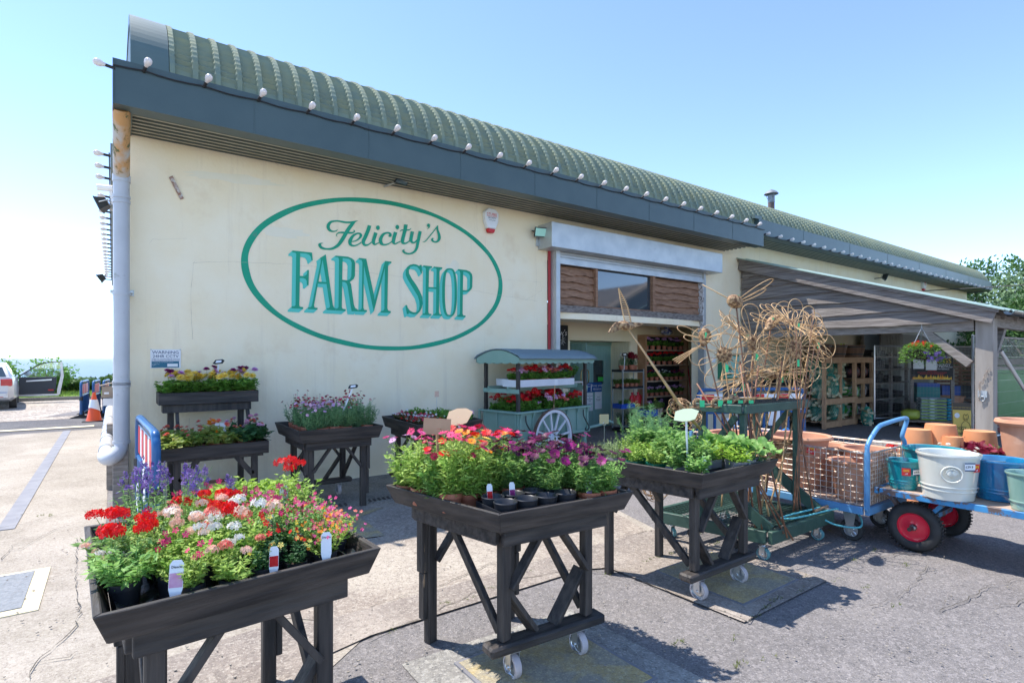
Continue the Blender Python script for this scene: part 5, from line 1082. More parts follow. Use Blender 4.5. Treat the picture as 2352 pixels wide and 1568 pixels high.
tb=thing('clip_sign','small peach card on a thin wire in the right wall table','plant label',tuple(P5(.50,.5))); c=MB(); c.tube([(0,0,.05),(0,0,.36)],.002,5); c.build('wire',M_chr,tb); c=MB(); c.box(-.028,.028,-.002,.002,.36,.43); c.build('card',mat('peach_small_card',(.62,.42,.32),rough=.6),tb)
# ---- two tier stand at the left end of the wall
t=thing('tiered_stand','black two tier plant stand against the left end of the cream wall','plant stand',(.36,6.08,0))
def shelfbox(x0,x1,y0,y1,z,h=.085):
    b=MB(); b.box(x0,x1,y0,y0+.022,z-h,z); b.box(x0,x1,y1-.022,y1,z-h,z); b.box(x0,x0+.022,y0+.022,y1-.022,z-h,z); b.box(x1-.022,x1,y0+.022,y1-.022,z-h,z); b.box(x0+.02,x1-.02,y0+.02,y1-.02,z-h+.005,z-h+.02); return b
shelfbox(.0,.95,.0,.55,.75,.125).build('lower_tray',M_blkx,t,bevel=.003); shelfbox(.02,.97,.60,.96,1.24,.125).build('upper_tray',M_blkx,t,bevel=.003)
b=MB(); b.beam((.06,.74,1.07),(.90,.74,1.07),.2,.08); b.build('upper_rail',M_blk,t)
for x in (.14,.82):
    b=MB(); b.beam((x,.05,0),(x,.05,.66),.06,.05); b.build('leg',M_blk,t,bevel=.004)
    b=MB(); b.beam((x,.80,0),(x,.80,1.10),.06,.05); b.build('leg',M_blk,t,bevel=.004)
    b=MB(); b.beam((x+.05,.45,.66),(x+.05,.72,1.08),.03,.06); b.build('raking_strut',M_blk,t)
    sg=1 if x<.5 else -1; b=MB(); b.beam((x+sg*.02,.04,.42),(x+sg*.20,.04,.65),.03,.05); b.build('knee_brace',M_blk,t)
b=MB(); b.box(.06,.90,.02,.06,.60,.66); b.build('lower_rail',M_blk,t)
D={'dahl_yel':'yellow dahlias','dahl_mag':'magenta dahlias','bego_yel':'yellow leaved begonia','bego_org':'orange flowered begonia','bego_brz':'pink flowered dark begonia'}
for i,k in enumerate(['dahl_mag','dahl_yel','dahl_yel','dahl_mag','dahl_yel','dahl_mag','dahl_yel']):
    for j in range(2): plant(k if j==0 else 'dahl_yel' if i%3 else 'dahl_mag',(.48+.128*i,6.79+.15*j,1.137),f"{D[k if j==0 else 'dahl_yel' if i%3 else 'dahl_mag']}, {ORD[i]} from left in {'front' if j==0 else 'back'} row of upper stand tray",'dahlias on the upper stand tray',rnd.uniform(1.15,1.3))
for i,k in enumerate(['bego_yel','bego_yel','bego_yel','bego_org','bego_org','bego_brz','bego_brz']):
    for j in range(3): plant(k,(.45+.13*i,6.18+.16*j,.647),f"{D[k]}, {ORD[i]} from left in {['front','middle','back'][j]} row of lower stand tray",'begonias on the lower stand tray',rnd.uniform(1.1,1.3))
label_stick('black framed price sign on a white stake above the dahlias',(.92,6.82,1.2),.36,(.03,.0),'oct',(.06,.032))
tb=thing('paper_card','white handwritten card among the begonias of the lower stand tray','card',(.88,6.2,.86)); c=MB(); c.box(-.05,.05,-.001,.001,0,.09); c.build('card',M_paper,tb)
# small wooden box on the ground beneath the stand
tb=thing('wooden_box','small pale wooden crate on the ground under the tiered stand','box',(.87,6.35,.0)); b=MB()
for k in range(3): b.box(-.09,.09,-.09,-.075,.02+k*.11,.12+k*.11)
b.box(-.09,.09,.075,.09,0,.34); b.box(-.09,-.075,-.075,.075,0,.34); b.box(.075,.09,-.075,.075,0,.34); b.build('boards',M_pallet,tb)
# ---------------------------------------------------------------- green market cart
ct=thing('market_cart','sage green two wheeled market cart with scalloped roof and spoked white wheels','cart',(4.59,6.17,0),math.atan2(.17,.985))
CL,CWd=1.62,.72
def cb(): return MB()
b=cb(); 
for (x0,x1,y0,y1) in ((0,CL,0,.03),(0,CL,CWd-.03,CWd),(0,.03,.03,CWd-.03),(CL-.03,CL,.03,CWd-.03)): b.box(x0,x1,y0,y1,.46,.82)
b.box(.03,CL-.03,.03,CWd-.03,.50,.53); b.build('body',M_sage,ct,bevel=.004)
b=cb(); b.box(-.06,CL+.06,-.05,0.05,.82,.845); b.box(-.06,CL+.06,CWd-.05,CWd+.05,.82,.845); b.box(-.06,.05,.05,CWd-.05,.82,.845); b.box(CL-.05,CL+.06,.05,CWd-.05,.82,.845)
b.box(-.03,CL+.03,-.03,-.001,.43,.475); b.box(-.03,0,-.0,CWd,.43,.475); b.build('rim_rail',M_sage,ct,bevel=.004)
b=cb()
for i in range(7):
    x=.02+i*(CL-.06)/6; b.box(x,x+.035,-.022,-.001,.475,.82); b.prism([(x,-.05,.82),(x+.035,-.05,.82),(x+.035,-.022,.74),(x,-.022,.74)],(0,.02,0))
for j in range(3):
    y=.03+j*.37; b.box(-.022,-.001,y,y+.035,.475,.82)
b.build('panel_ribs',M_sage,ct)
def scallop(p0,p1,n,dz,th,outv):
    k=MB(); p0,p1=Vector(p0),Vector(p1); P=[]; m=n*6
    for i in range(m+1): q=i/m; P.append((p0.lerp(p1,q),dz+.022*abs(math.sin(math.pi*q*n))))
    o=Vector(outv)*th; vs=[]
    for (p,d) in P: vs+=[p,p-Vector((0,0,d)),p+o,p+o-Vector((0,0,d))]
    fs=[]
    for i in range(m): a=4*i;c=a+4; fs+=[(a,a+1,c+1,c),(a+2,c+2,c+3,a+3),(a+1,a+3,c+3,c+1),(a,c,c+2,a+2)]
    k.add(vs,fs); return k
RZ=1.60
scallop((-.07,-.08,RZ),(CL+.07,-.08,RZ),12,.06,.018,(0,1,0)).build('valance',M_sage,ct); scallop((-.07,CWd+.06,RZ),(CL+.07,CWd+.06,RZ),12,.06,.018,(0,1,0)).build('valance',M_sage,ct)
for x in (-.07,CL+.052):
    k=MB(); P=[]; 
    for i in range(25): q=i/24; y=-.08+(CWd+.14)*q; P.append((y,RZ+.115*math.sin(math.pi*q)**.9,RZ-.06-.02*abs(math.sin(math.pi*q*5))))
    vs=[]; 
    for (y,z1,z0) in P: vs+=[(x,y,z0),(x,y,z1),(x+.018,y,z0),(x+.018,y,z1)]
    fs=[]
    for i in range(24): a=4*i;c=a+4; fs+=[(a,a+1,c+1,c),(a+2,c+2,c+3,a+3),(a,c,c+2,a+2)]
    k.add(vs,fs); k.build('gable_board',M_sage,ct)
k=MB(); vs=[];fs=[]; rg=random.Random(2)
for i in range(13):
    for j in range(17):
        q=j/16; y=-.125+(CWd+.23)*q; z=RZ+.006+.12*math.sin(math.pi*q)**.9 - (.02 if j in(0,16) else 0); vs.append((-.085+(CL+.17)*i/12,y,z+rg.uniform(-.003,.003)))
for i in range(12):
    for j in range(16): fs.append((i*17+j,i*17+j+1,i*17+18+j,i*17+17+j))
k.add(vs,fs); ro=k.build('roof',mat('blue_grey_roofing_felt',(.16,.23,.26),(.22,.29,.32),120,.95,bump=.5,bsc=90),ct,smooth=True); md=ro.modifiers.new('s','SOLIDIFY'); md.thickness=.012
for (x,y) in ((.03,.03),(CL-.03,.03),(.03,CWd-.03),(CL-.03,CWd-.03)):
    k=MB(); k.box(x-.022,x+.022,y-.022,y+.022,.46,1.62); k.build('post',M_blk,ct)
k=MB(); k.box(-.0,CL,.20,.225,1.13,1.19); k.box(0,CL,.60,.625,1.13,1.19); k.box(0,.02,.0,CWd,1.10,1.16); k.box(CL-.02,CL,0,CWd,1.10,1.16); k.build('shelf_rail',M_sage,ct)
for (y0,y1) in ((.02,.34),(.39,.70)):
    k=MB(); x0,x1=(.03,1.30) if y0<.3 else (.25,1.58); k.box(x0,x1,y0,y0+.018,1.19,1.29); k.box(x0,x1,y1-.018,y1,1.19,1.29); k.box(x0,x0+.018,y0+.018,y1-.018,1.19,1.29); k.box(x1-.018,x1,y0+.018,y1-.018,1.19,1.29); k.box(x0+.018,x1-.018,y0+.018,y1-.018,1.192,1.205)
    k.build('shelf_box',mat('white_painted_board',(.66,.68,.72),(.72,.74,.78),5,.6),ct)
# wheels
def cartwheel(y):
    k=MB(); c=Vector((.62,y,.43)); M=Matrix.Rotation(R(90),4,'X'); r=.43
    k.lathe([(r-.055,-.022),(r-.012,-.022),(r-.012,.022),(r-.055,.022),(r-.055,-.022)],c,40,0,M=M); wl_=k.build('wheel',mat('white_gloss_paint',(.66,.69,.74),(.74,.76,.80),5,.4),ct,smooth='auto')
    k=MB(); k.lathe([(r-.012,-.026),(r,-.026),(r,.026),(r-.012,.026)],c,40,0,M=M); k.build('iron_tyre',mat('brown_iron_tyre',(.10,.06,.04),(.18,.11,.08),9,.7),wl_,smooth='auto')
    for i in range(12):
        a=2*math.pi*(i+.3)/12; s_=MB(); s_.beam(c+Vector((math.cos(a)*.05,0,math.sin(a)*.05)),c+Vector((math.cos(a)*(r-.05),0,math.sin(a)*(r-.05))),.026,.022,0,(0,1,0)); s_.build('spoke',MT['white_gloss_paint'],wl_)
    s_=MB(); s_.lathe([(0,-.07),(.035,-.07),(.06,-.03),(.06,.04),(0,.04)],c,16,M=M); s_.build('hub',MT['white_gloss_paint'],wl_,smooth='auto')
cartwheel(-.115); cartwheel(CWd+.10)
k=MB(); k.tube([(.62,-.16,.43),(.62,CWd+.16,.43)],.018,8); k.beam((.62,.02,.40),(.45,.02,.47),.03,.03); k.beam((.62,.02,.40),(.80,.02,.47),.03,.03); k.build('axle',M_dk,ct)
for x in (CL-.1,):
    for y in (.02,CWd-.02): k=MB(); k.box(x,x+.06,y-.03,y+.03,0,.46); k.build('prop_leg',M_sage,ct)
for y in (.02,CWd-.02):
    k=MB(); k.tube(crom([(CL-.2,y,.46),(CL+.1,y,.48),(CL+.35,y-.01,.50),(CL+.55,y-.02,.55),(CL+.72,y-.02,.50)],4),[.024]*17,8); k.build('shaft',M_sage,ct,smooth=True)
for x in (.12,CL-.16):
    k=MB(); k.tube(crom([(x,-.035,.79),(x,-.04,.70),(x+.03,-.06,.62),(x+.10,-.07,.52),(x+.10,-.06,.47),(x+.05,-.05,.46),(x+.04,-.05,.50)],4),.010,6); k.build('iron_hook',M_dk,ct)
CM=Matrix.Translation(ct.location)@Matrix.Rotation(ct.rotation_euler[2],4,'Z')
GN={'ger_red':'bright red geranium','ger_dred':'crimson geranium','ger_sal':'salmon geranium','ger_pink':'pale pink geranium','ger_lil':'lilac geranium','ger_bic':'pink and white geranium','ger_wht':'white geranium','ger_mag':'magenta geranium','bed_grn':'leafy green plant','leafy':'bushy green plant'}
tray('long black tray of geraniums on the cart upper shelf',tuple(CM@Vector((.665,.18,1.21))),1.2,.27,ct.rotation_euler[2],h=.06); tray('long black tray of geraniums in the cart body',tuple(CM@Vector((.81,.20,.72))),1.5,.29,ct.rotation_euler[2],h=.06)
tray('second black tray of geraniums at the back of the cart body',tuple(CM@Vector((.81,.53,.72))),1.5,.29,ct.rotation_euler[2],h=.06)
up=['ger_pink','ger_pink','ger_red','ger_red','ger_dred','ger_pink','ger_sal','ger_sal','ger_sal','ger_dred','ger_red','ger_dred']
for i,k_ in enumerate(up):
    for j in range(2):
        kk=k_ if j==0 else up[(i*5+3)%12]; plant(kk,tuple(CM@Vector((.10+.102*i,.10+.13*j,1.225))),f"{GN[kk]}, {ORD[i] if i<11 else 'last'} from left in {'front' if j==0 else 'back'} row of cart shelf",'geraniums on the cart shelf',rnd.uniform(.9,1.02),zs=.9)
for i,k_ in enumerate(['leafy','bed_grn','ger_pink','leafy','ger_lil','bed_grn']): plant(k_,tuple(CM@Vector((.72+.15*i,.55,1.22))),f"{GN[k_]}, {ORD[i]} from left on the rear cart shelf",'plants on the rear cart shelf',.9)
dn=['ger_red','ger_dred','ger_red','ger_bic','ger_pink','ger_red','ger_bic','ger_sal','ger_dred','ger_red','ger_sal']
for i in range(11):
    for j in range(4):
        kk=dn[i] if j==0 else (['ger_dred','ger_red','leafy','ger_red'][(i+j)%4]); plant(kk,tuple(CM@Vector((.12+.137*i,.10+.16*j,.735))),f"{GN[kk]}, {ORD[i]} from left in {['front','second','third','back'][j]} row of cart body",'geraniums in the cart body',rnd.uniform(.95,1.3),zs=1.05)
tb=thing('clip_sign','white card on a wooden stick among the cart body geraniums','plant label',tuple(CM@Vector((.80,.03,.75)))); c=MB(); c.beam((0,0,0),(.03,0,.46),.012,.008); c.build('stick',MT['pale_stick'],tb); c=MB(); c.box(-.05,.08,-.006,-.002,.44,.53); c.build('card',M_paper,tb)
# plants on the ground behind the cart
for i,(x,y) in enumerate(((6.1,7.4),(6.35,7.0),(6.05,7.0),(6.5,7.45),(6.2,7.8))): plant(['leafy','shrub_dk','leafy','shrub_dk','leafy'][i],(x,y,.0),f"dark bushy plant on the floor behind the cart, {ORD[i]} of five",'plants behind the cart',1.7)
for i,(x,y,z) in enumerate(((6.3,7.5,.75),(6.5,7.3,.75),(6.35,7.5,1.2),(6.6,7.3,1.2))): plant(['ger_pink','leafy','ger_lil','leafy'][i],(x,y,z),f"bushy plant on the small stand behind the cart, {ORD[i]} of four",'plants behind the cart',1.2)
t=thing('plant_stand','small green wire stand of plants behind the cart','plant stand',(6.45,7.4,0)); k=MB()
for z in (.72,1.17): k.box(-.3,.3,-.3,.3,z,z+.025)
for x in (-.28,.26):
    for y in (-.28,.26): k.box(x,x+.02,y,y+.02,0,1.17)
k.build('frame',M_galv,t)
# ---------------------------------------------------------------- doorway: shelves of plants, notices
X0,X1=9.84,11.40; YF=8.36
t=thing('plant_shelf','tall open wooden shelf unit with dark back holding rows of geraniums','shelf unit',(X0,YF,0))
W_=X1-X0; k=MB(); k.box(0,.05,0,.24,.10,2.14); k.box(W_-.05,W_,0,.24,.10,2.14); k.box(.05,W_-.05,0,.24,2.10,2.14)
k.build('side_frame',mat('brown_shelf_timber',(.34,.17,.08),(.42,.23,.12),6,.7,bump=.3),t)
k=MB(); k.box(.05,W_-.05,.225,.24,.1,2.1); k.build('back_panel',mat('black_backing',(.02,.02,.024),rough=.8),t)
SZ=[.22,.62,.99,1.36,1.73]
SZ=[.36,.72,1.08,1.45,1.80]
for z in SZ: k=MB(); k.box(.05,W_-.05,0,.225,z-.03,z); k.build('shelf',mat('shelf_board',(.40,.26,.16),(.50,.36,.25),6,.7),t)
kinds=[['ger_lil','ger_lil',None,'ger_lil',None,None,None,None],['ger_bic']*8,['ger_mag','ger_mag','ger_wht','ger_wht','ger_wht','ger_mag','ger_mag','ger_mag'],['ger_red']*7,['ger_lil']*7]
for r_,(z,row) in enumerate(zip(SZ,kinds)):
    n=len(row)
    for i,kk in enumerate(row):
        if not kk: continue
        x=.15+(W_-.3)*i/(n-1)
        plant(kk,(X0+x,YF+.10,z),f"{GN[kk]}, {ORD[sum(1 for q in row[:i] if q)]} from left on {['bottom','fourth','third','second','top'][r_]} shelf of the wooden unit",'geraniums on the wooden shelf unit',1.0 if n>7 else 1.08,zs=.98)
t=thing('stacked_pots','stack of nested terracotta pots on the bottom shelf of the wooden unit','pots',(X0+.12,YF+.10,.36)); k=MB()
for i in range(7): k.lathe([(.05,.02*i+.0),(.064,.1+.025*i),(.066,.1+.025*i),(.066,.12+.025*i)],n=16)
k.build('pots',M_terra,t)
t=thing('vase','blue and white patterned ceramic vase on top of the wooden unit','vase',(X0+.88,YF+.1,2.14)); k=MB(); k.lathe([(.0,0),(.07,0),(.11,.04),(.12,.09),(.08,.14),(.05,.18),(.07,.22),(.07,.27),(.04,.30),(0,.30)],n=20)
for s_ in (-1,1): k.lathe([(0,0),(.05,.01),(.06,.05),(.04,.09),(0,.10)],(s_*.13,0,.04),12)
k.build('body',mat('blue_white_glaze',(.75,.78,.84),(.03,.07,.32),16,.15,coat=1,ramp=(.48,.54)),t,smooth=True)
# blackboard
t=thing('blackboard','narrow black chalkboard notice on the alcove wall beside the cart roof','blackboard',(7.33,YA-.03,1.72)); k=MB(); k.box(-.34,.32,-.02,.0,-.62,.56); k.build('board',M_chalk,t)
M_ch=mat('white_chalk',(.62,.62,.62),rough=.9)
text('New\'s',.17,T(.07,-.022,.40),M_ch,t,shear=.2); text('Covid-Rules',.10,T(.0,-.022,-.02),M_ch,t,shear=.2); text('1 household only',.085,T(.0,-.022,-.22),M_ch,t,shear=.2)
k=MB()
for i in range(22):
    a=rnd.uniform(-1.9,1.6); l=rnd.uniform(.05,.12); k.beam((.16,-.024,.26),(.16+math.cos(a)*l,-.024,.26+math.sin(a)*l),.004,.004)
k.beam((-.16,-.024,.27),(.16,-.024,.25),.02,.006); k.build('chalk_drawing',M_ch,t)
# door notices
M_kb=mat('notice_blue',(.012,.09,.32),rough=.45); M_lg=mat('notice_green',(.05,.55,.06),rough=.5)
t=thing('distance_notice','blue Keep your distance notice on the green door','sign',(9.04,YD-.014,.93)); k=MB(); k.box(-.29,.23,-.002,.012,-.11,.11); k.build('panel',M_kb,t)
text('Keep your\ndistance',.082,T(.08,-.004,.0),M_paper,t)
k=MB()
for x in (-.25,-.11): k.box(x-.014,x+.014,-.005,-.003,-.03,.05); k.box(x-.012,x-.002,-.005,-.003,-.09,-.03); k.box(x+.002,x+.012,-.005,-.003,-.09,-.03); k.lathe([(.013,-.005),(.013,-.003),(0,-.003)],(x,0,.068),10,M=Matrix.Rotation(R(90),4,'X')) if False else k.box(x-.010,x+.010,-.005,-.003,.058,.078)
k.box(-.225,-.135,-.005,-.003,.07,.076); k.build('pictogram',M_paper,t); text('2m',.05,T(-.18,-.004,.02),M_paper,t)
for (x,w_,z,h,txt,lb,c) in ((8.89,.20,.60,.42,'One Person\nper\nHousehold\nonly\n\nThank you','white One Person per Household notice on the green door',M_navy),(9.17,.22,.62,.40,'NOTICE\n\nPlease sanitise\nyour hands','smaller white printed notice to the right on the green door',M_ink)):
    t=thing('paper_notice',lb,'notice',(x,YD-.004,z)); k=MB(); k.box(-w_/2,w_/2,-.003,.0,-h/2,h/2); k.build('sheet',M_paper,t); text(txt,.038 if w_<.21 else .026,T(0,-.0035,.04),c,t)
t=thing('hygiene_sticker','small bright green rating sticker inside the door window','sticker',(9.25,YD-.003,1.13)); k=MB(); k.box(-.10,.08,-.002,.0,-.07,.09); k.build('backing',M_ink,t); k=MB(); k.box(-.095,.075,-.004,-.0022,-.065,.03); k.build('green_band',M_lg,t)
# metal shelf stand
mx,my=9.02,8.30
t=thing('metal_shelf','grey metal shelf stand with four tiers of plants beside the green door','shelf unit',(mx,my,0))
for (x,y) in ((0,0),(.68,0),(0,.3),(.68,.3)): k=MB(); k.box(x-.012,x+.012,y-.012,y+.012,0,1.36); k.build('upright',M_galv,t)
SH=[.10,.50,.93,1.30]
for z in SH: k=MB(); k.box(0,.68,0,.3,z-.012,z); k.build('shelf',M_galv,t)
items=[('shrub_dk',.12,.12,.10,1.4),('leafy',.34,.12,.10,1.2),('shrub_dk',.54,.15,.10,1.2),('snap_white',.10,.12,1.34,1.25),('snap_white',.24,.14,1.34,1.15),('snapdragon',.40,.10,1.34,1.35),('snapdragon',.54,.14,1.34,1.3),('snapdragon',.48,.2,1.34,1.2)]
for i,(kk,x,y,z,s_) in enumerate(items): plant(kk,(mx+x,my+y,z),f"{ {'shrub_dk':'narrow leaved green shrub','leafy':'round leafy herb','snap_white':'white snapdragon','snapdragon':'dark red snapdragon'}[kk]} on the {'bottom' if z<.5 else 'top'} tier of metal shelf, {ORD[i]}",'plants on the metal shelf',s_)
for i in range(5): plant('coleus',(mx-.04+.15*i,my+.12,.96),f"yellow green coleus on second tier of metal shelf, {ORD[i]} from left",'coleus on the metal shelf',1.05)
for i in range(3): plant('leafy',(mx+.02+.13*i,my+.10,.52),f"leafy parsley in the blue crate on metal shelf, {ORD[i]} from left",'parsley in the blue crate',.7)
tray('black tray under the snapdragons on metal shelf top',(mx+.32,my+.14,1.302),.74,.28,h=.045); tray('black tray under the coleus on metal shelf',(mx+.30,my+.12,.932),.72,.26,h=.045); tray('black tray on the floor tier of the metal shelf',(mx+.12,my-.02,.02),.60,.34,h=.06)
tray('blue plastic crate of parsley on the metal shelf',(mx+.13,my+.08,.502),.44,.26,h=.10,m=mat('bright_blue_plastic',(.02,.10,.50),rough=.4),cat='crate',name='plastic_crate')
for i in range(2):
    t=thing('feed_bottle','red plastic plant feed bottle on metal shelf, '+['left','right'][i]+' of the pair','bottle',(mx+.42+.19*i,my+.1,.50)); k=MB(); k.lathe([(0,0),(.08,0),(.085,.02),(.085,.19),(.06,.25),(.025,.28),(.025,.31),(0,.31)],n=16,sy=.6); k.build('body',M_red,t,smooth='auto'); k=MB(); k.lathe([(.03,.30),(.03,.335),(0,.335)],n=12); k.tube(crom([(.05,0,.27),(.10,0,.25),(.105,0,.15),(.085,0,.10)],4),.012,6); k.build('cap_and_handle',M_red,t)
k=label_stick('black framed price sign on white stake on the metal shelf top',(mx+.10,my+.05,1.34),.34,(.02,0),'oct',(.07,.05))
# things beside the shelf unit on the floor
t=thing('bucket','galvanised bucket of wooden flower stems beside the metal shelf','bucket',(9.72,7.95,0)); k=MB(); k.lathe([(0,0),(.11,0),(.15,.28),(.155,.28),(.15,.29)],n=20); k.build('bucket',M_galv,t,smooth='auto')
k=MB(); 
for i in range(9): a=i*.7; k.tube([(.03*math.cos(a),.03*math.sin(a),.05),(.11*math.cos(a),.11*math.sin(a),.50)],[.02,.03],6)
k.build('paper_wraps',mat('kraft_paper',(.55,.42,.30),rough=.8),t)
plant('dai_yel',(9.72,7.93,.36),'yellow and violet cut flowers in the galvanised bucket',None,1.0); plant('leafy',(9.42,7.95,.42),'leafy plant in the blue crate on the dark crate',None,.9)
tray('dark plastic crate on the floor next to the galvanised bucket',(9.42,7.95,0),.36,.30,h=.34,cat='crate',name='plastic_crate'); tray('blue plastic crate stacked on the dark crate by the bucket',(9.42,7.95,.342),.34,.28,h=.14,m=MT['bright_blue_plastic'],cat='crate',name='plastic_crate')
t=thing('broom_handle','thin red pole leaning in the corner right of the wooden unit','pole',(11.55,8.3,0)); k=MB(); k.tube([(0,0,0),(-.02,.15,1.35)],.014,8); k.build('pole',M_red,t); k=MB(); k.tube([(-.02,.15,1.35),(-.021,.156,1.42)],.016,8); k.build('grip',M_ink,t)
t=thing('defibrillator_cabinet','green and white defibrillator cabinet on the wall behind the willow flowers','cabinet',tuple(W(1666,843,Y=WY))); k=MB(); k.box(-.30,.30,-.16,0,-.26,.28); k.build('case',mat('aed_green',(.01,.18,.10),rough=.4),t,bevel=.01); k=MB(); k.box(-.26,.26,-.166,-.161,-.22,.24); k.build('front_label',mat('aed_pale',(.35,.60,.50),rough=.5),t); k=MB(); k.box(-.24,-.02,-.170,-.167,-.18,.02); k.build('symbol_panel',MT['aed_green'],t); text('AED',.11,T(-.13,-.172,-.10),M_paper,t)
t=thing('power_socket','small grey wall socket left of the defibrillator cabinet','socket',tuple(W(1637,826,Y=WY))); k=MB(); k.box(-.05,.05,-.04,0,-.06,.06); k.build('box',M_white,t,bevel=.008)
# ---------------------------------------------------------------- green willow rack
gx0,gy0=4.14,2.28
gr=thing('willow_rack','dark green wooden rack on castors with wire mesh shelves for the willow sculptures','display rack',(gx0,gy0,0))
U=Vector((.998,.0,0)); V=Vector((-.24,.97,0)).normalized(); 
def G(u,v,z): return U*u+V*v+Vector((0,0,z))
GU,GV=1.03,.98
b=MB(); z=.20
for a,c in (((0,0),(GU,0)),((0,GV),(GU,GV)),((.0,.03),(.0,GV-.03)),((GU,.03),(GU,GV-.03))): b.beam(G(*a,z),G(*c,z),.04,.10)
b.build('base_frame',M_grn,gr,bevel=.004)
def mesh_grid(u0,u1,v0,v1,z,st,m,name,parent,r=.002):
    b=MB(); 
    for i in range(int((u1-u0)/st)+1): b.beam(G(u0+i*st,v0,z),G(u0+i*st,v1,z),r*2,r*2)
    for j in range(int((v1-v0)/st)+1): b.beam(G(u0,v0+j*st,z+r),G(u1,v0+j*st,z+r),r*2,r*2)
    return b.build(name,m,parent)
mesh_grid(.02,GU-.02,.02,GV-.02,.245,.045,M_grn,'wire_shelf',gr)
b=MB(); 
for v in (.15,.42,.7): b.beam(G(.02,v,.215),G(GU-.02,v,.215),.07,.02)
b.build('slats',M_grn,gr)
TZ=1.19; tu0,tu1,tv0,tv1=-.02,1.00,.18,.62
b=MB()
for a,c in (((tu0,tv0),(tu1,tv0)),((tu0,tv1),(tu1,tv1)),((tu0,tv0+.02),(tu0,tv1-.02)),((tu1,tv0+.02),(tu1,tv1-.02))): b.beam(G(*a,TZ),G(*c,TZ),.035,.07)
b.build('top_frame',M_grn,gr,bevel=.004)
mesh_grid(tu0,tu1,tv0,tv1,TZ+.037,.035,MT['black_metal'],'top_mesh',gr,.003)
for (u,v) in ((.07,.24),(.92,.24),(.07,.58),(.92,.58)): b=MB(); b.beam(G(u,v,.25),G(u,v,TZ-.035),.075,.045,0,V); b.build('leg',M_grn,gr,bevel=.004)
for (u,s_) in ((.07,1),(.92,-1)):
    b=MB(); b.beam(G(u,.60,.70),G(u,.30,1.12),.04,.05); b.build('brace',M_grn,gr)
    b=MB(); b.beam(G(u,.04,.24),G(u,.50,.62),.04,.09); b.build('foot_brace',M_grn,gr)
b=MB(); b.beam(G(-.25,.55,.56),G(.25,.50,.56),.14,.06); b.build('side_shelf',M_grn,gr)
b=MB(); b.beam(G(-.02,.55,.25),G(-.02,.55,.56),.05,.05); b.build('side_leg',M_grn,gr)
for (u,v) in ((.06,.08),(GU-.12,.06),(.1,GV-.1),(GU-.1,GV-.1)): caster(gr,G(u,v,.052),.05,(1,0,0),mat('teal_tyre',(.12,.30,.32),rough=.5))
b=MB(); b.tube(crom([tuple(G(.85,-.02,.20)),tuple(G(.90,-.10,.16)),tuple(G(1.02,-.22,.15)),tuple(G(1.12,-.16,.24)),tuple(G(1.0,-.06,.28)),tuple(G(.6,.02,.27)),tuple(G(.42,.06,.27)),tuple(G(.45,.12,.27)),tuple(G(.9,.04,.29))],7),.008,6); b.build('tow_rope',M_rope,gr,smooth=True)
b=MB(); b.tube([tuple(G(.80,.03,.28)),tuple(G(1.02,.03,.285))],.012,8); b.build('rope_toggle',M_pallet,gr)
# willow flowers
rw=random.Random(21)
def wflower(label,c,Rr,face,foot,np_=11,rd=.070,thick=.0036):
    c=Vector(c); t=thing('willow_flower',label,'willow sculpture',tuple(foot)); O=Vector(foot); n=Vector(face).normalized(); a=n.cross(Vector((0,0,1))).normalized(); b_=a.cross(n)
    M=n.to_track_quat('Z','Y').to_matrix().to_4x4(); b=MB(); pr=[]
    for i in range(9): q=rd*(1-i/9); pr+=[(q,.004*math.sqrt(i)+.003*(i%2)),(q-.003,.004*math.sqrt(i)+.006)]
    b.lathe([(0,-.012),(rd*.8,-.012),(rd,-.004)]+pr+[(0,.018)],c-O,20,M=M)
    for k in range(10):
        aa=math.pi*k/10*2; d=a*math.cos(aa)+b_*math.sin(aa); b.tube([c-O+d*.01+n*.020,c-O+d*rd*1.0+n*.006,c-O+d*rd*1.28-n*.0],.004,5)
    b.build('woven_centre',M_weave,t)
    np_+=2
    for k in range(np_):
        aa=2*math.pi*(k+rw.uniform(-.15,.15))/np_; d=a*math.cos(aa)+b_*math.sin(aa); e=-a*math.sin(aa)+b_*math.cos(aa); L=Rr*rw.uniform(.85,1.12); wd_=L*rw.uniform(.24,.34); tl=n*rw.uniform(-.03,.06)
        P=[c-O+d*rd*.9]
        for i in range(1,14):
            q=i/14*math.pi*2; x=.5-.5*math.cos(q/1.0); s_=math.sin(q)
            P.append(c-O+d*(rd+(L-rd)*x**.8)+e*wd_*s_*(.5+.5*x)+tl*x)
        b=MB(); b.tube(crom([tuple(p) for p in P],2,True),thick*rw.uniform(.85,1.15),5,closed=True); b.build('petal',M_wil,t,smooth=True)
    mid=(c+O)/2+Vector((rw.uniform(-.03,.03),rw.uniform(-.03,.03),0)); b=MB(); b.tube(crom([tuple(c-O-n*.02),tuple(mid-O),(0,0,0)],5),[.006]*5+[.008]*6,6); b.build('stem',M_wil if rw.random()<.5 else M_wild,t,smooth=True)
    pt=c-O-b_*rd*1.3+n*.03; b=MB(); b.box(-.013,.013,-.001,.001,-.06,0,0,Matrix.Translation(pt)@Matrix.Rotation(R(-30),4,'Z')); b.build('price_tag',M_tag,t)
    return t
def on(u,v,d=4.95): p=W(u,v,d=d); return p
fc=(-.35,-.9,.1)
wflower('willow flower with round centre, leftmost of the large blooms',on(1664,815,4.75),.31,(-.5,-.85,.15),Vector((gx0,gy0,0))+G(.2,.30,.27),9)
wflower('willow flower with round centre, middle of the three large blooms',on(1732,789,4.9),.38,(-.35,-.9,.1),Vector((gx0,gy0,0))+G(.35,.35,.27),10)
wflower('willow flower with round centre, largest bloom on the right',on(1827,800,4.95),.41,(-.3,-.95,.0),Vector((gx0,gy0,0))+G(.62,.25,.27),14,.078)
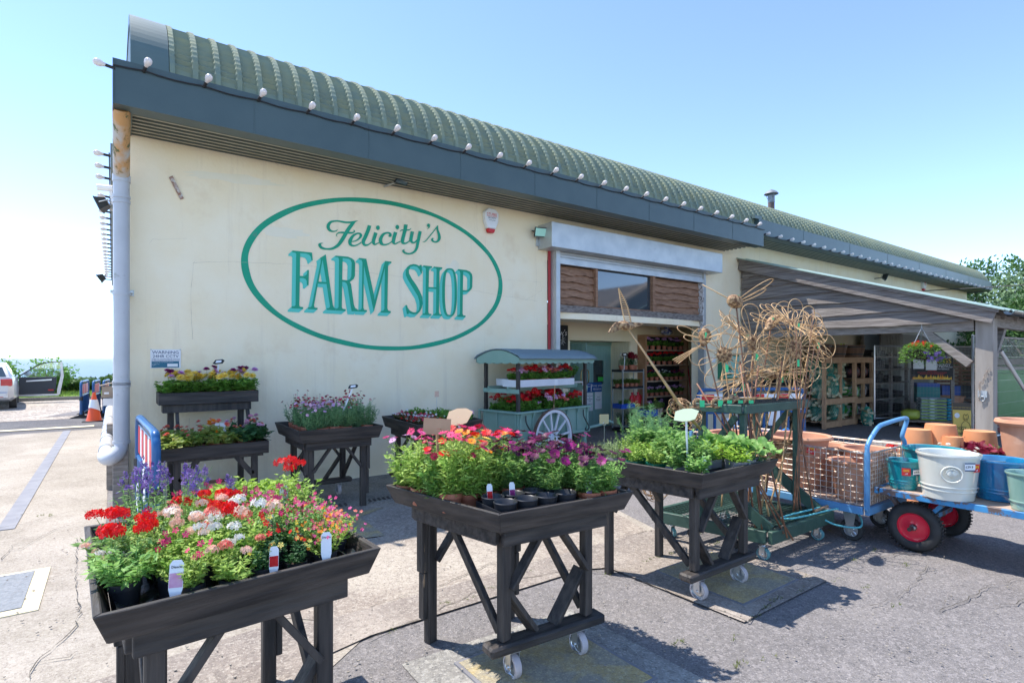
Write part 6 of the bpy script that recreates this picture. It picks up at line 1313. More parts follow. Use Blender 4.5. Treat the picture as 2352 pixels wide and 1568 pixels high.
wflower('willow flower tilted up at the top of the bunch',on(1818,740,5.05),.30,(-.1,-.55,.8),Vector((gx0,gy0,0))+G(.66,.4,.27),12,.05)
wflower('willow flower facing right on the far side of the bunch',on(1868,775,5.1),.25,(.6,-.6,.3),Vector((gx0,gy0,0))+G(.8,.4,.27),10,.04)
wflower('willow flower drooping low in the middle of the bunch',on(1713,868,4.8),.27,(-.1,-.5,-.8),Vector((gx0,gy0,0))+G(.38,.2,.27),10,.038)
wflower('willow flower behind the middle bloom turned away',on(1702,765,5.15),.28,(.2,-.6,.6),Vector((gx0,gy0,0))+G(.42,.62,.27),10,.04)
wflower('small willow flower low on the right of the bunch',on(1795,850,5.15),.28,(-.6,-.5,-.2),Vector((gx0,gy0,0))+G(.72,.62,.27),9,.035)
def wbug(label,c,d,foot,Lb=.22,rb=.045,wing=.24,beak=0,up=.6):
    c=Vector(c); O=Vector(foot); t=thing('willow_creature',label,'willow sculpture',tuple(O)); d=Vector(d).normalized(); s_=d.cross(Vector((0,0,1))).normalized(); n=s_.cross(d)
    b=MB(); pr=[]; K=25
    for i in range(K): q=i/(K-1); r=rb*math.sin(math.pi*min(1,q*1.0+.02))**.7*(1.15-.7*q)+.006; pr.append((r+(.009 if i%2 else 0),(.5-q)*Lb))
    b.lathe([(0,Lb/2+.01)]+pr+[(0,-Lb/2)],c-O,14,M=d.to_track_quat('Z','Y').to_matrix().to_4x4()); b.build('woven_body',M_weave,t)
    for sg in (-1,1):
        for q in (0,.35):
            if q and wing<.2: continue
            w0=c-O-d*q*Lb*.4; wv=(s_*sg+n*up-d*q*1.2).normalized(); e=(d-wv*d.dot(wv)).normalized(); L=wing*(1-.25*bool(q)); P=[]
            for i in range(14): a=2*math.pi*i/14; P.append(tuple(w0+wv*L*(.5-.5*math.cos(a))+e*L*.26*math.sin(a)*(.4+.6*(.5-.5*math.cos(a)))))
            b=MB(); b.tube(crom(P,2,True),.0033,5,closed=True); b.build('wing',M_wil,t,smooth=True)
    if beak:
        b=MB()
        for k in range(4): b.tube([tuple(c-O+d*Lb*.4+s_*.006*(k-1.5)),tuple(c-O+d*(Lb*.5+beak)+n*rw.uniform(-.01,.02)+s_*.012*(k-1.5))],.003,5)
        b.build('beak',M_wil,t)
    b=MB(); b.tube(crom([tuple(c-O),tuple((c-O)*.5+Vector((.015,.01,0))),(0,0,0)],4),.007,6); b.build('stem',M_wild if rw.random()<.6 else M_wil,t,smooth=True)
    b=MB(); b.box(-.012,.012,-.001,.001,-.045,.01,0,Matrix.Translation(c-O+n*rb+Vector((0,-.02,0)))); b.build('price_tag',M_tag,t); return t
RK=Vector((gx0,gy0,0))
wbug('willow bee with looped wings, highest and leftmost of the bunch',on(1690,694,4.7),(-.8,-.2,.1),RK+G(.28,.2,.27),.27,.05,.34)
wbug('willow hummingbird with a long rod tail pointing down to the left',on(1618,776,4.6),(.6,.3,.6),RK+G(.10,.22,.27),.20,.045,.24)
b=MB(); hb=bpy.context.scene.objects
for o in [x for x in C.objects if x.name.startswith('willow_creature.001')][:1]:
    O=o.location; c=on(1618,776,4.6)-O
    for k in range(4): b.tube([tuple(c+Vector((-.02,0,-.05))),tuple(on(1545+4*k,826+3*k,4.35)-O)],.003,5)
    b.build('tail_rods',M_wil,o)
wbug('willow dragonfly with a long plaited body, behind the large blooms',on(1772,742,4.95),(.85,.2,.35),RK+G(.55,.5,.27),.34,.04,.2)
wbug('willow dragonfly lying level beneath the large blooms',on(1775,860,5.0),(-.95,-.1,.1),RK+G(.6,.55,.27),.40,.03,.28,up=.1)
wbug('willow dragonfly just above the green rack top at its left end',on(1683,915,4.6),(.9,.3,-.1),RK+G(.18,.3,.5),.22,.03,.30,up=.05)
# woven bird high on a leaning rod
O=Vector((3.45,3.35,.95)); c=on(1437,748,4.15); t=thing('willow_bird','woven willow bird with a raised wing on a long leaning rod above the doorway view','willow sculpture',tuple(O))
tl=on(1555,920,4.0)
b=MB(); b.lathe([(0,.09),(.022,.075),(.034,.04),(.038,0),(.03,-.04),(.015,-.08),(0,-.1)],c-O,12,M=Vector((-1,.1,.05)).to_track_quat('Z','Y').to_matrix().to_4x4()); b.build('woven_body',M_weave,t)
wt=on(1421,662,4.15)-O; w0=c-O+Vector((-.01,0,.03)); w1=c-O+Vector((.06,0,.03))
b=MB(); b.tube([tuple(w0),tuple(w0.lerp(wt,.6)+Vector((-.004,0,0))),tuple(wt)],.005,5); b.tube(crom([tuple(w1),tuple(w1.lerp(wt,.5)+Vector((.022,0,0))),tuple(wt)],5),.005,5)
for k in range(16):
    q=k/16; b.tube([tuple(w0.lerp(wt,q)),tuple(w1.lerp(wt,q)+Vector((.034*math.sin(math.pi*q),0,0)))],.0035,5)
b.build('raised_wing',M_wil,t)
b=MB()
e0=c-O; eL=on(1397,764,4.0)-O
for k in range(7): b.tube(crom([tuple(e0+Vector((-.03,0,.012*(k-3)*.4))),tuple(e0.lerp(eL,.6)+Vector((0,0,.010*(k-3)+.02))),tuple(eL)],5),.004,5)
eR=on(1478,744,4.3)-O
for k in range(5): b.tube(crom([tuple(e0+Vector((.03,0,.004*(k-2)))),tuple(e0.lerp(eR,.6)+Vector((0,0,.006*(k-2)))),tuple(eR)],4),.004,5)
b.build('lower_wing',M_weave,t)
b=MB(); b.tube([tuple(c-O),tuple(on(1470,795,4.1)-O),tuple(tl-O)],[.006,.008,.012],7); b.tube([tuple(tl-O),tuple(on(1608,985,4.3)-O)],[.012,.012],7); b.build('rod',M_wil,t,smooth=True)
# tangle of willow at the rod foot
def tangle(label,c,r,n,flat=.5,name='willow_tangle'):
    t=thing(name,label,'willow bundle',tuple(c)); b=MB()
    for k in range(n):
        P=[]; ax=vr(rw); ax.z*=flat; 
        u_=ax.cross(Vector((0,0,1))).normalized(); v_=ax.cross(u_).normalized(); q=r*rw.uniform(.6,1)
        o=vr(rw)*r*.3
        for i in range(10): a=2*math.pi*i/10; P.append(tuple(o+u_*math.cos(a)*q+v_*math.sin(a)*q*.7))
        b.tube(crom(P,2,True),.0035,4,closed=True)
    b.build('withies',M_weave,t); return t
tangle('tangled willow knot at the foot of the bird rod',on(1560,935,4.1),.085,14); tangle('willow hoops lying behind the sage pots',on(1590,960,4.4),.10,9)
tangle('willow wreath bundle hanging under the herb table edge, left',on(1500,1125,4.6),.11,12); tangle('willow wreath bundle under the herb table edge, right',on(1545,1100,4.7),.10,12)
# wreath rings along the rack top
def wreath(label,c,r,rz):
    t=thing('willow_wreath',label,'wreath',tuple(c),rz); b=MB()
    for k in range(4):
        ph=k*1.57; P=[(math.cos(a)*(r+.008*math.cos(6*a+ph)),.008*math.sin(6*a+ph),r+math.sin(a)*(r+.008*math.cos(6*a+ph))) for a in [i*2*math.pi/40 for i in range(40)]]; b.tube(P,.0075,5,closed=True)
    for k in range(5): b.tube([(0,0,.01),(-.05-.01*k,rw.uniform(-.03,.02),-.0)],.003,4)
    b.build('plaited_ring',M_weave,t); b=MB(); b.box(.01,.05,-.022,-.020,.0,.055); b.build('price_tag',M_tag,t); return t
for i,(u,l) in enumerate(((1602,'leftmost'),(1644,'second from left'),(1665,'third from left'),(1690,'fourth from left'),(1714,'rightmost'))): wreath(f'small plaited willow wreath on the green rack edge, {l} of five',W(u,934,d=4.5-.0*i)*1.0-Vector((0,0,.0)),.030,R(-30))
# long loose rods standing on the rack
t=thing('willow_rods','bunch of long bare willow rods standing upright in the rack','willow bundle',tuple(RK+G(.72,.12,.27))); b=MB(); O=t.location
for k in range(7): 
    tp=on(1850+rw.uniform(-45,40),rw.uniform(675,800),4.75); b.tube(crom([tuple(RK+G(.70+rw.uniform(-.05,.05),.12+rw.uniform(-.04,.04),.27)-O),tuple((RK+G(.7,.12,.8)-O)+Vector((rw.uniform(-.02,.02),0,0))),tuple(tp-O)],4),[.0038]*8+[.002],5)
b.build('rods',M_wild,t,smooth=True)
t=thing('willow_rods','loose brown willow rods leaning across the rack front','willow bundle',tuple(RK+G(.45,.1,.27))); b=MB(); O=t.location
for (a,c,d1,d2) in (((1600,880),(1822,1240),4.6,4.35),((1716,880),(1808,1235),4.6,4.3),((1650,930),(1800,1225),4.55,4.35),((1742,840),(1700,1215),4.7,4.4),((1796,830),(1760,1130),4.9,4.6),((1690,905),(1735,1215),4.6,4.4),((1822,850),(1875,1215),5.0,4.75),((1700,830),(1752,1228),4.7,4.35)):
    b.tube([tuple(W(*a,d=d1)-O),tuple(W((a[0]+c[0])/2+rw.uniform(-5,5),(a[1]+c[1])/2,d=(d1+d2)/2)-O),tuple(W(*c,d=d2)-O)],.0075,6)
b.build('rods',M_wild,t,smooth=True)
for i,(u,v,d,l) in enumerate(((1775,1015,5.0,'upper'),(1790,1037,5.0,'lower'),(1605,1035,4.8,'left'))):
    t=thing('woven_basket','long woven willow leaf basket inside the green rack, '+l+' one','basket',tuple(W(u,v,d=d)),R(-30)); b=MB()
    for k in range(7):
        y=(k-3)/3; b.tube(crom([(-.17,0,0),(-.08,y*.05,-.045*(1-y*y)),(.0,y*.07,-.06*(1-y*y)),(.10,y*.05,-.04*(1-y*y)),(.22,0,.01)],5),.006,5)
    vs=[];fs=[]
    for i2 in range(15):
        q=i2/14; w_=math.sin(math.pi*min(max(q,.02),.98))**.8
        for j in range(7): y=(j-3)/3; vs.append((-.17+.39*q,y*.07*w_,-.055*w_*(1-y*y)+(.006 if (i2+j)%2 else 0)))
    for i2 in range(14):
        for j in range(6): fs.append((i2*7+j,i2*7+j+1,i2*7+8+j,i2*7+7+j))
    b.add(vs,fs); b.build('weave',M_weave,t)
# ---------------------------------------------------------------- cage trolley with terracotta pots
cx0,cx1,cy0,cy1=5.17,5.99,2.0,3.75; t=thing('cage_trolley','blue cage trolley with wire mesh sides holding terracotta pots','trolley',(cx0,cy0,0)); cw,cl=cx1-cx0,cy1-cy0
b=MB(); 
for (a,c) in (((0,0),(cw,0)),((0,cl),(cw,cl)),((0,.03),(0,cl-.03)),((cw,.03),(cw,cl-.03))): b.beam((*a,.30),(*c,.30),.035,.065)
b.build('chassis',M_bluem,t,bevel=.003)
b=MB(); b.box(.02,cw-.02,.02,cl-.02,.325,.34); b.build('deck',M_ply,t)
def wmesh(p0,ux,L,h,st,name,z0=.35,sz=None):
    b=MB(); ux=Vector(ux); p0=Vector(p0); sz=sz or st
    for i in range(int(round(L/st))+1): q=p0+ux*min(L,i*st); b.tube([q+Vector((0,0,z0)),q+Vector((0,0,z0+h))],.0030,4)
    for j in range(int(round(h/sz))+1): b.tube([p0+Vector((0,0,z0+j*sz)),p0+ux*L+Vector((0,0,z0+j*sz))],.0030,4)
    b.tube([p0+Vector((0,0,z0+h)),p0+ux*L+Vector((0,0,z0+h))],.006,6); return b.build(name,M_rust,t)
wmesh((0,.03,0),(0,1,0),cl-.06,.44,.05,'mesh_side'); wmesh((cw,.03,0),(0,1,0),cl-.06,.44,.05,'mesh_side'); wmesh((.03,0,0),(1,0,0),cw-.06,.44,.036,'mesh_end',sz=.036)
b=MB(); b.tube(crom([(0,0,.30),(0,0,.55),(0,0,.80),(.03,-.0,.88),(.16,-.02,1.0),(.30,-.03,1.03),(.72,-.03,1.05),(.80,-.02,1.01),(.76,0,.88),(cw-.0,0,.80),(cw,0,.55),(cw,0,.30)],5),.019,10); b.build('push_handle',M_bluem,t,smooth=True)
for (x,y) in ((0,0),(cw,0),(0,cl),(cw,cl)): b=MB(); b.box(x-.017,x+.017,y-.017,y+.017,.32,.80); b.build('corner_post',M_bluem,t)
def bigcaster(p,r=.095):
    p=Vector(p); b=MB(); 
    for s_ in (-1,1): b.prism([p+Vector((s_*.035,-.05,r*1.75)),p+Vector((s_*.035,.06,r*1.75)),p+Vector((s_*.035,.02,-.015)),p+Vector((s_*.035,-.02,-.015))],(.004*s_,0,0))
    b.box(p.x-.04,p.x+.04,p.y-.05,p.y+.06,p.z+r*1.75,p.z+r*1.8); f=b.build('castor',M_chr,t)
    M=Matrix.Rotation(R(90),4,'Y'); b=MB(); b.lathe([(r*.62,-.024),(r*.93,-.024),(r,-.013),(r,.013),(r*.93,.024),(r*.62,.024)],p,26,0,M=M)
    for sg in (-1,1):
        b.lathe([(.0,sg*.022),(r*.22,sg*.022),(r*.25,sg*.010),(r*.55,sg*.010),(r*.62,sg*.022)],p,26,1,M=M)
        for k in range(8): a=k*math.pi/4; b.beam(p+Vector((sg*.013,math.cos(a)*r*.2,math.sin(a)*r*.2)),p+Vector((sg*.013,math.cos(a)*r*.6,math.sin(a)*r*.6)),.008,.012,1,(1,0,0))
    b.build('wheel',[M_rub,M_chr],f,smooth='auto')
for (x,y) in ((.10,.16),(cw-.10,.16),(.10,cl-.16),(cw-.10,cl-.16)): bigcaster((x,y,.096))
def tpot(name,label,loc,r0,r1,h,m,rim=.03,upside=False,rz=0,sx=1,cat='plant pot',ring=True,rimm=None,rolled=True,ribs=()):
    t=thing(name,label,cat,loc,rz); b=MB(); th=.018
    pr=[(0,.0),(r0,0)]; K=8
    for i in range(1,K+1): q=i/K; pr.append((r0+(r1-r0)*q**.85,h*q*.93))
    pr+=[(r1+rim*.55,h*.935),(r1+rim*.8,h*.965),(r1+rim*.6,h),(r1,h),(r1-th*.6,h*.985)]
    pr+=[(r0+(r1-r0)*.5-th,h*.5),(r0-th,.02),(0,.02)]
    if upside: pr=[(r,h-z) for r,z in pr]
    b.lathe(pr,n=40,sx=sx); b.build('body',m,t,smooth='auto')
    for zz in ribs: b=MB(); q=r0+(r1-r0)*(zz/h)**.85; b.lathe([(q-.002,zz-.012),(q+.008,zz),(q-.002,zz+.012)],n=40,sx=sx); b.build('moulded_ring',m,t,smooth=True)
    return t
tpot('terracotta_pot','large terracotta pot with red half price tag in the cage trolley',(5.50,2.75,.345),.19,.275,.50,M_tc2,.045)
tpot('terracotta_pot','medium terracotta pot by the cage trolley corner',(5.40,2.22,.345),.12,.165,.34,M_tc2,.03)
tpot('terracotta_pot','medium terracotta pot at the right side of the cage trolley',(5.72,2.22,.345),.13,.19,.42,M_tc2,.03)
tpot('terracotta_pot','terracotta bowl behind the large pot in the cage trolley',(5.76,2.62,.345),.14,.20,.40,M_tc2,.04)
tpot('terracotta_pot','pale terracotta pot at the far end of the cage trolley',(5.42,3.38,.345),.17,.25,.46,M_tc2,.045)
tpot('terracotta_pot','terracotta pot beside the far one in the cage trolley',(5.78,3.30,.345),.15,.21,.42,M_tc2,.03)
def sale(parent,M,s_=.07,words=('50%','off')):
    b=MB(); b.box(-s_/2,s_/2,-.002,0,-s_/2,s_/2,0,M); b.build('sale_sticker',M_red,parent); text(words[0],s_*.42,M@T(0,-.003,s_*.15),mat('sticker_yellow',(.9,.7,.05)),parent); text(words[1],s_*.3,M@T(0,-.003,-s_*.25),M_paper,parent)
def price(parent,M,w_=.11,h=.06,words='£19.99'):
    b=MB(); b.box(-w_/2,w_/2,-.002,0,-h/2,h/2,0,M); b.build('price_sticker',M_paper,parent); b=MB(); b.box(-w_/2,w_/2,-.0035,-.0022,h*.36,h/2,0,M); b.box(-w_/2,w_/2,-.0035,-.0022,-h/2,-h*.36,0,M); b.build('sticker_border',M_navy,parent); text(words,h*.42,M@T(-w_*.08,-.003,.0),M_ink,parent)
pot0=[o for o in C.objects if o.name=='terracotta_pot'][0]; sale(pot0,Matrix.Rotation(R(-42),4,'Z')@Matrix.Translation((0,-.315,.40))@Matrix.Rotation(R(20),4,'Y'),.075)
# ---------------------------------------------------------------- flatbed trolley with glazed pots
fx0,fx1,fy0,fy1=5.27,6.18,.15,1.97; FZ=.50; t=thing('flatbed_trolley','flat blue platform trolley with large red wheels carrying glazed pots','trolley',(fx0,fy0,0)); fw,fl_=fx1-fx0,fy1-fy0
b=MB()
for (a,c) in (((0,0),(fw,0)),((0,fl_),(fw,fl_)),((0,.03),(0,fl_-.03)),((fw,.03),(fw,fl_-.03))): b.beam((*a,FZ-.025),(*c,FZ-.025),.03,.05)
b.build('chassis',M_bluer,t,bevel=.003)
b=MB(); b.box(.02,fw-.02,.02,fl_-.02,FZ-.02,FZ-.005); b.build('deck',M_ply,t)
WYc=1.73-fy0
for x in (.10,fw-.10):
    for s_ in (-1,1): b=MB(); b.beam((x+.05,WYc,.20),(x+.05,WYc+s_*.22,FZ-.04),.045,.03); b.build('wheel_bracket',M_bluer,t)
b=MB(); b.tube([(.0,WYc,.20),(fw,WYc,.20)],.016,8); b.build('axle',M_dk,t); b=MB(); b.beam((.12,WYc-.05,.26),(fw-.12,WYc-.05,.26),.05,.04); b.build('axle_beam',M_bluer,t)
def bigwheel(p,r=.20):
    p=Vector(p); M=Matrix.Rotation(R(90),4,'Y'); b=MB(); pr=[]
    for k in range(17): a=-math.pi*.5+2*math.pi*k/16; pr.append((r-.045+.045*math.sin(a+math.pi/2) if False else r-.050+.050*math.cos(2*math.pi*k/16),.046*math.sin(2*math.pi*k/16)))
    b.lathe(pr,p,44,0,M=M)
    for k in range(44):
        a=2*math.pi*k/44
        for s_ in (-1,1): c=p+Vector((s_*.022,math.cos(a)*(r+.001),math.sin(a)*(r+.001))); tg=Vector((0,-math.sin(a),math.cos(a))); rd_=Vector((0,math.cos(a),math.sin(a))); b.beam(c-Vector((s_*.014,0,0))-tg*.004,c+Vector((s_*.014,0,0))+tg*.004,.012,.006,0,rd_)
    w_=b.build('wheel',M_rub,t,smooth='auto'); b=MB()
    for sg in (-1,1): b.lathe([(r*.60,sg*.030),(r*.57,sg*.036),(r*.52,sg*.022),(r*.3,sg*.014),(r*.15,sg*.026),(0,sg*.026)],p,32,M=M)
    b.build('rim',M_redw,w_,smooth='auto'); b=MB()
    for sg in (-1,1): b.lathe([(r*.14,sg*.026),(r*.13,sg*.044),(r*.08,sg*.055),(0,sg*.058)],p,14,M=M)
    b.build('hub_cap',mat('greasy_hub',(.35,.33,.32),(.12,.09,.07),20,.35,metal=.8),w_,smooth=True)
bigwheel((.12,WYc,.202)); bigwheel((fw-.10,WYc,.202)); bigwheel((.12,.35,.202)); bigwheel((fw-.10,.35,.202))
def glaze(name,a,b_,c=None): return mat(name,a,b_,5,.12,coat=1,third=c,third_r=(.55,.7),tsc=7,stretch=(1,1,.35))
GT=glaze('teal_glaze',(.005,.20,.24),(.01,.32,.34),(.01,.09,.16)); GC=glaze('cream_glaze',(.62,.62,.54),(.70,.69,.62)); GB=glaze('blue_glaze',(.005,.12,.30),(.01,.24,.44),(.01,.05,.16)); GG=glaze('celadon_glaze',(.20,.34,.28),(.28,.42,.34)); GO=glaze('grey_glaze',(.34,.37,.33),(.42,.45,.40))
z=FZ
p=tpot('glazed_pot','small teal glazed pot with half price stickers on the flatbed trolley end',(5.45,1.83,z),.095,.118,.24,GT,.012,ribs=(.05,.07)); Mz=Matrix.Rotation(R(-62),4,'Z')
sale(p,Matrix.Rotation(R(-62),4,'Z')@Matrix.Translation((0,-.122,.155)),.062); price(p,Matrix.Rotation(R(-22),4,'Z')@Matrix.Translation((0,-.123,.155)),.085,.052)
p=tpot('glazed_pot','big cream glazed pot with oval tree emblem on the flatbed trolley',(5.38,1.50,z),.165,.20,.355,GC,.016,ribs=(.07,.10)); 
b=MB(); Me=Matrix.Rotation(R(-68),4,'Z')@Matrix.Translation((0,-.190,.21)); P=[(.065*math.cos(a*.2618),-.012,.06*math.sin(a*.2618)) for a in range(24)]; b.tube([Me@Vector(q) for q in P],.007,6,closed=True); 
for k in range(12): a=math.pi*k/11; b.tube([Me@Vector((0,-.008,-.03)),Me@Vector((.035*math.cos(a),-.014,.01+.028*math.sin(a)))],.004,5); b.lathe([(0,.008),(.008,.0),(0,-.008)],Me@Vector((.034*math.cos(a),-.014,.01+.03*math.sin(a))),6)
b.build('oval_emblem',GC,p,smooth=True); price(p,Matrix.Rotation(R(-36),4,'Z')@Matrix.Translation((0,-.208,.275)),.078,.062,'£39.9'); sale(p,Matrix.Rotation(R(-20),4,'Z')@Matrix.Translation((0,-.208,.265)),.06)
tpot('glazed_pot','large teal glazed pot behind the small teal one',(5.93,1.76,z),.19,.225,.30,GT,.016)
tpot('glazed_pot','grey green glazed pot behind the big cream pot',(5.92,1.40,z),.135,.168,.27,GO,.014,ribs=(.06,))
tpot('glazed_pot','bright blue glazed pot right of the cream pot',(5.66,1.24,z),.155,.188,.31,GB,.016,ribs=(.06,.085))
tpot('glazed_pot','pale green glazed pot at the right edge of the picture',(5.40,1.02,z),.105,.132,.27,GG,.014,ribs=(.06,))
# ---------------------------------------------------------------- pots and flowers on the yard behind
def onfloor(u,vtop,h,ztop=None): return W(u,vtop,z=h)
for i,(u,v,h,r0,r1,l) in enumerate(((2107,985,.42,.17,.26,'left one'),(2160,974,.46,.19,.29,'middle tall one'),(2250,989,.42,.19,.27,'right one'),(2188,1002,.30,.12,.18,'small one in the middle'),(2090,1030,.30,.14,.20,'low one behind the cage'))):
    c=W(u,v,z=h+.0) if v>0 else None
    c=W(u,v,d=(h-EYE)/((HZ-v)/F0)) if False else None
    d=6.6 if i!=4 else 6.2
    if i==3: d=6.4
    c=W(u,v,d=d); hh=c.z; c.z=0
    tpot('terracotta_pot',f'orange terracotta pot standing upside down, {l}',tuple(c),r0*.78,r1*.82,max(.3,hh),M_tc,.02,upside=True)
c=W(2362,967,d=6.0); c.z=0; t9=tpot('terracotta_pot','tall rimmed terracotta pot cut off at the right edge',tuple(c),.14,.24,.93,M_tc2,.06,ribs=(.45,)); 
b=MB(); b.box(-.05,.03,-.30,-.298,.72,.84,0,Matrix.Rotation(R(-60),4,'Z')); b.build('paper_tag',M_paper,t9)
tray('black tray of mixed flowers behind the glazed pots',tuple(W(2225,1075,z=.35)),.6,.45,0,h=.08)
k=MB(); pt=W(2225,1075,z=.35); t=thing('low_bench','low dark bench under the tray of mixed flowers','bench',(pt.x,pt.y,0)); k.box(-.32,.32,-.24,.24,.30,.345); 
for x in (-.28,.28):
    for y in (-.2,.2): k.box(x-.02,x+.02,y-.02,y+.02,0,.30)
k.build('frame',M_blk,t)
PK['heuchera']=dict(pot=BPt,leaf=L_maroon,h=.16,r=.15,ns=22,lps=2,L=.075,w=.075,shape='r',lo=.7,lean=1.1); PK['bellis']=dict(pot=BPt,leaf=L_yel,h=.12,r=.13,ns=22,lps=14,L=.036,w=.018,ft='pompon',n=6,R=.026,up=.04,fl=[P_wht,P_wht]); PK['geum']=dict(pot=BPt,leaf=L_maroon,h=.30,r=.10,ns=12,lps=10,L=.02,w=.01,lo=.5)
for i,(kk,dx,dy,l) in enumerate((('bellis',-.2,.0,'white double daisies at left'),('bellis',-.1,.15,'white double daisies at back'),('heuchera',.08,-.08,'maroon round leaved plant in front'),('heuchera',.22,.05,'maroon round leaved plant at right'),('geum',.0,.12,'tall thin dark red stems'),('geum',.18,.16,'dark thin flower stems at right'),('dias_pink',.2,-.15,'pink trailing flowers at front right'))): plant(kk,(pt.x+dx,pt.y+dy,.36),f'{l} in the tray behind glazed pots','flowers in the far tray',1.15)
c=W(2045,1075,z=.2); plant('ger_red',(c.x,c.y,.0),'red salvia like flowers seen through the cage trolley mesh',None,1.6); plant('ger_red',(c.x+.35,c.y+.1,.0),'red flowers behind the cage handle post',None,1.5)
c=W(2325,1055,z=.0); plant('leafy',(c.x,c.y,0),'low green plant on the ground by the fence foot',None,1.1)
# ---------------------------------------------------------------- timber lean-to shed
sh=thing('lean_to_shed','open timber lean-to with waney edged cladding and sloping green sheet roof against the cream wall','shed',(11.7,7.1,0))
def sp(mb,name,m,parent=None,**k): return mb.build(name,m,parent or sh,off=(11.7,7.1,0),**k)
SX=11.70; YP=2.78
def rz_(y): return 2.40+(y-2.70)*(3.83-2.40)/(7.12-2.70)
b=MB(); b.beam((SX-.11,2.62,rz_(2.62)-.11),(SX-.11,7.12,rz_(7.12)-.11),.045,.21,0,(0,0,1)); sp(b,'barge_board',M_woodgx,bevel=.004)
b=MB(); b.beam((SX-.15,2.55,rz_(2.55)+.02),(SX-.15,7.12,rz_(7.12)+.02),.025,.075); sp(b,'trim_board',M_woodgx)
b=MB(); b.box(SX+.02,SX+.16,2.92,7.12,2.06,2.28); sp(b,'beam',M_woodg,bevel=.005)
for (x,y) in ((SX+.02,YP-.12),(17.3,YP-.12),(23.0,YP-.12)): b=MB(); b.box(x,x+.22,y,y+.24,0,rz_(y)-.12 if x<12 else 2.2); sp(b,'post',mat('oak_post',(.26,.225,.19),(.40,.355,.31),5,.8,bump=.6,bsc=14,stretch=(1,1,.15),third=(.45,.25,.12),third_r=(.68,.76),tsc=2),bevel=.006)
b=MB(); b.box(SX+.10,SX+.22,6.95,7.12,0,3.0); sp(b,'wall_post',M_woodg)
b=MB(); b.beam((SX+.09,3.62,2.07),(SX+.09,2.98,1.50),.11,.13); sp(b,'corner_brace',M_woodg,bevel=.004)
b=MB(); b.beam((SX+.25,YP,1.35),(SX+1.1,YP,2.15),.10,.10); sp(b,'side_brace',M_woodg)
b=MB(); b.box(SX+.24,23.2,YP-.10,YP+.05,2.12,2.33); sp(b,'eaves_beam',M_woodg)
for i in range(14):
    b=MB(); x=SX+.55+i*.8; b.beam((x,2.62,rz_(2.62)-.06),(x,7.1,rz_(7.1)-.06),.05,.12); sp(b,'rafter',M_woodg)
b=MB(); n=90
vs=[];fs=[]
for i in range(n+1):
    x=SX-.19+i*(11.9)/n; dz=.02*math.cos(i*2.1) if i else 0
    for y in (2.48,7.13): vs.append((x,y,rz_(y)+.06+dz))
for i in range(n): fs.append((2*i,2*i+2,2*i+3,2*i+1))
b.add(vs,fs); ro=sp(b,'roof',mat('pale_green_sheet',(.34,.46,.40),(.40,.52,.45),3,.35,metal=.2)); md=ro.modifiers.new('s','SOLIDIFY'); md.thickness=.02
b=MB(); vs=[];fs=[]
for i in range(2):
    x=SX-.12+i*11.9
    for k in range(9): a=math.pi*k/8; vs.append((x,2.44-.075*math.cos(a),2.36-.07*math.sin(a)))
for k in range(8): fs.append((k,k+1,10+k,9+k))
b.add(vs,fs); g=sp(b,'gutter',M_bp); md=g.modifiers.new('s','SOLIDIFY'); md.thickness=.006
# lapped waney boards on the gable, clipped under the barge board
rg=random.Random(31); z=2.24
for k in range(8):
    h=.235+.02*(k%2); z1=z+h+.03
    ymin=2.70+(z-2.40+.10)/(3.83-2.40)*(7.12-2.70); ymin=max(2.93,ymin); ymin2=max(2.93,2.70+(z1-2.40+.10)/(3.83-2.40)*4.42)
    if ymin>7.0: break
    b=MB(); n=22; bot=[];top=[]; ph=rg.uniform(0,6)
    for i in range(n+1):
        q=i/n; yb=7.10+(ymin-7.10)*q; yt=7.10+(ymin2-7.10)*q
        bot.append((yb,z-.03+.014*math.sin(ph+q*(7+k))+.006*rg.uniform(-1,1))); top.append((yt,z1))
    vs=[]
    for (y,zz) in bot: vs+=[(SX-.060,y,zz),(SX-.015,y,zz)]
    for (y,zz) in top: vs+=[(SX-.006,y,zz),(SX+.012,y,zz)]
    K=2*(n+1); fs=[]
    for i in range(n): fs+=[(2*i,2*i+2,K+2*i+2,K+2*i),(K+2*i,K+2*i+2,K+2*i+3,K+2*i+1)]
    b.add(vs,fs); b.add(vs,[(2*i,2*i+1,2*i+3,2*i+2) for i in range(n)],1); sp(b,'waney_board',[M_woodgx,mat('bark_edge',(.10,.06,.04),(.20,.12,.08),20,.9)]); z+=h
# hanging hardware on the post
b=MB()
for k in range(11): c=Vector((SX-.0,2.72+.02*k,1.42-.0-.055*k)) if k<5 else Vector((SX-.01,2.83,1.18-.055*(k-5))); b.tube([c+Vector(((.012*math.sin(a) if k%2 else 0),(0 if k%2 else .012*math.sin(a)),.03*math.cos(a))) for a in [i*.785 for i in range(8)]],.004,5,closed=True)
sp(b,'chain',mat('rusty_chain',(.30,.20,.14),(.45,.40,.36),20,.5,metal=.6))
b=MB(); b.tube([(SX-.0,2.80+.03*math.cos(a),.93+.04*math.sin(a)) for a in [i*.5236 for i in range(12)]],.008,6,closed=True); b.box(SX+.0,SX+.018,2.74,2.86,.95,1.06); sp(b,'iron_ring',M_galv)
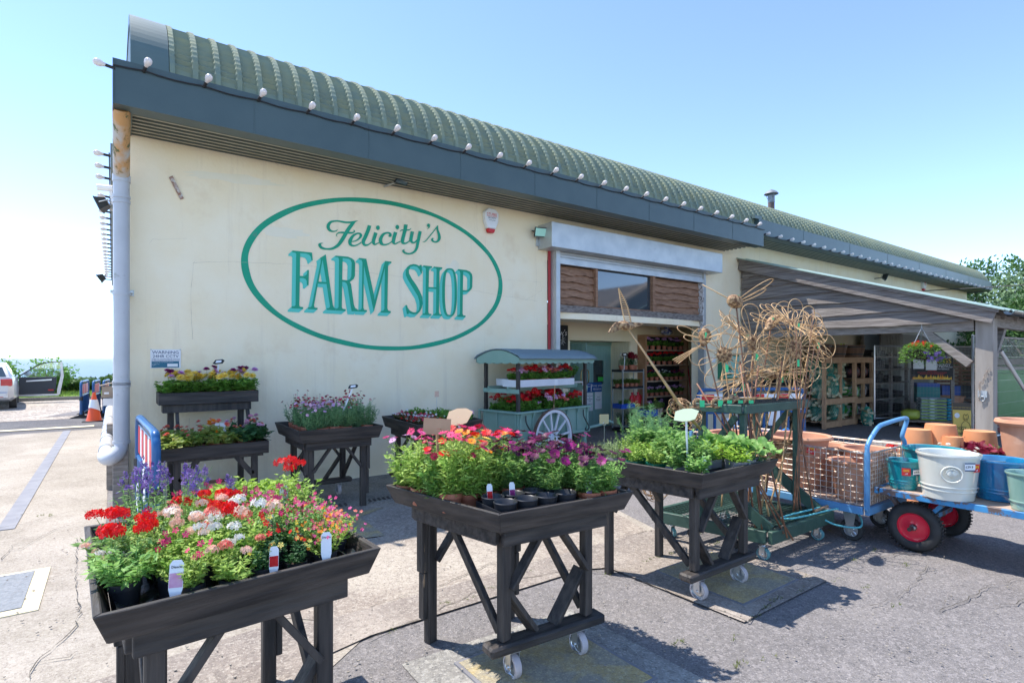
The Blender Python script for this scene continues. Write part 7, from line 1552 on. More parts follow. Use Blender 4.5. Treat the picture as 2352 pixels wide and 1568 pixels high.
# hanging basket
c=W(2117,806,X=SX-.02); t=thing('hanging_basket','round hanging basket of red and purple flowers hung from the shed beam','hanging basket',tuple(c)); rw2=random.Random(8)
b=MB(); 
for k in range(7): q=k/7; r=.21*math.sin(math.acos(min(1,q*1.0))) if q<1 else 0; b.tube([(r*math.cos(a),r*math.sin(a),-.17*q) for a in [i*.314 for i in range(20)]],.003,4,closed=True)
for k in range(12): a=k*math.pi/6; b.tube([(.21*math.sin(math.acos(min(1,j/6)))*math.cos(a),.21*math.sin(math.acos(min(1,j/6)))*math.sin(a),-.17*j/6) for j in range(7)],.003,4)
b.lathe([(0,-.15),(.10,-.13),(.17,-.07),(.195,0),(0,.02)],n=20,m=1); b.build('basket',[M_ink,M_soil],t)
b=MB()
for k in range(3): a=k*2.1+.4; b.tube([(.20*math.cos(a),.20*math.sin(a),0),(0,0,.42)],.004,4)
b.tube([(0,0,.42),(0,.0,.50)],.006,5); b.build('chains',M_galv,t)
f=MB(); fl=MB()
for k in range(2400):
    a=rw2.uniform(0,6.28); q=rw2.random()**.5; r=.32*q; zz=.12*(1-q*q)+rw2.uniform(-.05,.05)-(.10 if q>.75 else 0)*rw2.random()*2.2; p=Vector((r*math.cos(a),r*math.sin(a),zz)); leaf(f,p,Vector((math.cos(a),math.sin(a),rw2.uniform(-.6,.6))),.04*rw2.uniform(.6,1.1),.022,rw2)
for k in range(60): a=rw2.uniform(0,6.28); r=rw2.uniform(.05,.24); floret(fl,(r*math.cos(a),r*math.sin(a),.16-r*.35+rw2.uniform(-.02,.04)),(-.6,-.5,.5),.022,rw2,m=0)
for k in range(22): a=rw2.uniform(3.6,5.6); r=rw2.uniform(.24,.34); floret(fl,(r*math.cos(a),r*math.sin(a),rw2.uniform(-.17,-.02)),(-.7,-.6,.2),.034,rw2,m=1)
f.build('foliage',L_mid,t); fl.build('flowers',[P_red,P_vio],t)
# ---- what stands inside and beyond
b=MB()
def prt(mb,name,m,t,**k): return mb.build(name,m,t,**k)
def rack(label,loc,w_,h,d,levels,m=M_pallet,rz=0,cat='pallet rack'):
    t=thing('pallet_rack',label,cat,loc,rz)
    for x in (0,w_/2,w_): b=MB(); b.box(x-.045,x+.045,0,.06,0,h); b.box(x-.045,x+.045,d-.06,d,0,h); b.build('upright',m,t)
    for z in levels:
        for k in range(5): b=MB(); y=.0+k*(d-.1)/4; b.box(-.05,w_+.05,y,y+.10,z,z+.022); b.build('slat',m,t)
        b=MB(); b.box(-.05,w_+.05,-.022,-.001,z-.11,z+.02); b.build('lip_board',m,t)
    return t
rnet=random.Random(77)
M_log=mat('split_logs',(.40,.36,.20),(.62,.56,.38),12,.8); M_net=mat('green_netting',(.03,.30,.22),(.06,.42,.32),60,.5,rnd_v=.2)
def lognet(label,loc,s_=1,rz=0):
    t=thing('log_net',label,'net of logs',loc,rz); b=MB()
    for k in range(30):
        c=Vector((rnet.uniform(-.22,.22),rnet.uniform(-.12,.12),rnet.uniform(.06,.52)))*s_; d=Vector((rnet.gauss(0,1),rnet.gauss(0,.5),rnet.gauss(0,.6))).normalized()*.12*s_; b.beam(c-d,c+d,.07*s_,.06*s_)
    b.build('logs',M_log,t); b=MB()
    for k in range(20):
        z=.58*s_*k/19; r=.26*s_*math.sin(math.pi*min(.97,(k+1.2)/21))**.5; b.tube([(r*math.cos(a)*(1+.08*math.sin(a*3+k)),r*.62*math.sin(a)*(1+.1*math.cos(a*4)),z+.008*math.sin(a*4)) for a in [i*.3927 for i in range(16)]],.006,3,closed=True)
    for i in range(20):
        a=i*.314; b.tube([(.26*s_*math.sin(math.pi*min(.97,(k+1.2)/13))**.5*math.cos(a+.15*k),.16*s_*math.sin(math.pi*min(.97,(k+1.2)/13))**.5*math.sin(a+.15*k),.58*s_*k/12) for k in range(13)],.006,3)
    b.build('net',M_net,t); return t
# first pallet rack with nets of logs
rack('timber pallet rack stacked with green nets of logs','' or (12.9,5.55,0),1.5,1.55,.9,(.15,.62,1.42)) if False else rack('timber pallet rack stacked with green nets of logs',(12.95,5.85,0),1.55,1.62,.9,(.14,.66,1.60))
for i,(x,y,z,r) in enumerate(((13.2,6.15,.17,.2),(13.7,6.05,.17,.5),(14.2,6.15,.17,.1),(13.2,6.15,.69,.3),(13.72,6.1,.69,.0),(14.22,6.15,.69,.6),(13.3,6.25,1.12,.1),(13.9,6.25,1.12,.4),(14.3,6.2,1.1,.3),(13.45,5.95,.69,.2))): lognet(f'green net of split logs in the first pallet rack, {ORD[i] if i<10 else "last"} of ten',(x,y,z),.92,r)
# second rack with bags
rack('timber pallet rack holding bags of kindling and grit',(14.72,5.95,0),1.0,1.62,.8,(.14,.60,1.08,1.60))
M_bagw=mat('white_plastic_bag',(.55,.56,.58),(.12,.10,.10),7,.35,ramp=(.45,.55)); M_bagg=mat('green_printed_bag',(.08,.42,.05),(.50,.55,.50),9,.35,ramp=(.5,.6)); M_bagd=mat('dark_printed_bag',(.04,.03,.035),(.35,.04,.04),7,.35,ramp=(.55,.6))
def bag(label,loc,s_,m,rz=0,fl_=.5,cat='bag'):
    t=thing('filled_bag',label,cat,loc,rz); b=MB(); n=14; vs=[];fs=[]
    for i in range(n+1):
        for j in range(n):
            ph=math.pi*i/n; th=2*math.pi*j/n; sx=math.copysign(abs(math.sin(ph)*math.cos(th))**.55,math.cos(th)); sy=math.copysign(abs(math.sin(ph)*math.sin(th))**.55,math.sin(th)); sz=math.copysign(abs(math.cos(ph))**.7,math.cos(ph))
            vs.append((sx*.5*s_[0]*rnet.uniform(.95,1.04),sy*.5*s_[1]*rnet.uniform(.95,1.04),s_[2]*(.5+.5*sz)*rnet.uniform(.94,1.02)))
    for i in range(n):
        for j in range(n): fs.append((i*n+j,i*n+(j+1)%n,(i+1)*n+(j+1)%n,(i+1)*n+j))
    b.add(vs,fs); b.build('bag',m,t,smooth=True); return t
for i,(x,z,m,l) in enumerate(((14.9,.165,M_bagg,'green bag at bottom left'),(15.4,.165,M_bagw,'pale bag at bottom right'),(15.0,.625,M_bagg,'green printed bag, second tier left'),(15.42,.625,M_bagw,'white bag, second tier right'),(15.0,1.105,M_bagd,'dark red printed bag, third tier left'),(15.45,1.105,M_bagd,'dark bag, third tier right'))): bag(l+' of the bag rack',(x,6.2,z),(.5,.42,.30),m,rnet.uniform(-.3,.3))
lognet('blue green net of kindling on the floor before the bag rack',(14.6,5.65,0),.75,.3)
# half barrels on top
for i,(x,l) in enumerate(((13.3,'left'),(14.1,'middle'),(15.1,'right'))):
    t=thing('half_barrel',f'dark wooden half barrel on top of the pallet racks, {l} one','barrel',(x,6.2,1.625)); k=MB(); k.lathe([(0,0),(.25,0),(.31,.30),(.30,.30),(.25,.04),(0,.04)],n=24); k.build('staves',mat('barrel_staves',(.12,.06,.035),(.22,.12,.07),8,.7,stretch=(1,1,.2)),t); k=MB()
    for z,r in ((.06,.265),(.24,.303)): k.lathe([(r,z),(r+.004,z),(r+.008,z+.03),(r,z+.03)],n=24)
    k.build('hoops',M_dk,t)
# bench of seedlings by the wall left of the nets
t=thing('plant_bench','rough timber staging with trays of leafy plants behind the willow flowers','bench',(11.95,6.3,0))
for z in (.45,.98):
    for k in range(3): b=MB(); b.box(0,1.05,.0+k*.25,.22+k*.25,z-.03,z); b.build('board',M_pallet,t)
for (x,y) in ((.0,.0),(.96,.0),(0,.64),(.96,.64)): b=MB(); b.box(x,x+.09,y,y+.09,0,.96); b.build('leg',M_pallet,t)
for i in range(10): plant('leafy',(12.08+.20*(i//2),6.42+.34*(i%2),.99),f'bushy green plant on the rough timber staging, {"front" if i%2==0 else "back"} row, {ORD[i//2]} from left','plants on the rough staging',1.5)
tray('blue plastic crate on the lower board of the rough staging',(12.5,6.5,.46),.5,.4,h=.2,m=MT['bright_blue_plastic'],cat='crate',name='plastic_crate'); tray('black tray lying on the blue crate of the rough staging',(12.5,6.5,.665),.6,.4,h=.05)
# blue barrier by the doorway, watering cans
def barrier(label,loc,rz,L=1.55,H=1.0,feet=True,papers=0,white=(.30,.42,.70,.82)):
    t=thing('plastic_barrier',label,'barrier',loc,rz); r=.032
    b=MB(); b.tube(crom([(-L/2,0,.12),(-L/2,0,.5),(-L/2,0,H-.14),(-L/2+.04,0,H-.04),(-L/2+.14,0,H),(0,0,H),(L/2-.14,0,H),(L/2-.04,0,H-.04),(L/2,0,H-.14),(L/2,0,.5),(L/2,0,.12)],4),r,10); b.tube([(-L/2,0,.14),(L/2,0,.14)],r*.9,8); b.tube([(-L/2,0,H*.62),(L/2,0,H*.62)],r*.7,8)
    n=int(L/.15)
    for k in range(1,n): x=-L/2+k*L/n; b.tube([(x,0,.14),(x,0,H*.62)],.026,8)
    b.build('frame',M_blue,t,smooth='auto')
    b=MB(); b.box(-L/2+.04,L/2-.04,-.006,.006,H*.66,H*.93); pb=b.build('stripe_board',M_paper,t); b=MB()
    for s_ in (-1,1):
        for k in range(4): x=-L/2+.06+k*(L-.12)/4; b.box(x,x+(L-.12)/8,s_*.0085-.001,s_*.0085+.001,H*.665,H*.925)
    b.build('red_stripes',M_red,pb)
    for s_ in (-1,1):
        b=MB(); b.tube([(s_*L/2,0,H*.50),(s_*L/2,0,H*.60)],.045,10); b.build('clip',M_bp,t)
        if feet: b=MB(); b.prism([(s_*(L/2-.12)-.03,-.26,0),(s_*(L/2-.12)-.03,.26,0),(s_*(L/2-.12)-.03,.24,.03),(s_*(L/2-.12)-.03,.06,.09),(s_*(L/2-.12)-.03,.04,.20),(s_*(L/2-.12)-.03,-.04,.20),(s_*(L/2-.12)-.03,-.06,.09),(s_*(L/2-.12)-.03,-.24,.03)],(.06,0,0)); b.build('foot',M_rub,t,bevel=.008)
    for k in range(papers): b=MB(); x=-L*.2+k*L*.4; b.box(x-.11,x+.11,-.045,-.042,.22+.2*k,.56+.2*k); b.build('paper_notice',M_paper,t)
    return t
barrier('blue plastic barrier with taped papers leaning beside the tiered stand',(.24,5.78,0),R(-88),1.62,1.02,papers=2)
for i,(x,y,l) in enumerate(((-.62,19.2,'left one'),(-.36,19.2,'middle one'),(-.14,19.3,'right one'))): barrier(f'blue barrier seen end on behind the traffic cone, {l}',(x,y,0),R(86),1.5,.97)
barrier('blue red and white barrier standing behind the green rack',(9.1,5.35,0),R(-28),2.0,1.05,papers=2)
for i in range(3):
    c=W(1745+32*i,975,d=6.6); t=thing('watering_can',f'blue plastic watering can behind the green rack, {ORD[i]} of three','watering can',(c.x,c.y,.42)); k=MB(); k.lathe([(0,0),(.12,0),(.13,.03),(.12,.24),(.06,.27),(.055,.27),(0,.25)],n=18); k.build('body',mat('light_blue_plastic',(.02,.22,.55),rough=.3),t,smooth='auto'); k=MB(); k.tube(crom([(.11,0,.05),(.20,0,.18),(.28,0,.30)],4),.015,8); k.build('spout',MT['light_blue_plastic'],t,smooth=True); k=MB(); k.tube(crom([(-.11,0,.06),(-.19,0,.16),(-.14,0,.30),(.0,0,.33),(.05,0,.26)],5),.015,8); k.build('handle',MT['light_blue_plastic'],t,smooth=True)
c=W(1777,975,d=6.6); t=thing('low_bench','low timber bench under the blue watering cans','bench',(c.x,c.y,0)); k=MB(); k.box(-.6,.6,-.2,.2,.38,.42)
for x in (-.5,.46): k.box(x,x+.06,-.15,.15,0,.38)
k.build('frame',M_pallg,t)
t=thing('opening_sign','low black and white notice board behind the wreaths','sign',tuple(W(1700,895,d=6.9))); k=MB(); k.box(-.36,.36,-.01,.01,-.09,.09); k.build('board',M_chalk,t); text('PLEASE QUEUE',.07,T(0,-.012,0),M_ch,t)
# shelf of black trays
def trayshelf():
    x0,y0=15.95,6.0; t=thing('tray_shelf','grey timber shelving filled with stacks of black plant trays','shelf unit',(x0,y0,0))
    for x in (0,1.1,2.2): 
        for y in (0,.75): b=MB(); b.box(x,x+.07,y,y+.07,0,1.75); b.build('upright',M_woodg,t)
    for z in (.10,.50,.92,1.28,1.62): b=MB(); b.box(0,2.27,-.02,.80,z,z+.035); b.build('shelf',M_woodg,t)
    b=MB(); b.beam((2.2,.82,.1),(.3,.82,1.7),.05,.09); b.build('diagonal_brace',M_woodg,t)
    for i,(x,z,n) in enumerate(((.35,.54,5),(.85,.54,3),(1.25,.54,4),(.3,.955,6),(.8,.955,3),(1.2,.955,4),(.35,1.315,6),(.85,1.315,3),(1.25,1.315,2),(.5,.14,7),(1.2,.14,5),(.4,1.655,4),(.95,1.655,2))):
        q=thing('tray_stack',f'stack of black plant trays on the grey shelving, {ORD[i%9]} {"lower" if i<6 or i>8 and i<11 else "upper"} one','plant tray',(x0+x*1.4+.1,y0+.35,z),rnet.uniform(-.1,.1),'black tray stacks'); b=MB()
        for k in range(n):
            a=.12*math.sin(k*2+i); b.box(-.22,.22,-.28,.28,k*.045,k*.045+.012,0,Matrix.Rotation(R(6),4,'X')); 
            for s_ in range(5): b.box(-.2+s_*.1-.03,-.2+s_*.1+.03,-.27,.27,k*.045+.012,k*.045+.035,0,Matrix.Rotation(R(6),4,'X'))
        b.build('trays',M_bp,q)
trayshelf()
t=thing('hi_vis_vest','yellow high visibility vest hanging in the shed','vest',(16.2,6.85,1.75)); b=MB(); b.prism([(-.15,0,-.35),(.15,0,-.35),(.17,0,.15),(.08,0,.25),(0,0,.12),(-.08,0,.25),(-.17,0,.15)],(0,.04,0)); b.build('vest',mat('hi_vis_yellow',(.65,.85,.05),rough=.6),t); b=MB(); b.box(-.155,.155,-.006,-.002,-.2,-.13); b.box(-.155,.155,-.006,-.002,-.02,.05); b.build('reflective_bands',mat('reflective_orange',(.8,.3,.1),rough=.4),t)
# heater and energy board with bag stack
bx,by=16.15,4.35; c=W(2105,971,z=0)
def face_cam(p): return math.atan2(-p.x,p.y)*-1*-1
ang=R(-58)
t=thing('logs_board','black LOGS advertising board with flame picture on two timber posts','sign',tuple(W(2140,HZ+1,d=13.5).xy)+(0,),ang)
b=MB(); b.box(-.42,.42,-.03,.0,1.08,1.60); b.build('board',M_ink,t)
for x in (-.40,.42): b=MB(); b.box(x-.035,x+.035,.002,.06,0,1.35); b.build('post',M_woodg,t)
b=MB(); rgf=random.Random(4); 
for k in range(26):
    x=-.38+k*.030; h=rgf.uniform(.05,.13); b.prism([(x-.025,-.034-.0003*k,1.085),(x+.025,-.034-.0003*k,1.085),(x+.01+rgf.uniform(-.02,.02),-.034-.0003*k,1.085+h)],(0,.002,0))
b.build('flames',mat('flame_orange',(.85,.30,.02),(.85,.65,.10),8,.6),t)
text('LOGS',.15,T(.20,-.036,1.53),mat('gold_letter',(.75,.50,.08)),t); text('ENERGY',.085,T(.21,-.036,1.43),M_paper,t); text('ONLY RECYCLED\nMATERIALS',.048,T(.22,-.036,1.36),M_paper,t); text('OPEN FIRES,\nMULTI-FUEL STOVES, WOOD BURNERS,\nBIOMASS BOILERS & CHIMENEAS',.034,T(0,-.036,1.25),M_red,t)
for x,z in ((-.28,1.47),(-.02,1.44)): b=MB(); b.box(x-.11,x+.11,-.044,-.040,z-.13,z+.12); b.build('paper_notice',M_paper,t)
M_bl=mat('compost_bag',(.55,.62,.66),(.10,.14,.16),5,.3,ramp=(.45,.52),stretch=(1,1,4)); M_bt=mat('compost_bag_end',(.02,.30,.42),rough=.3); M_bgn=mat('compost_bag_band',(.30,.50,.02),rough=.35)
for i in range(7):
    q=thing('compost_bag',f'striped white green and blue compost bag, {["lowest","second","third","fourth","fifth","sixth","topmost"][i]} of the tall stack','compost bag',tuple(W(2143,HZ+1,d=13.1).xy)+(.14+.075*i,),ang,'stacked compost bags'); b=MB(); b.box(-.30,.22,-.2,.2,.004,.072); b.build('bag',M_bl,q,bevel=.025); b=MB(); b.box(.222,.31,-.19,.19,.008,.068); b.build('blue_end',M_bt,q,bevel=.02); b=MB(); b.box(-.28,.21,-.212,-.202,.006,.026); b.build('green_band',M_bgn,q)
q=thing('pallet','low timber pallet under the compost bags','pallet',tuple(W(2135,HZ+1,d=13.1).xy)+(0,),ang); b=MB()
for k in range(5): b.box(-.75,.6,-.4+k*.18,-.28+k*.18,.11,.13)
for x in (-.7,-.1,.5): b.box(x,x+.1,-.4,.44,0,.108)
b.build('boards',M_pallg,q)
bag('lime green sack lying beside the compost stack',tuple(W(2092,HZ+1,d=13.2).xy)+(.14,),(.5,.38,.24),mat('lime_sack',(.40,.46,.04),(.50,.54,.10),7,.4),.2,cat='sack')
for i in range(5): tray(f'{"teal" if i<4 else "blue"} plastic crate stacked behind the compost bags, {ORD[i]} from bottom',tuple(W(2127,HZ+1,d=14.6).xy)+(.45+.10*i,),.5,.4,ang,h=.095,m=mat('teal_crate',(.01,.25,.25),rough=.4) if i<4 else MT['bright_blue_plastic'],cat='crate',name='plastic_crate')
t=thing('low_bench','timber staging under the teal crates','bench',tuple(W(2127,HZ+1,d=14.6).xy)+(0,),ang); b=MB(); b.box(-.4,.4,-.3,.3,.40,.445); 
for x in (-.36,.30): b.box(x,x+.06,-.28,.28,0,.40)
b.build('frame',M_woodg,t)
# slatted brown screen at the back with crates on its shelf
t=thing('slatted_screen','brown slatted timber screen at the back of the shed','screen',tuple(W(2205,HZ+1,d=15.6).xy)+(0,),R(-52)); 
for k in range(15): b=MB(); b.box(-.62,.62,0,.03,.06+k*.105,.135+k*.105); b.build('slat',mat('brown_slat',(.24,.11,.06),(.34,.18,.10),6,.75,rnd_v=.15),t)
for x in (-.60,.0,.56): b=MB(); b.box(x,x+.06,.032,.09,0,1.64); b.build('batten',MT['brown_slat'],t)
b=MB(); b.box(-.8,.66,-.45,.03,1.645,1.70); b.build('shelf',M_woodg,t)
for i in range(3): tray(f'black folding crate on the high shelf of the slatted screen, {ORD[i]} from left',tuple(Matrix.Translation(tuple(W(2205,HZ+1,d=15.6).xy)+(0,))@Matrix.Rotation(R(-52),4,'Z')@Vector((-.55+.46*i,-.2,1.703))),.42,.36,R(-52),h=.24,cat='crate',name='plastic_crate')
tpot('terracotta_pot','big pale pink planter behind the sign board posts',tuple(W(2184,HZ+1,d=14.4).xy)+(0,),.18,.27,.62,M_tc2,.05)
for i in range(2): tray(['blue plastic crate behind the pale planter','black plastic crate stack behind the pale planter'][i],tuple(W(2178+34*i,HZ+1,d=15.1).xy)+(.55,),.42,.35,R(-52),h=.3,m=[MT['bright_blue_plastic'],M_bp][i],cat='crate',name='plastic_crate')
t=thing('low_bench','low bench carrying the two crates behind the planter','bench',tuple(W(2195,HZ+1,d=15.1).xy)+(0,),R(-52)); b=MB(); b.box(-.6,.6,-.22,.22,.50,.545); 
for x in (-.55,.47): b.box(x,x+.08,-.2,.2,0,.50)
b.build('frame',M_woodg,t)
# white container / metal wall far behind
t=thing('shipping_container','white ribbed container standing behind the shed','container',(18.8,6.35,0)); b=MB(); b.box(0,2.2,0,.9,0,2.35); b.build('body',mat('off_white_panel',(.62,.62,.58),rough=.6),t); b=MB()
for k in range(12): b.box(-.03,-.002,.02+k*.073,.055+k*.073,.05,2.3)
b.box(-.032,-.002,-.0,.0,0,0)
for k in range(28): b.box(.02+k*.078,.06+k*.078,-.03,-.002,.05,2.3)
b.build('ribs',MT['off_white_panel'],t)
t=thing('steel_door','dark grey steel door panel behind the tray shelving','door',(17.6,6.9,0)); b=MB(); b.box(0,1.1,0,.06,0,2.3); b.build('panel',mat('blue_grey_steel',(.10,.13,.16),rough=.5),t); b=MB(); b.box(-.05,-.002,-.02,.06,0,2.35); b.box(1.102,1.15,-.02,.06,0,2.35); b.build('frame',M_woodg,t)
# doggy ice cream sign leaning
p=W(2213,1000,z=.0); t=thing('dog_treat_sign','yellow doggy ice cream treat sign with a black line drawing of a dog','sign',(11.55,3.32,0),R(-62)); t.rotation_euler=(R(-6),0,R(-62)); t.location=tuple(W(2212,HZ+1,d=10.3).xy)+(0,); t.scale=(.60,1,.75)
b=MB(); b.box(-.235,.235,0,.03,0,1.02); b.build('board',mat('sign_yellow',(.72,.50,.10),rough=.5),t,bevel=.01); b=MB(); b.box(-.237,.237,-.003,-.001,.84,1.02); b.build('dark_header',mat('sign_brown',(.09,.07,.05)),t)
text('ORGANIC ICED TREAT FOR DOGS',.033,T(0,-.005,.90),MT['sign_yellow'],t); text('DOGGY',.115,T(-.07,-.003,.38),M_ink,t,sx=.8); text('Doggy',.10,T(-.07,-.003,.27),M_ink,t,shear=.3); text('YUM',.10,T(-.09,-.003,.16),M_ink,t)
b=MB(); b.tube(crom([(.02,-.004,.62),(.03,-.004,.70),(.06,-.004,.74),(.09,-.004,.70),(.12,-.004,.74),(.15,-.004,.70),(.14,-.004,.62),(.08,-.004,.57),(.02,-.004,.62)],5),.005,5)
b.tube(crom([(.05,-.004,.56),(-.02,-.004,.48),(-.03,-.004,.30),(.0,-.004,.20),(.02,-.004,.36),(.05,-.004,.12)],5),.005,5); b.tube(crom([(.11,-.004,.56),(.18,-.004,.48),(.20,-.004,.30),(.17,-.004,.18),(.14,-.004,.36),(.11,-.004,.12)],5),.005,5); b.tube(crom([(.05,-.004,.64),(.08,-.004,.60),(.12,-.004,.64)],4),.006,5); b.build('dog_drawing',M_ink,t)
b=MB(); b.lathe([(0,.0),(.065,.0),(.065,.004),(0,.004)],n=18,M=Matrix.Translation((-.13,-.002,.70))@Matrix.Rotation(R(90),4,'X')); b.build('round_logo',M_paper,t)
# heras mesh fence and things behind
def heras(label,p0,p1,H=2.0):
    p0=Vector(p0); p1=Vector(p1); t=thing('mesh_fence',label,'fence panel',tuple(p0)); L=(p1-p0).length; d=(p1-p0).normalized(); b=MB()
    b.tube([(0,0,.12),(0,0,H)],.020,8); b.tube([tuple(d*L+Vector((0,0,.12))),tuple(d*L+Vector((0,0,H)))],.020,8); b.tube([(0,0,H),tuple(d*L+Vector((0,0,H)))],.018,8); b.tube([(0,0,.15),tuple(d*L+Vector((0,0,.15)))],.018,8); b.build('frame',M_chr,t)
    b=MB(); n=int(L/.045)
    for k in range(1,n): q=d*(L*k/n); b.beam(q+Vector((0,0,.16)),q+Vector((0,0,H-.02)),.0018,.0018)
    for k in range(8): b.beam(Vector((0,0,.3+k*.22)),d*L+Vector((0,0,.3+k*.22)),.002,.002)
    b.build('mesh',M_chr,t)
    for q in (Vector((0,0,0)),d*L): b=MB(); b.box(q.x-.15,q.x+.15,q.y-.32,q.y+.32,0,.13); b.build('foot',M_rub,t,bevel=.03)
    return t
heras('steel mesh fence panel running right from the big timber post',(12.15,3.04,0),(15.5,2.93,0)); heras('second steel mesh fence panel cut off by the picture edge',(15.6,2.90,0),(19.0,2.8,0)); heras('steel mesh fence panel inside the shed behind the board',(14.9,5.6,0),(17.9,4.4,0),1.9)
t=thing('fence_prop','slanted galvanised pole propping the mesh fence','pole',(11.95,2.62,1.72)); b=MB(); b.tube([(0,0,0),(1.2,-.55,-1.72)],.028,10); b.build('pole',M_chr,t)
t=thing('wheelie_bin','green wheeled bin behind the mesh fence','bin',tuple(W(2312,HZ+1,d=14.2).xy)+(0,),R(-55)); b=MB(); b.prism([(-.32,-.36,.12),(.32,-.36,.12),(.36,-.42,1.22),(-.36,-.42,1.22)],(0,.72,0)); b.build('body',mat('bin_green',(.10,.42,.08),rough=.4),t,bevel=.02); b=MB(); b.prism([(-.38,-.45,1.225),(.38,-.45,1.225),(.36,-.45,1.30),(-.36,-.45,1.30)],(0,.85,0)); b.build('lid',MT['bin_green'],t,bevel=.02)
for s_ in (-1,1): b=MB(); b.lathe([(0,-.03),(.1,-.03),(.1,.03),(0,.03)],(s_*.28,.36,.10),16,M=Matrix.Rotation(R(90),4,'Y')); b.build('wheel',M_rub,t)
t=thing('pallet_jack','red pallet truck standing behind the mesh fence','pallet truck',tuple(W(2290,HZ+1,d=11.6).xy)+(0,),R(-30)); b=MB(); b.box(-.08,.08,-.6,.5,.06,.16); b.box(.35,.5,-.6,.5,.06,.16); b.prism([(-.1,-.62,.1),(.52,-.62,.1),(.32,-.62,.72),(.10,-.62,.72)],(0,-.08,0)); b.build('forks',mat('truck_red',(.45,.03,.04),rough=.5),t); b=MB(); b.tube([(.21,-.68,.6),(.21,-.85,1.15)],.02,8); b.tube([(.21+.16*math.cos(a),-.87,1.27+.12*math.sin(a)) for a in [i*.5236 for i in range(12)]],.016,7,closed=True); b.build('handle',M_dk,t)
for s_ in (.0,.42): b=MB(); b.lathe([(0,-.03),(.08,-.03),(.08,.03),(0,.03)],(s_,-.64,.08),16,M=Matrix.Rotation(R(90),4,'Y')); b.build('wheel',M_rub,t)
t=thing('wooden_crate','grey slatted crate on a pallet behind the mesh fence','crate',tuple(W(2285,HZ+1,d=15.6).xy)+(0,),R(-45)); b=MB()
for k in range(7): b.box(-.5,.5,-.4,-.38,.1+k*.22,.27+k*.22); b.box(-.5,-.48,-.37,.4,.1+k*.22,.27+k*.22)
for x in (-.5,.46): b.box(x,x+.04,-.42,-.402,0,1.65)
b.build('slats',M_pallg,t) if False else b.build('slats',M_woodg,t)
# ---------------------------------------------------------------- left background: car, cone, hedge
cr_=thing('parked_car','silver hatchback seen from behind with its driver side door wide open','car',(-3.50,25.0,0),R(5))
M_silver=mat('silver_car_paint',(.50,.51,.54),(.53,.54,.57),3,.28,metal=.35,coat=.6); M_cg=mat('car_glass',(.03,.05,.06),rough=.04,spec=1.,coat=1); M_tail=mat('tail_lamp_red',(.45,.01,.015),rough=.15,coat=1)
# body sections along its length: (y, half width low, half width belt, sill z, belt z)
SEC=[(-2.22,.70,.66,.42,.90),(-2.16,.84,.80,.32,.98),(-1.9,.89,.86,.26,1.02),(-1.2,.90,.87,.22,1.0),(0,.91,.88,.20,.97),(1.0,.90,.86,.20,.93),(1.7,.87,.80,.24,.86),(2.2,.72,.62,.32,.72)]
b=MB(); vs=[]
for (y,wl_,wb,zs,zb) in SEC:
    for s_ in (1,-1):
        pts_=[(s_*wl_*.85,y,zs),(s_*wl_,y,zs+.12),(s_*(wl_+.01),y,(zs+zb)/2),(s_*wb,y,zb),(s_*wb*.86,y,zb+.03)]
        vs+=pts_ if s_==1 else pts_
K=10; fs=[]
for i in range(len(SEC)-1):
    for k in range(4): fs+=[(i*K+k,i*K+k+1,(i+1)*K+k+1,(i+1)*K+k),(i*K+5+k,(i+1)*K+5+k,(i+1)*K+6+k,i*K+6+k)]
    fs.append((i*K+4,i*K+9,(i+1)*K+9,(i+1)*K+4)); fs.append((i*K,(i+1)*K,(i+1)*K+5,i*K+5))
fs.append((0,1,2,3,4,9,8,7,6,5)); L_=(len(SEC)-1)*K; fs.append(tuple(L_+k for k in (5,6,7,8,9,4,3,2,1,0)))
b.add(vs,fs); bd=b.build('body',M_silver,cr_,smooth='auto')
RS=[(-2.05,.74,.99,1.02),(-1.75,.62,1.0,1.34),(-1.4,.58,1.0,1.43),(0,.60,.98,1.46),(.6,.60,.96,1.42),(1.35,.70,.93,.97)]
b=MB(); vs=[]
for (y,wt_,zb,zt) in RS: vs+=[(.80,y,zb),(wt_,y,zt),(-wt_,y,zt),(-.80,y,zb)]
fs=[]
for i in range(len(RS)-1):
    a=4*i;c=a+4; fs+=[(a,a+1,c+1,c),(a+1,a+2,c+2,c+1),(a+2,a+3,c+3,c+2)]
fs+=[(0,3,2,1),(20,21,22,23)]; b.add(vs,fs); b.build('cabin',M_silver,cr_,smooth='auto')
b=MB(); b.add([(-.66,-2.07,1.03),(.66,-2.07,1.03),(.56,-1.79,1.33),(-.56,-1.79,1.33)],[(0,1,2,3)]); b.build('rear_window',M_cg,cr_)
for s_ in (1,-1): b=MB(); b.add([(s_*.805,-1.7,1.03),(s_*.805,.9,1.0),(s_*.64,.4,1.37),(s_*.625,-1.35,1.37)],[(0,1,2,3)]); b.build('side_window',M_cg,cr_)
for s_ in (1,-1): b=MB(); b.box(s_*.66-.14,s_*.66+.14,-2.225,-2.16,.74,.96); b.build('tail_light',M_tail,cr_,bevel=.02)
b=MB(); b.box(-.70,.70,-2.27,-2.17,.36,.56); b.build('bumper',M_silver,cr_,bevel=.03); b=MB(); b.box(-.6,.6,-2.275,-2.271,.40,.42); b.build('reflector_strip',M_tail,cr_); b=MB(); b.box(-.26,.26,-2.235,-2.226,.66,.77); b.build('number_plate',mat('plate_yellow',(.7,.5,.05)),cr_)
for s_ in (1,-1):
    for y in (-1.35,1.35): b=MB(); b.lathe([(0,-.10),(.20,-.10),(.315,-.09),(.325,0),(.315,.09),(.20,.10),(0,.10)],(s_*.80,y,.325),24,M=Matrix.Rotation(R(90),4,'Y')); b.build('wheel',M_rub,cr_,smooth='auto')
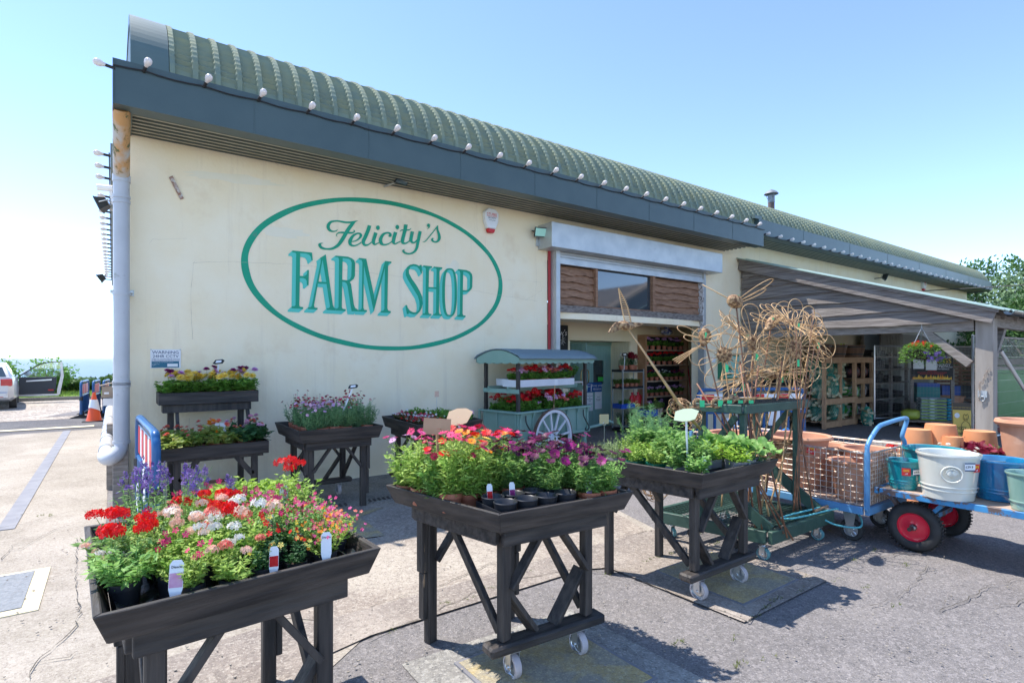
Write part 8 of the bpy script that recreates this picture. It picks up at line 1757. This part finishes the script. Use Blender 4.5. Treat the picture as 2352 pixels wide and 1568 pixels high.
b=MB(); b.box(.25,.42,-2.30,-2.2,.27,.33); b.build('exhaust',M_dk,cr_)
dM=Matrix.Translation((.90,.95,0))@Matrix.Rotation(R(-5),4,'Z')
b=MB(); b.prism([dM@Vector(p) for p in ((0,0,.30),(.95,0,.30),(1.02,0,.5),(1.04,0,.93),(0,0,.93))],(0,.10,0)); d_=b.build('open_door',mat('door_trim',(.035,.045,.06),rough=.6),cr_,bevel=.01)
b=MB(); b.prism([dM@Vector(p) for p in ((1.05,-.01,.28),(1.13,-.01,.28),(1.24,-.01,.95),(1.20,-.01,1.47),(1.14,-.01,1.47),(1.15,-.01,.95),(1.05,-.01,.45))],(0,.10,0)); b.prism([dM@Vector(p) for p in ((0,-.005,.24),(1.1,-.005,.24),(1.08,-.005,.31),(0,-.005,.31))],(0,.10,0)); b.build('door_edge',M_silver,d_)
b=MB(); b.tube([dM@Vector(p) for p in ((0,.05,.95),(.18,.05,1.10),(.55,.05,1.38),(.8,.05,1.45),(1.17,.05,1.47),(1.15,.05,.95))],.022,6); b.build('window_frame',M_dk,d_)
b=MB(); b.add([dM@Vector(p) for p in ((.05,.06,.94),(1.13,.06,.94),(1.15,.06,1.45),(.8,.06,1.43),(.55,.06,1.36),(.2,.06,1.10))],[(0,1,2,3,4,5)]); gm=bpy.data.materials.new('clear_glass'); gm.use_nodes=True; n_=gm.node_tree; g_=n_.nodes.new('ShaderNodeBsdfGlossy'); g_.inputs['Roughness'].default_value=.02; tt=n_.nodes.new('ShaderNodeBsdfTransparent'); tt.inputs[0].default_value=(.75,.9,.95,1); mx=n_.nodes.new('ShaderNodeMixShader'); mx.inputs[0].default_value=.12; n_.links.new(tt.outputs[0],mx.inputs[1]); n_.links.new(g_.outputs[0],mx.inputs[2]); n_.links.new(mx.outputs[0],n_.nodes['Material Output'].inputs[0]); b.build('door_glass',gm,d_)
b=MB(); b.lathe([(0,-.1),(.08,-.05),(.09,.0),(.08,.06),(0,.1)],dM@Vector((.22,.18,1.05)),12,sx=1.3); b.build('wing_mirror',M_silver,d_,smooth=True); b=MB(); b.prism([dM@Vector(p) for p in ((.2,-.03,.76),(.9,-.03,.80),(.9,-.03,.85),(.2,-.03,.81))],(0,.02,0)); b.prism([dM@Vector(p) for p in ((.80,-.03,.43),(.95,-.03,.43),(.95,-.03,.47),(.80,-.03,.47))],(0,.02,0),1); b.build('armrest',[M_chr,M_red],d_)
# traffic cone
t=thing('traffic_cone','orange and white traffic cone near the left corner of the building','traffic cone',tuple(W(216,968,z=0))); b=MB(); b.box(-.24,.24,-.24,.24,0,.035); b.build('base',M_rub,t,bevel=.01)
b=MB(); b.lathe([(.17,.035),(.155,.06),(.032,.72),(.028,.74),(0,.74)],n=28); b.build('cone',M_orangec,t,smooth='auto'); b=MB(); pr=[(.118,.29),(.064,.56)]; n=28; vs=[];fs=[]
for k in range(n): a=2*math.pi*k/n; q=.30+.06*math.sin(a*1.0+4)*(1); vs+=[((.172-.176*(q-.0)+.006)*math.cos(a),(.172-.176*q+.006)*math.sin(a),q),(.077*math.cos(a),.077*math.sin(a),.56)]
for k in range(n): j=(k+1)%n; fs.append((2*k,2*j,2*j+1,2*k+1))
b.add(vs,fs); b.build('white_sleeve',M_white,t,smooth=True)
# leafy masses
def leafmass(mb,c,rad,n,rg,L=.07,w=.04,squash=1,shell=.55):
    c=Vector(c)
    for k in range(n):
        d=vr(rg); q=rg.uniform(shell,1)**.6; p=c+Vector((d.x*rad[0]*q,d.y*rad[1]*q,d.z*rad[2]*q)); leaf(mb,p,d+vr(rg)*.8,L*rg.uniform(.6,1.2),w,rg)
rh=random.Random(44)
t=thing('hedge','clipped green hedge at the edge of the yard before the sea','hedge',(-.4,31,0)); b=MB()
for k in range(9000):
    x=rh.uniform(-3.2,7.5); bl=.10*math.sin(x*2.1)+.06*math.sin(x*5); top=rh.random()<.4; y=-.65 if not top else rh.uniform(-.6,.6); z=rh.uniform(-.1,.62+bl) if not top else .64+bl+rh.uniform(-.04,.05)
    if x<-2.6: z*=max(.2,(x+3.2)/.6)
    leaf(b,(x,y+rh.uniform(-.08,.08),z),(rh.uniform(-1,1),-1 if not top else rh.uniform(-1,1),rh.uniform(-.2,1)),.13*rh.uniform(.6,1.2),.085,rh)
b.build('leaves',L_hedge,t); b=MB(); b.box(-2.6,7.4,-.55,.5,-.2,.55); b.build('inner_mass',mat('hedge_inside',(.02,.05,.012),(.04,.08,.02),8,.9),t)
def bush(label,loc,hh,rad,n,L=.1,leafmat=None,stems=7,name='bush'):
    t=thing(name,label,'bush',loc); b=MB(); s_=MB()
    for k in range(stems):
        a=rh.uniform(0,6.28); tip=Vector((rad*math.cos(a)*rh.uniform(.2,1),rad*math.sin(a)*rh.uniform(.2,1),hh*rh.uniform(.6,1))); s_.tube([(0,0,0),tuple(tip*.5+Vector((0,0,.1))),tuple(tip)],[.02,.014,.006],4)
        for j in range(n//stems): q=rh.uniform(.15,1.02); p=tip*q+vr(rh)*rad*.22; leaf(b,p,vr(rh)+Vector((0,0,.3)),L*rh.uniform(.6,1.1),L*.55,rh)
    s_.build('stems',M_wild,t); b.build('leaves',leafmat or L_mid,t); return t
bush('taller loose shrub beside the open car door',(-2.1,29.3,.1),1.45,.9,1400,.16); bush('loose shrub between the car door and the hedge',(-3.4,29.6,.1),1.5,.9,1100,.16); bush('small bright plant in front of the hedge',(1.0,29.4,.1),.6,.3,260,.13); bush('low bramble clump at the left end of the hedge',(-2.6,28.8,.05),.8,.8,900,.12)
bush('low scrub behind the parked car',(-6,29.5,.05),1.0,1.6,900,.16)
b=MB()
for k in range(9000): x=rh.uniform(-14,8); y=rh.uniform(27.25,30.5); tuft(b,(x,y,.03+.06*(y-27.2)/1.3 if y<28.5 else .1),rh.uniform(.08,.22),3,rh,.05,.012)
tag(b.build('grass',leafm('grass_blades',(.12,.24,.03),(.30,.42,.09))),'rough grass along the kerb before the hedge','grass',None,'stuff')
# trees on the right
def tree(label,loc,H,rc,seed,leafmat,nl=6500,L=.22,name='tree',low=.25):
    rg=random.Random(seed); t=thing(name,label,'tree',loc); tk=MB(); b=MB(); top=Vector((rg.uniform(-.3,.3),rg.uniform(-.3,.3),H*.8))
    tk.tube([(0,0,0),tuple(top*.4+Vector((.1,0,0))),tuple(top)],[H*.028,H*.02,H*.006],8); cl=[]
    for k in range(17):
        a=rg.uniform(0,6.28); z=H*rg.uniform(low,.95); q=rc*rg.uniform(.25,1)*math.sin(math.pi*min(.95,max(.15,(z/H-low*.6)/(1.05-low*.6))))**.6; c=Vector((q*math.cos(a),q*math.sin(a),z)); cl.append((c,rc*rg.uniform(.28,.46)))
        s0=top*(z/H*.55); tk.tube([tuple(s0),tuple((s0+c)/2+Vector((0,0,.2))),tuple(c)],[H*.010,H*.007,H*.002],5)
    tk.build('trunk',mat('tree_bark',(.10,.075,.055),(.17,.14,.11),4,.9,bump=.6),t)
    for (c,r) in cl:
        for k in range(nl//17):
            d=vr(rg); q=rg.uniform(.35,1)**.5; p=c+Vector((d.x,d.y,d.z*.8))*r*q*(1+.25*math.sin(7*d.x+5*d.z)); leaf(b,p,d+vr(rg),L*rg.uniform(.6,1.2),L*.55,rg)
    b.build('crown',leafmat,t); return t
LT1=leafm('tree_leaf_green',(.055,.15,.035),(.13,.26,.06),.3); LT2=leafm('tree_leaf_silvery',(.12,.21,.10),(.26,.36,.20),.3); LT3=leafm('tree_leaf_dark',(.03,.085,.02),(.07,.15,.035),.25)
tree('tall silvery green tree beyond the far end of the building',(36,9.3,0),6.3,2.9,1,LT2,9000,.20); tree('broad green tree right of the silvery tree at the picture edge',(34,7.0,0),5.9,2.7,2,LT1,8000,.20); tree('rounded green tree just behind the building end',(40,12.2,0),6.6,3.0,3,LT1,7000,.24)
tree('low bushy tree seen through the mesh fence',(24.5,4.6,0),3.0,2.0,4,LT1,7000,.15,low=.08); tree('dark low tree behind the wheeled bin',(27.5,6.2,0),3.6,2.2,5,LT3,6000,.18,low=.08); tree('bushy tree further right behind the fence',(29,5.6,0),3.8,2.4,6,LT1,5000,.17,low=.08)
tree('green tree far behind the shed roof',(32,5.9,0),5.2,2.5,8,LT2,5000,.2,low=.15)
# overhead cable from the far wall
t=thing('overhead_cable','black cable running from the far wall out over the shed roof','cable',tuple(W(2120,668,Y=WY-.02))); O=t.location; b=MB(); P=[]
e=Vector((24,-6,5.0))
for k in range(21): q=k/20; p=O.lerp(e,q); p.z-=.9*math.sin(math.pi*q)*.5; P.append(p-O)
b.tube(P,.016,5); b.build('cable',M_ink,t)

# timber barn and trees across the yard, behind the camera (seen mirrored in the shop window)
t=thing('timber_barn','timber clad barn with a low gable across the yard','building',(17,-13,0)); b=MB(); b.box(0,12,0,8,0,2.6); b.prism([(-.3,-.3,2.6),(12.3,-.3,2.6),(6,-.3,5.6)],(0,8.6,0)); b.build('wall',M_woodgx,t); b=MB(); b.beam((-.5,8.4,2.6),(6,8.4,5.75),.5,.14,0,(0,0,1)); b.beam((12.5,8.4,2.6),(6,8.4,5.75),.5,.14,0,(0,0,1)); b.build('barge_board',M_pallg,t)
tree('tree beside the barn across the yard','' or (12.5,-14,0),6.5,2.6,11,LT3,2500,.3); tree('second tree beside the barn across the yard',(9,-17,0),6.0,2.4,12,LT1,2500,.3)
# ---------------------------------------------------------------- sea air
b=MB(); b.box(-65000,65000,-300,62000,-72,14); hz=b.build('haze',mat('unused',(.5,.5,.5))); hz.data.materials.clear()
hm=bpy.data.materials.new('sea_haze'); hm.use_nodes=True; n_=hm.node_tree; n_.nodes.remove(n_.nodes['Principled BSDF']); pv=n_.nodes.new('ShaderNodeVolumePrincipled'); pv.inputs['Color'].default_value=(.80,.88,.95,1); pv.inputs['Density'].default_value=5e-5; pv.inputs['Anisotropy'].default_value=.2
n_.links.new(pv.outputs[0],n_.nodes['Material Output'].inputs['Volume']); hz.data.materials.append(hm); tag(hz,'pale sea haze fading the distant water','haze',None,'stuff')
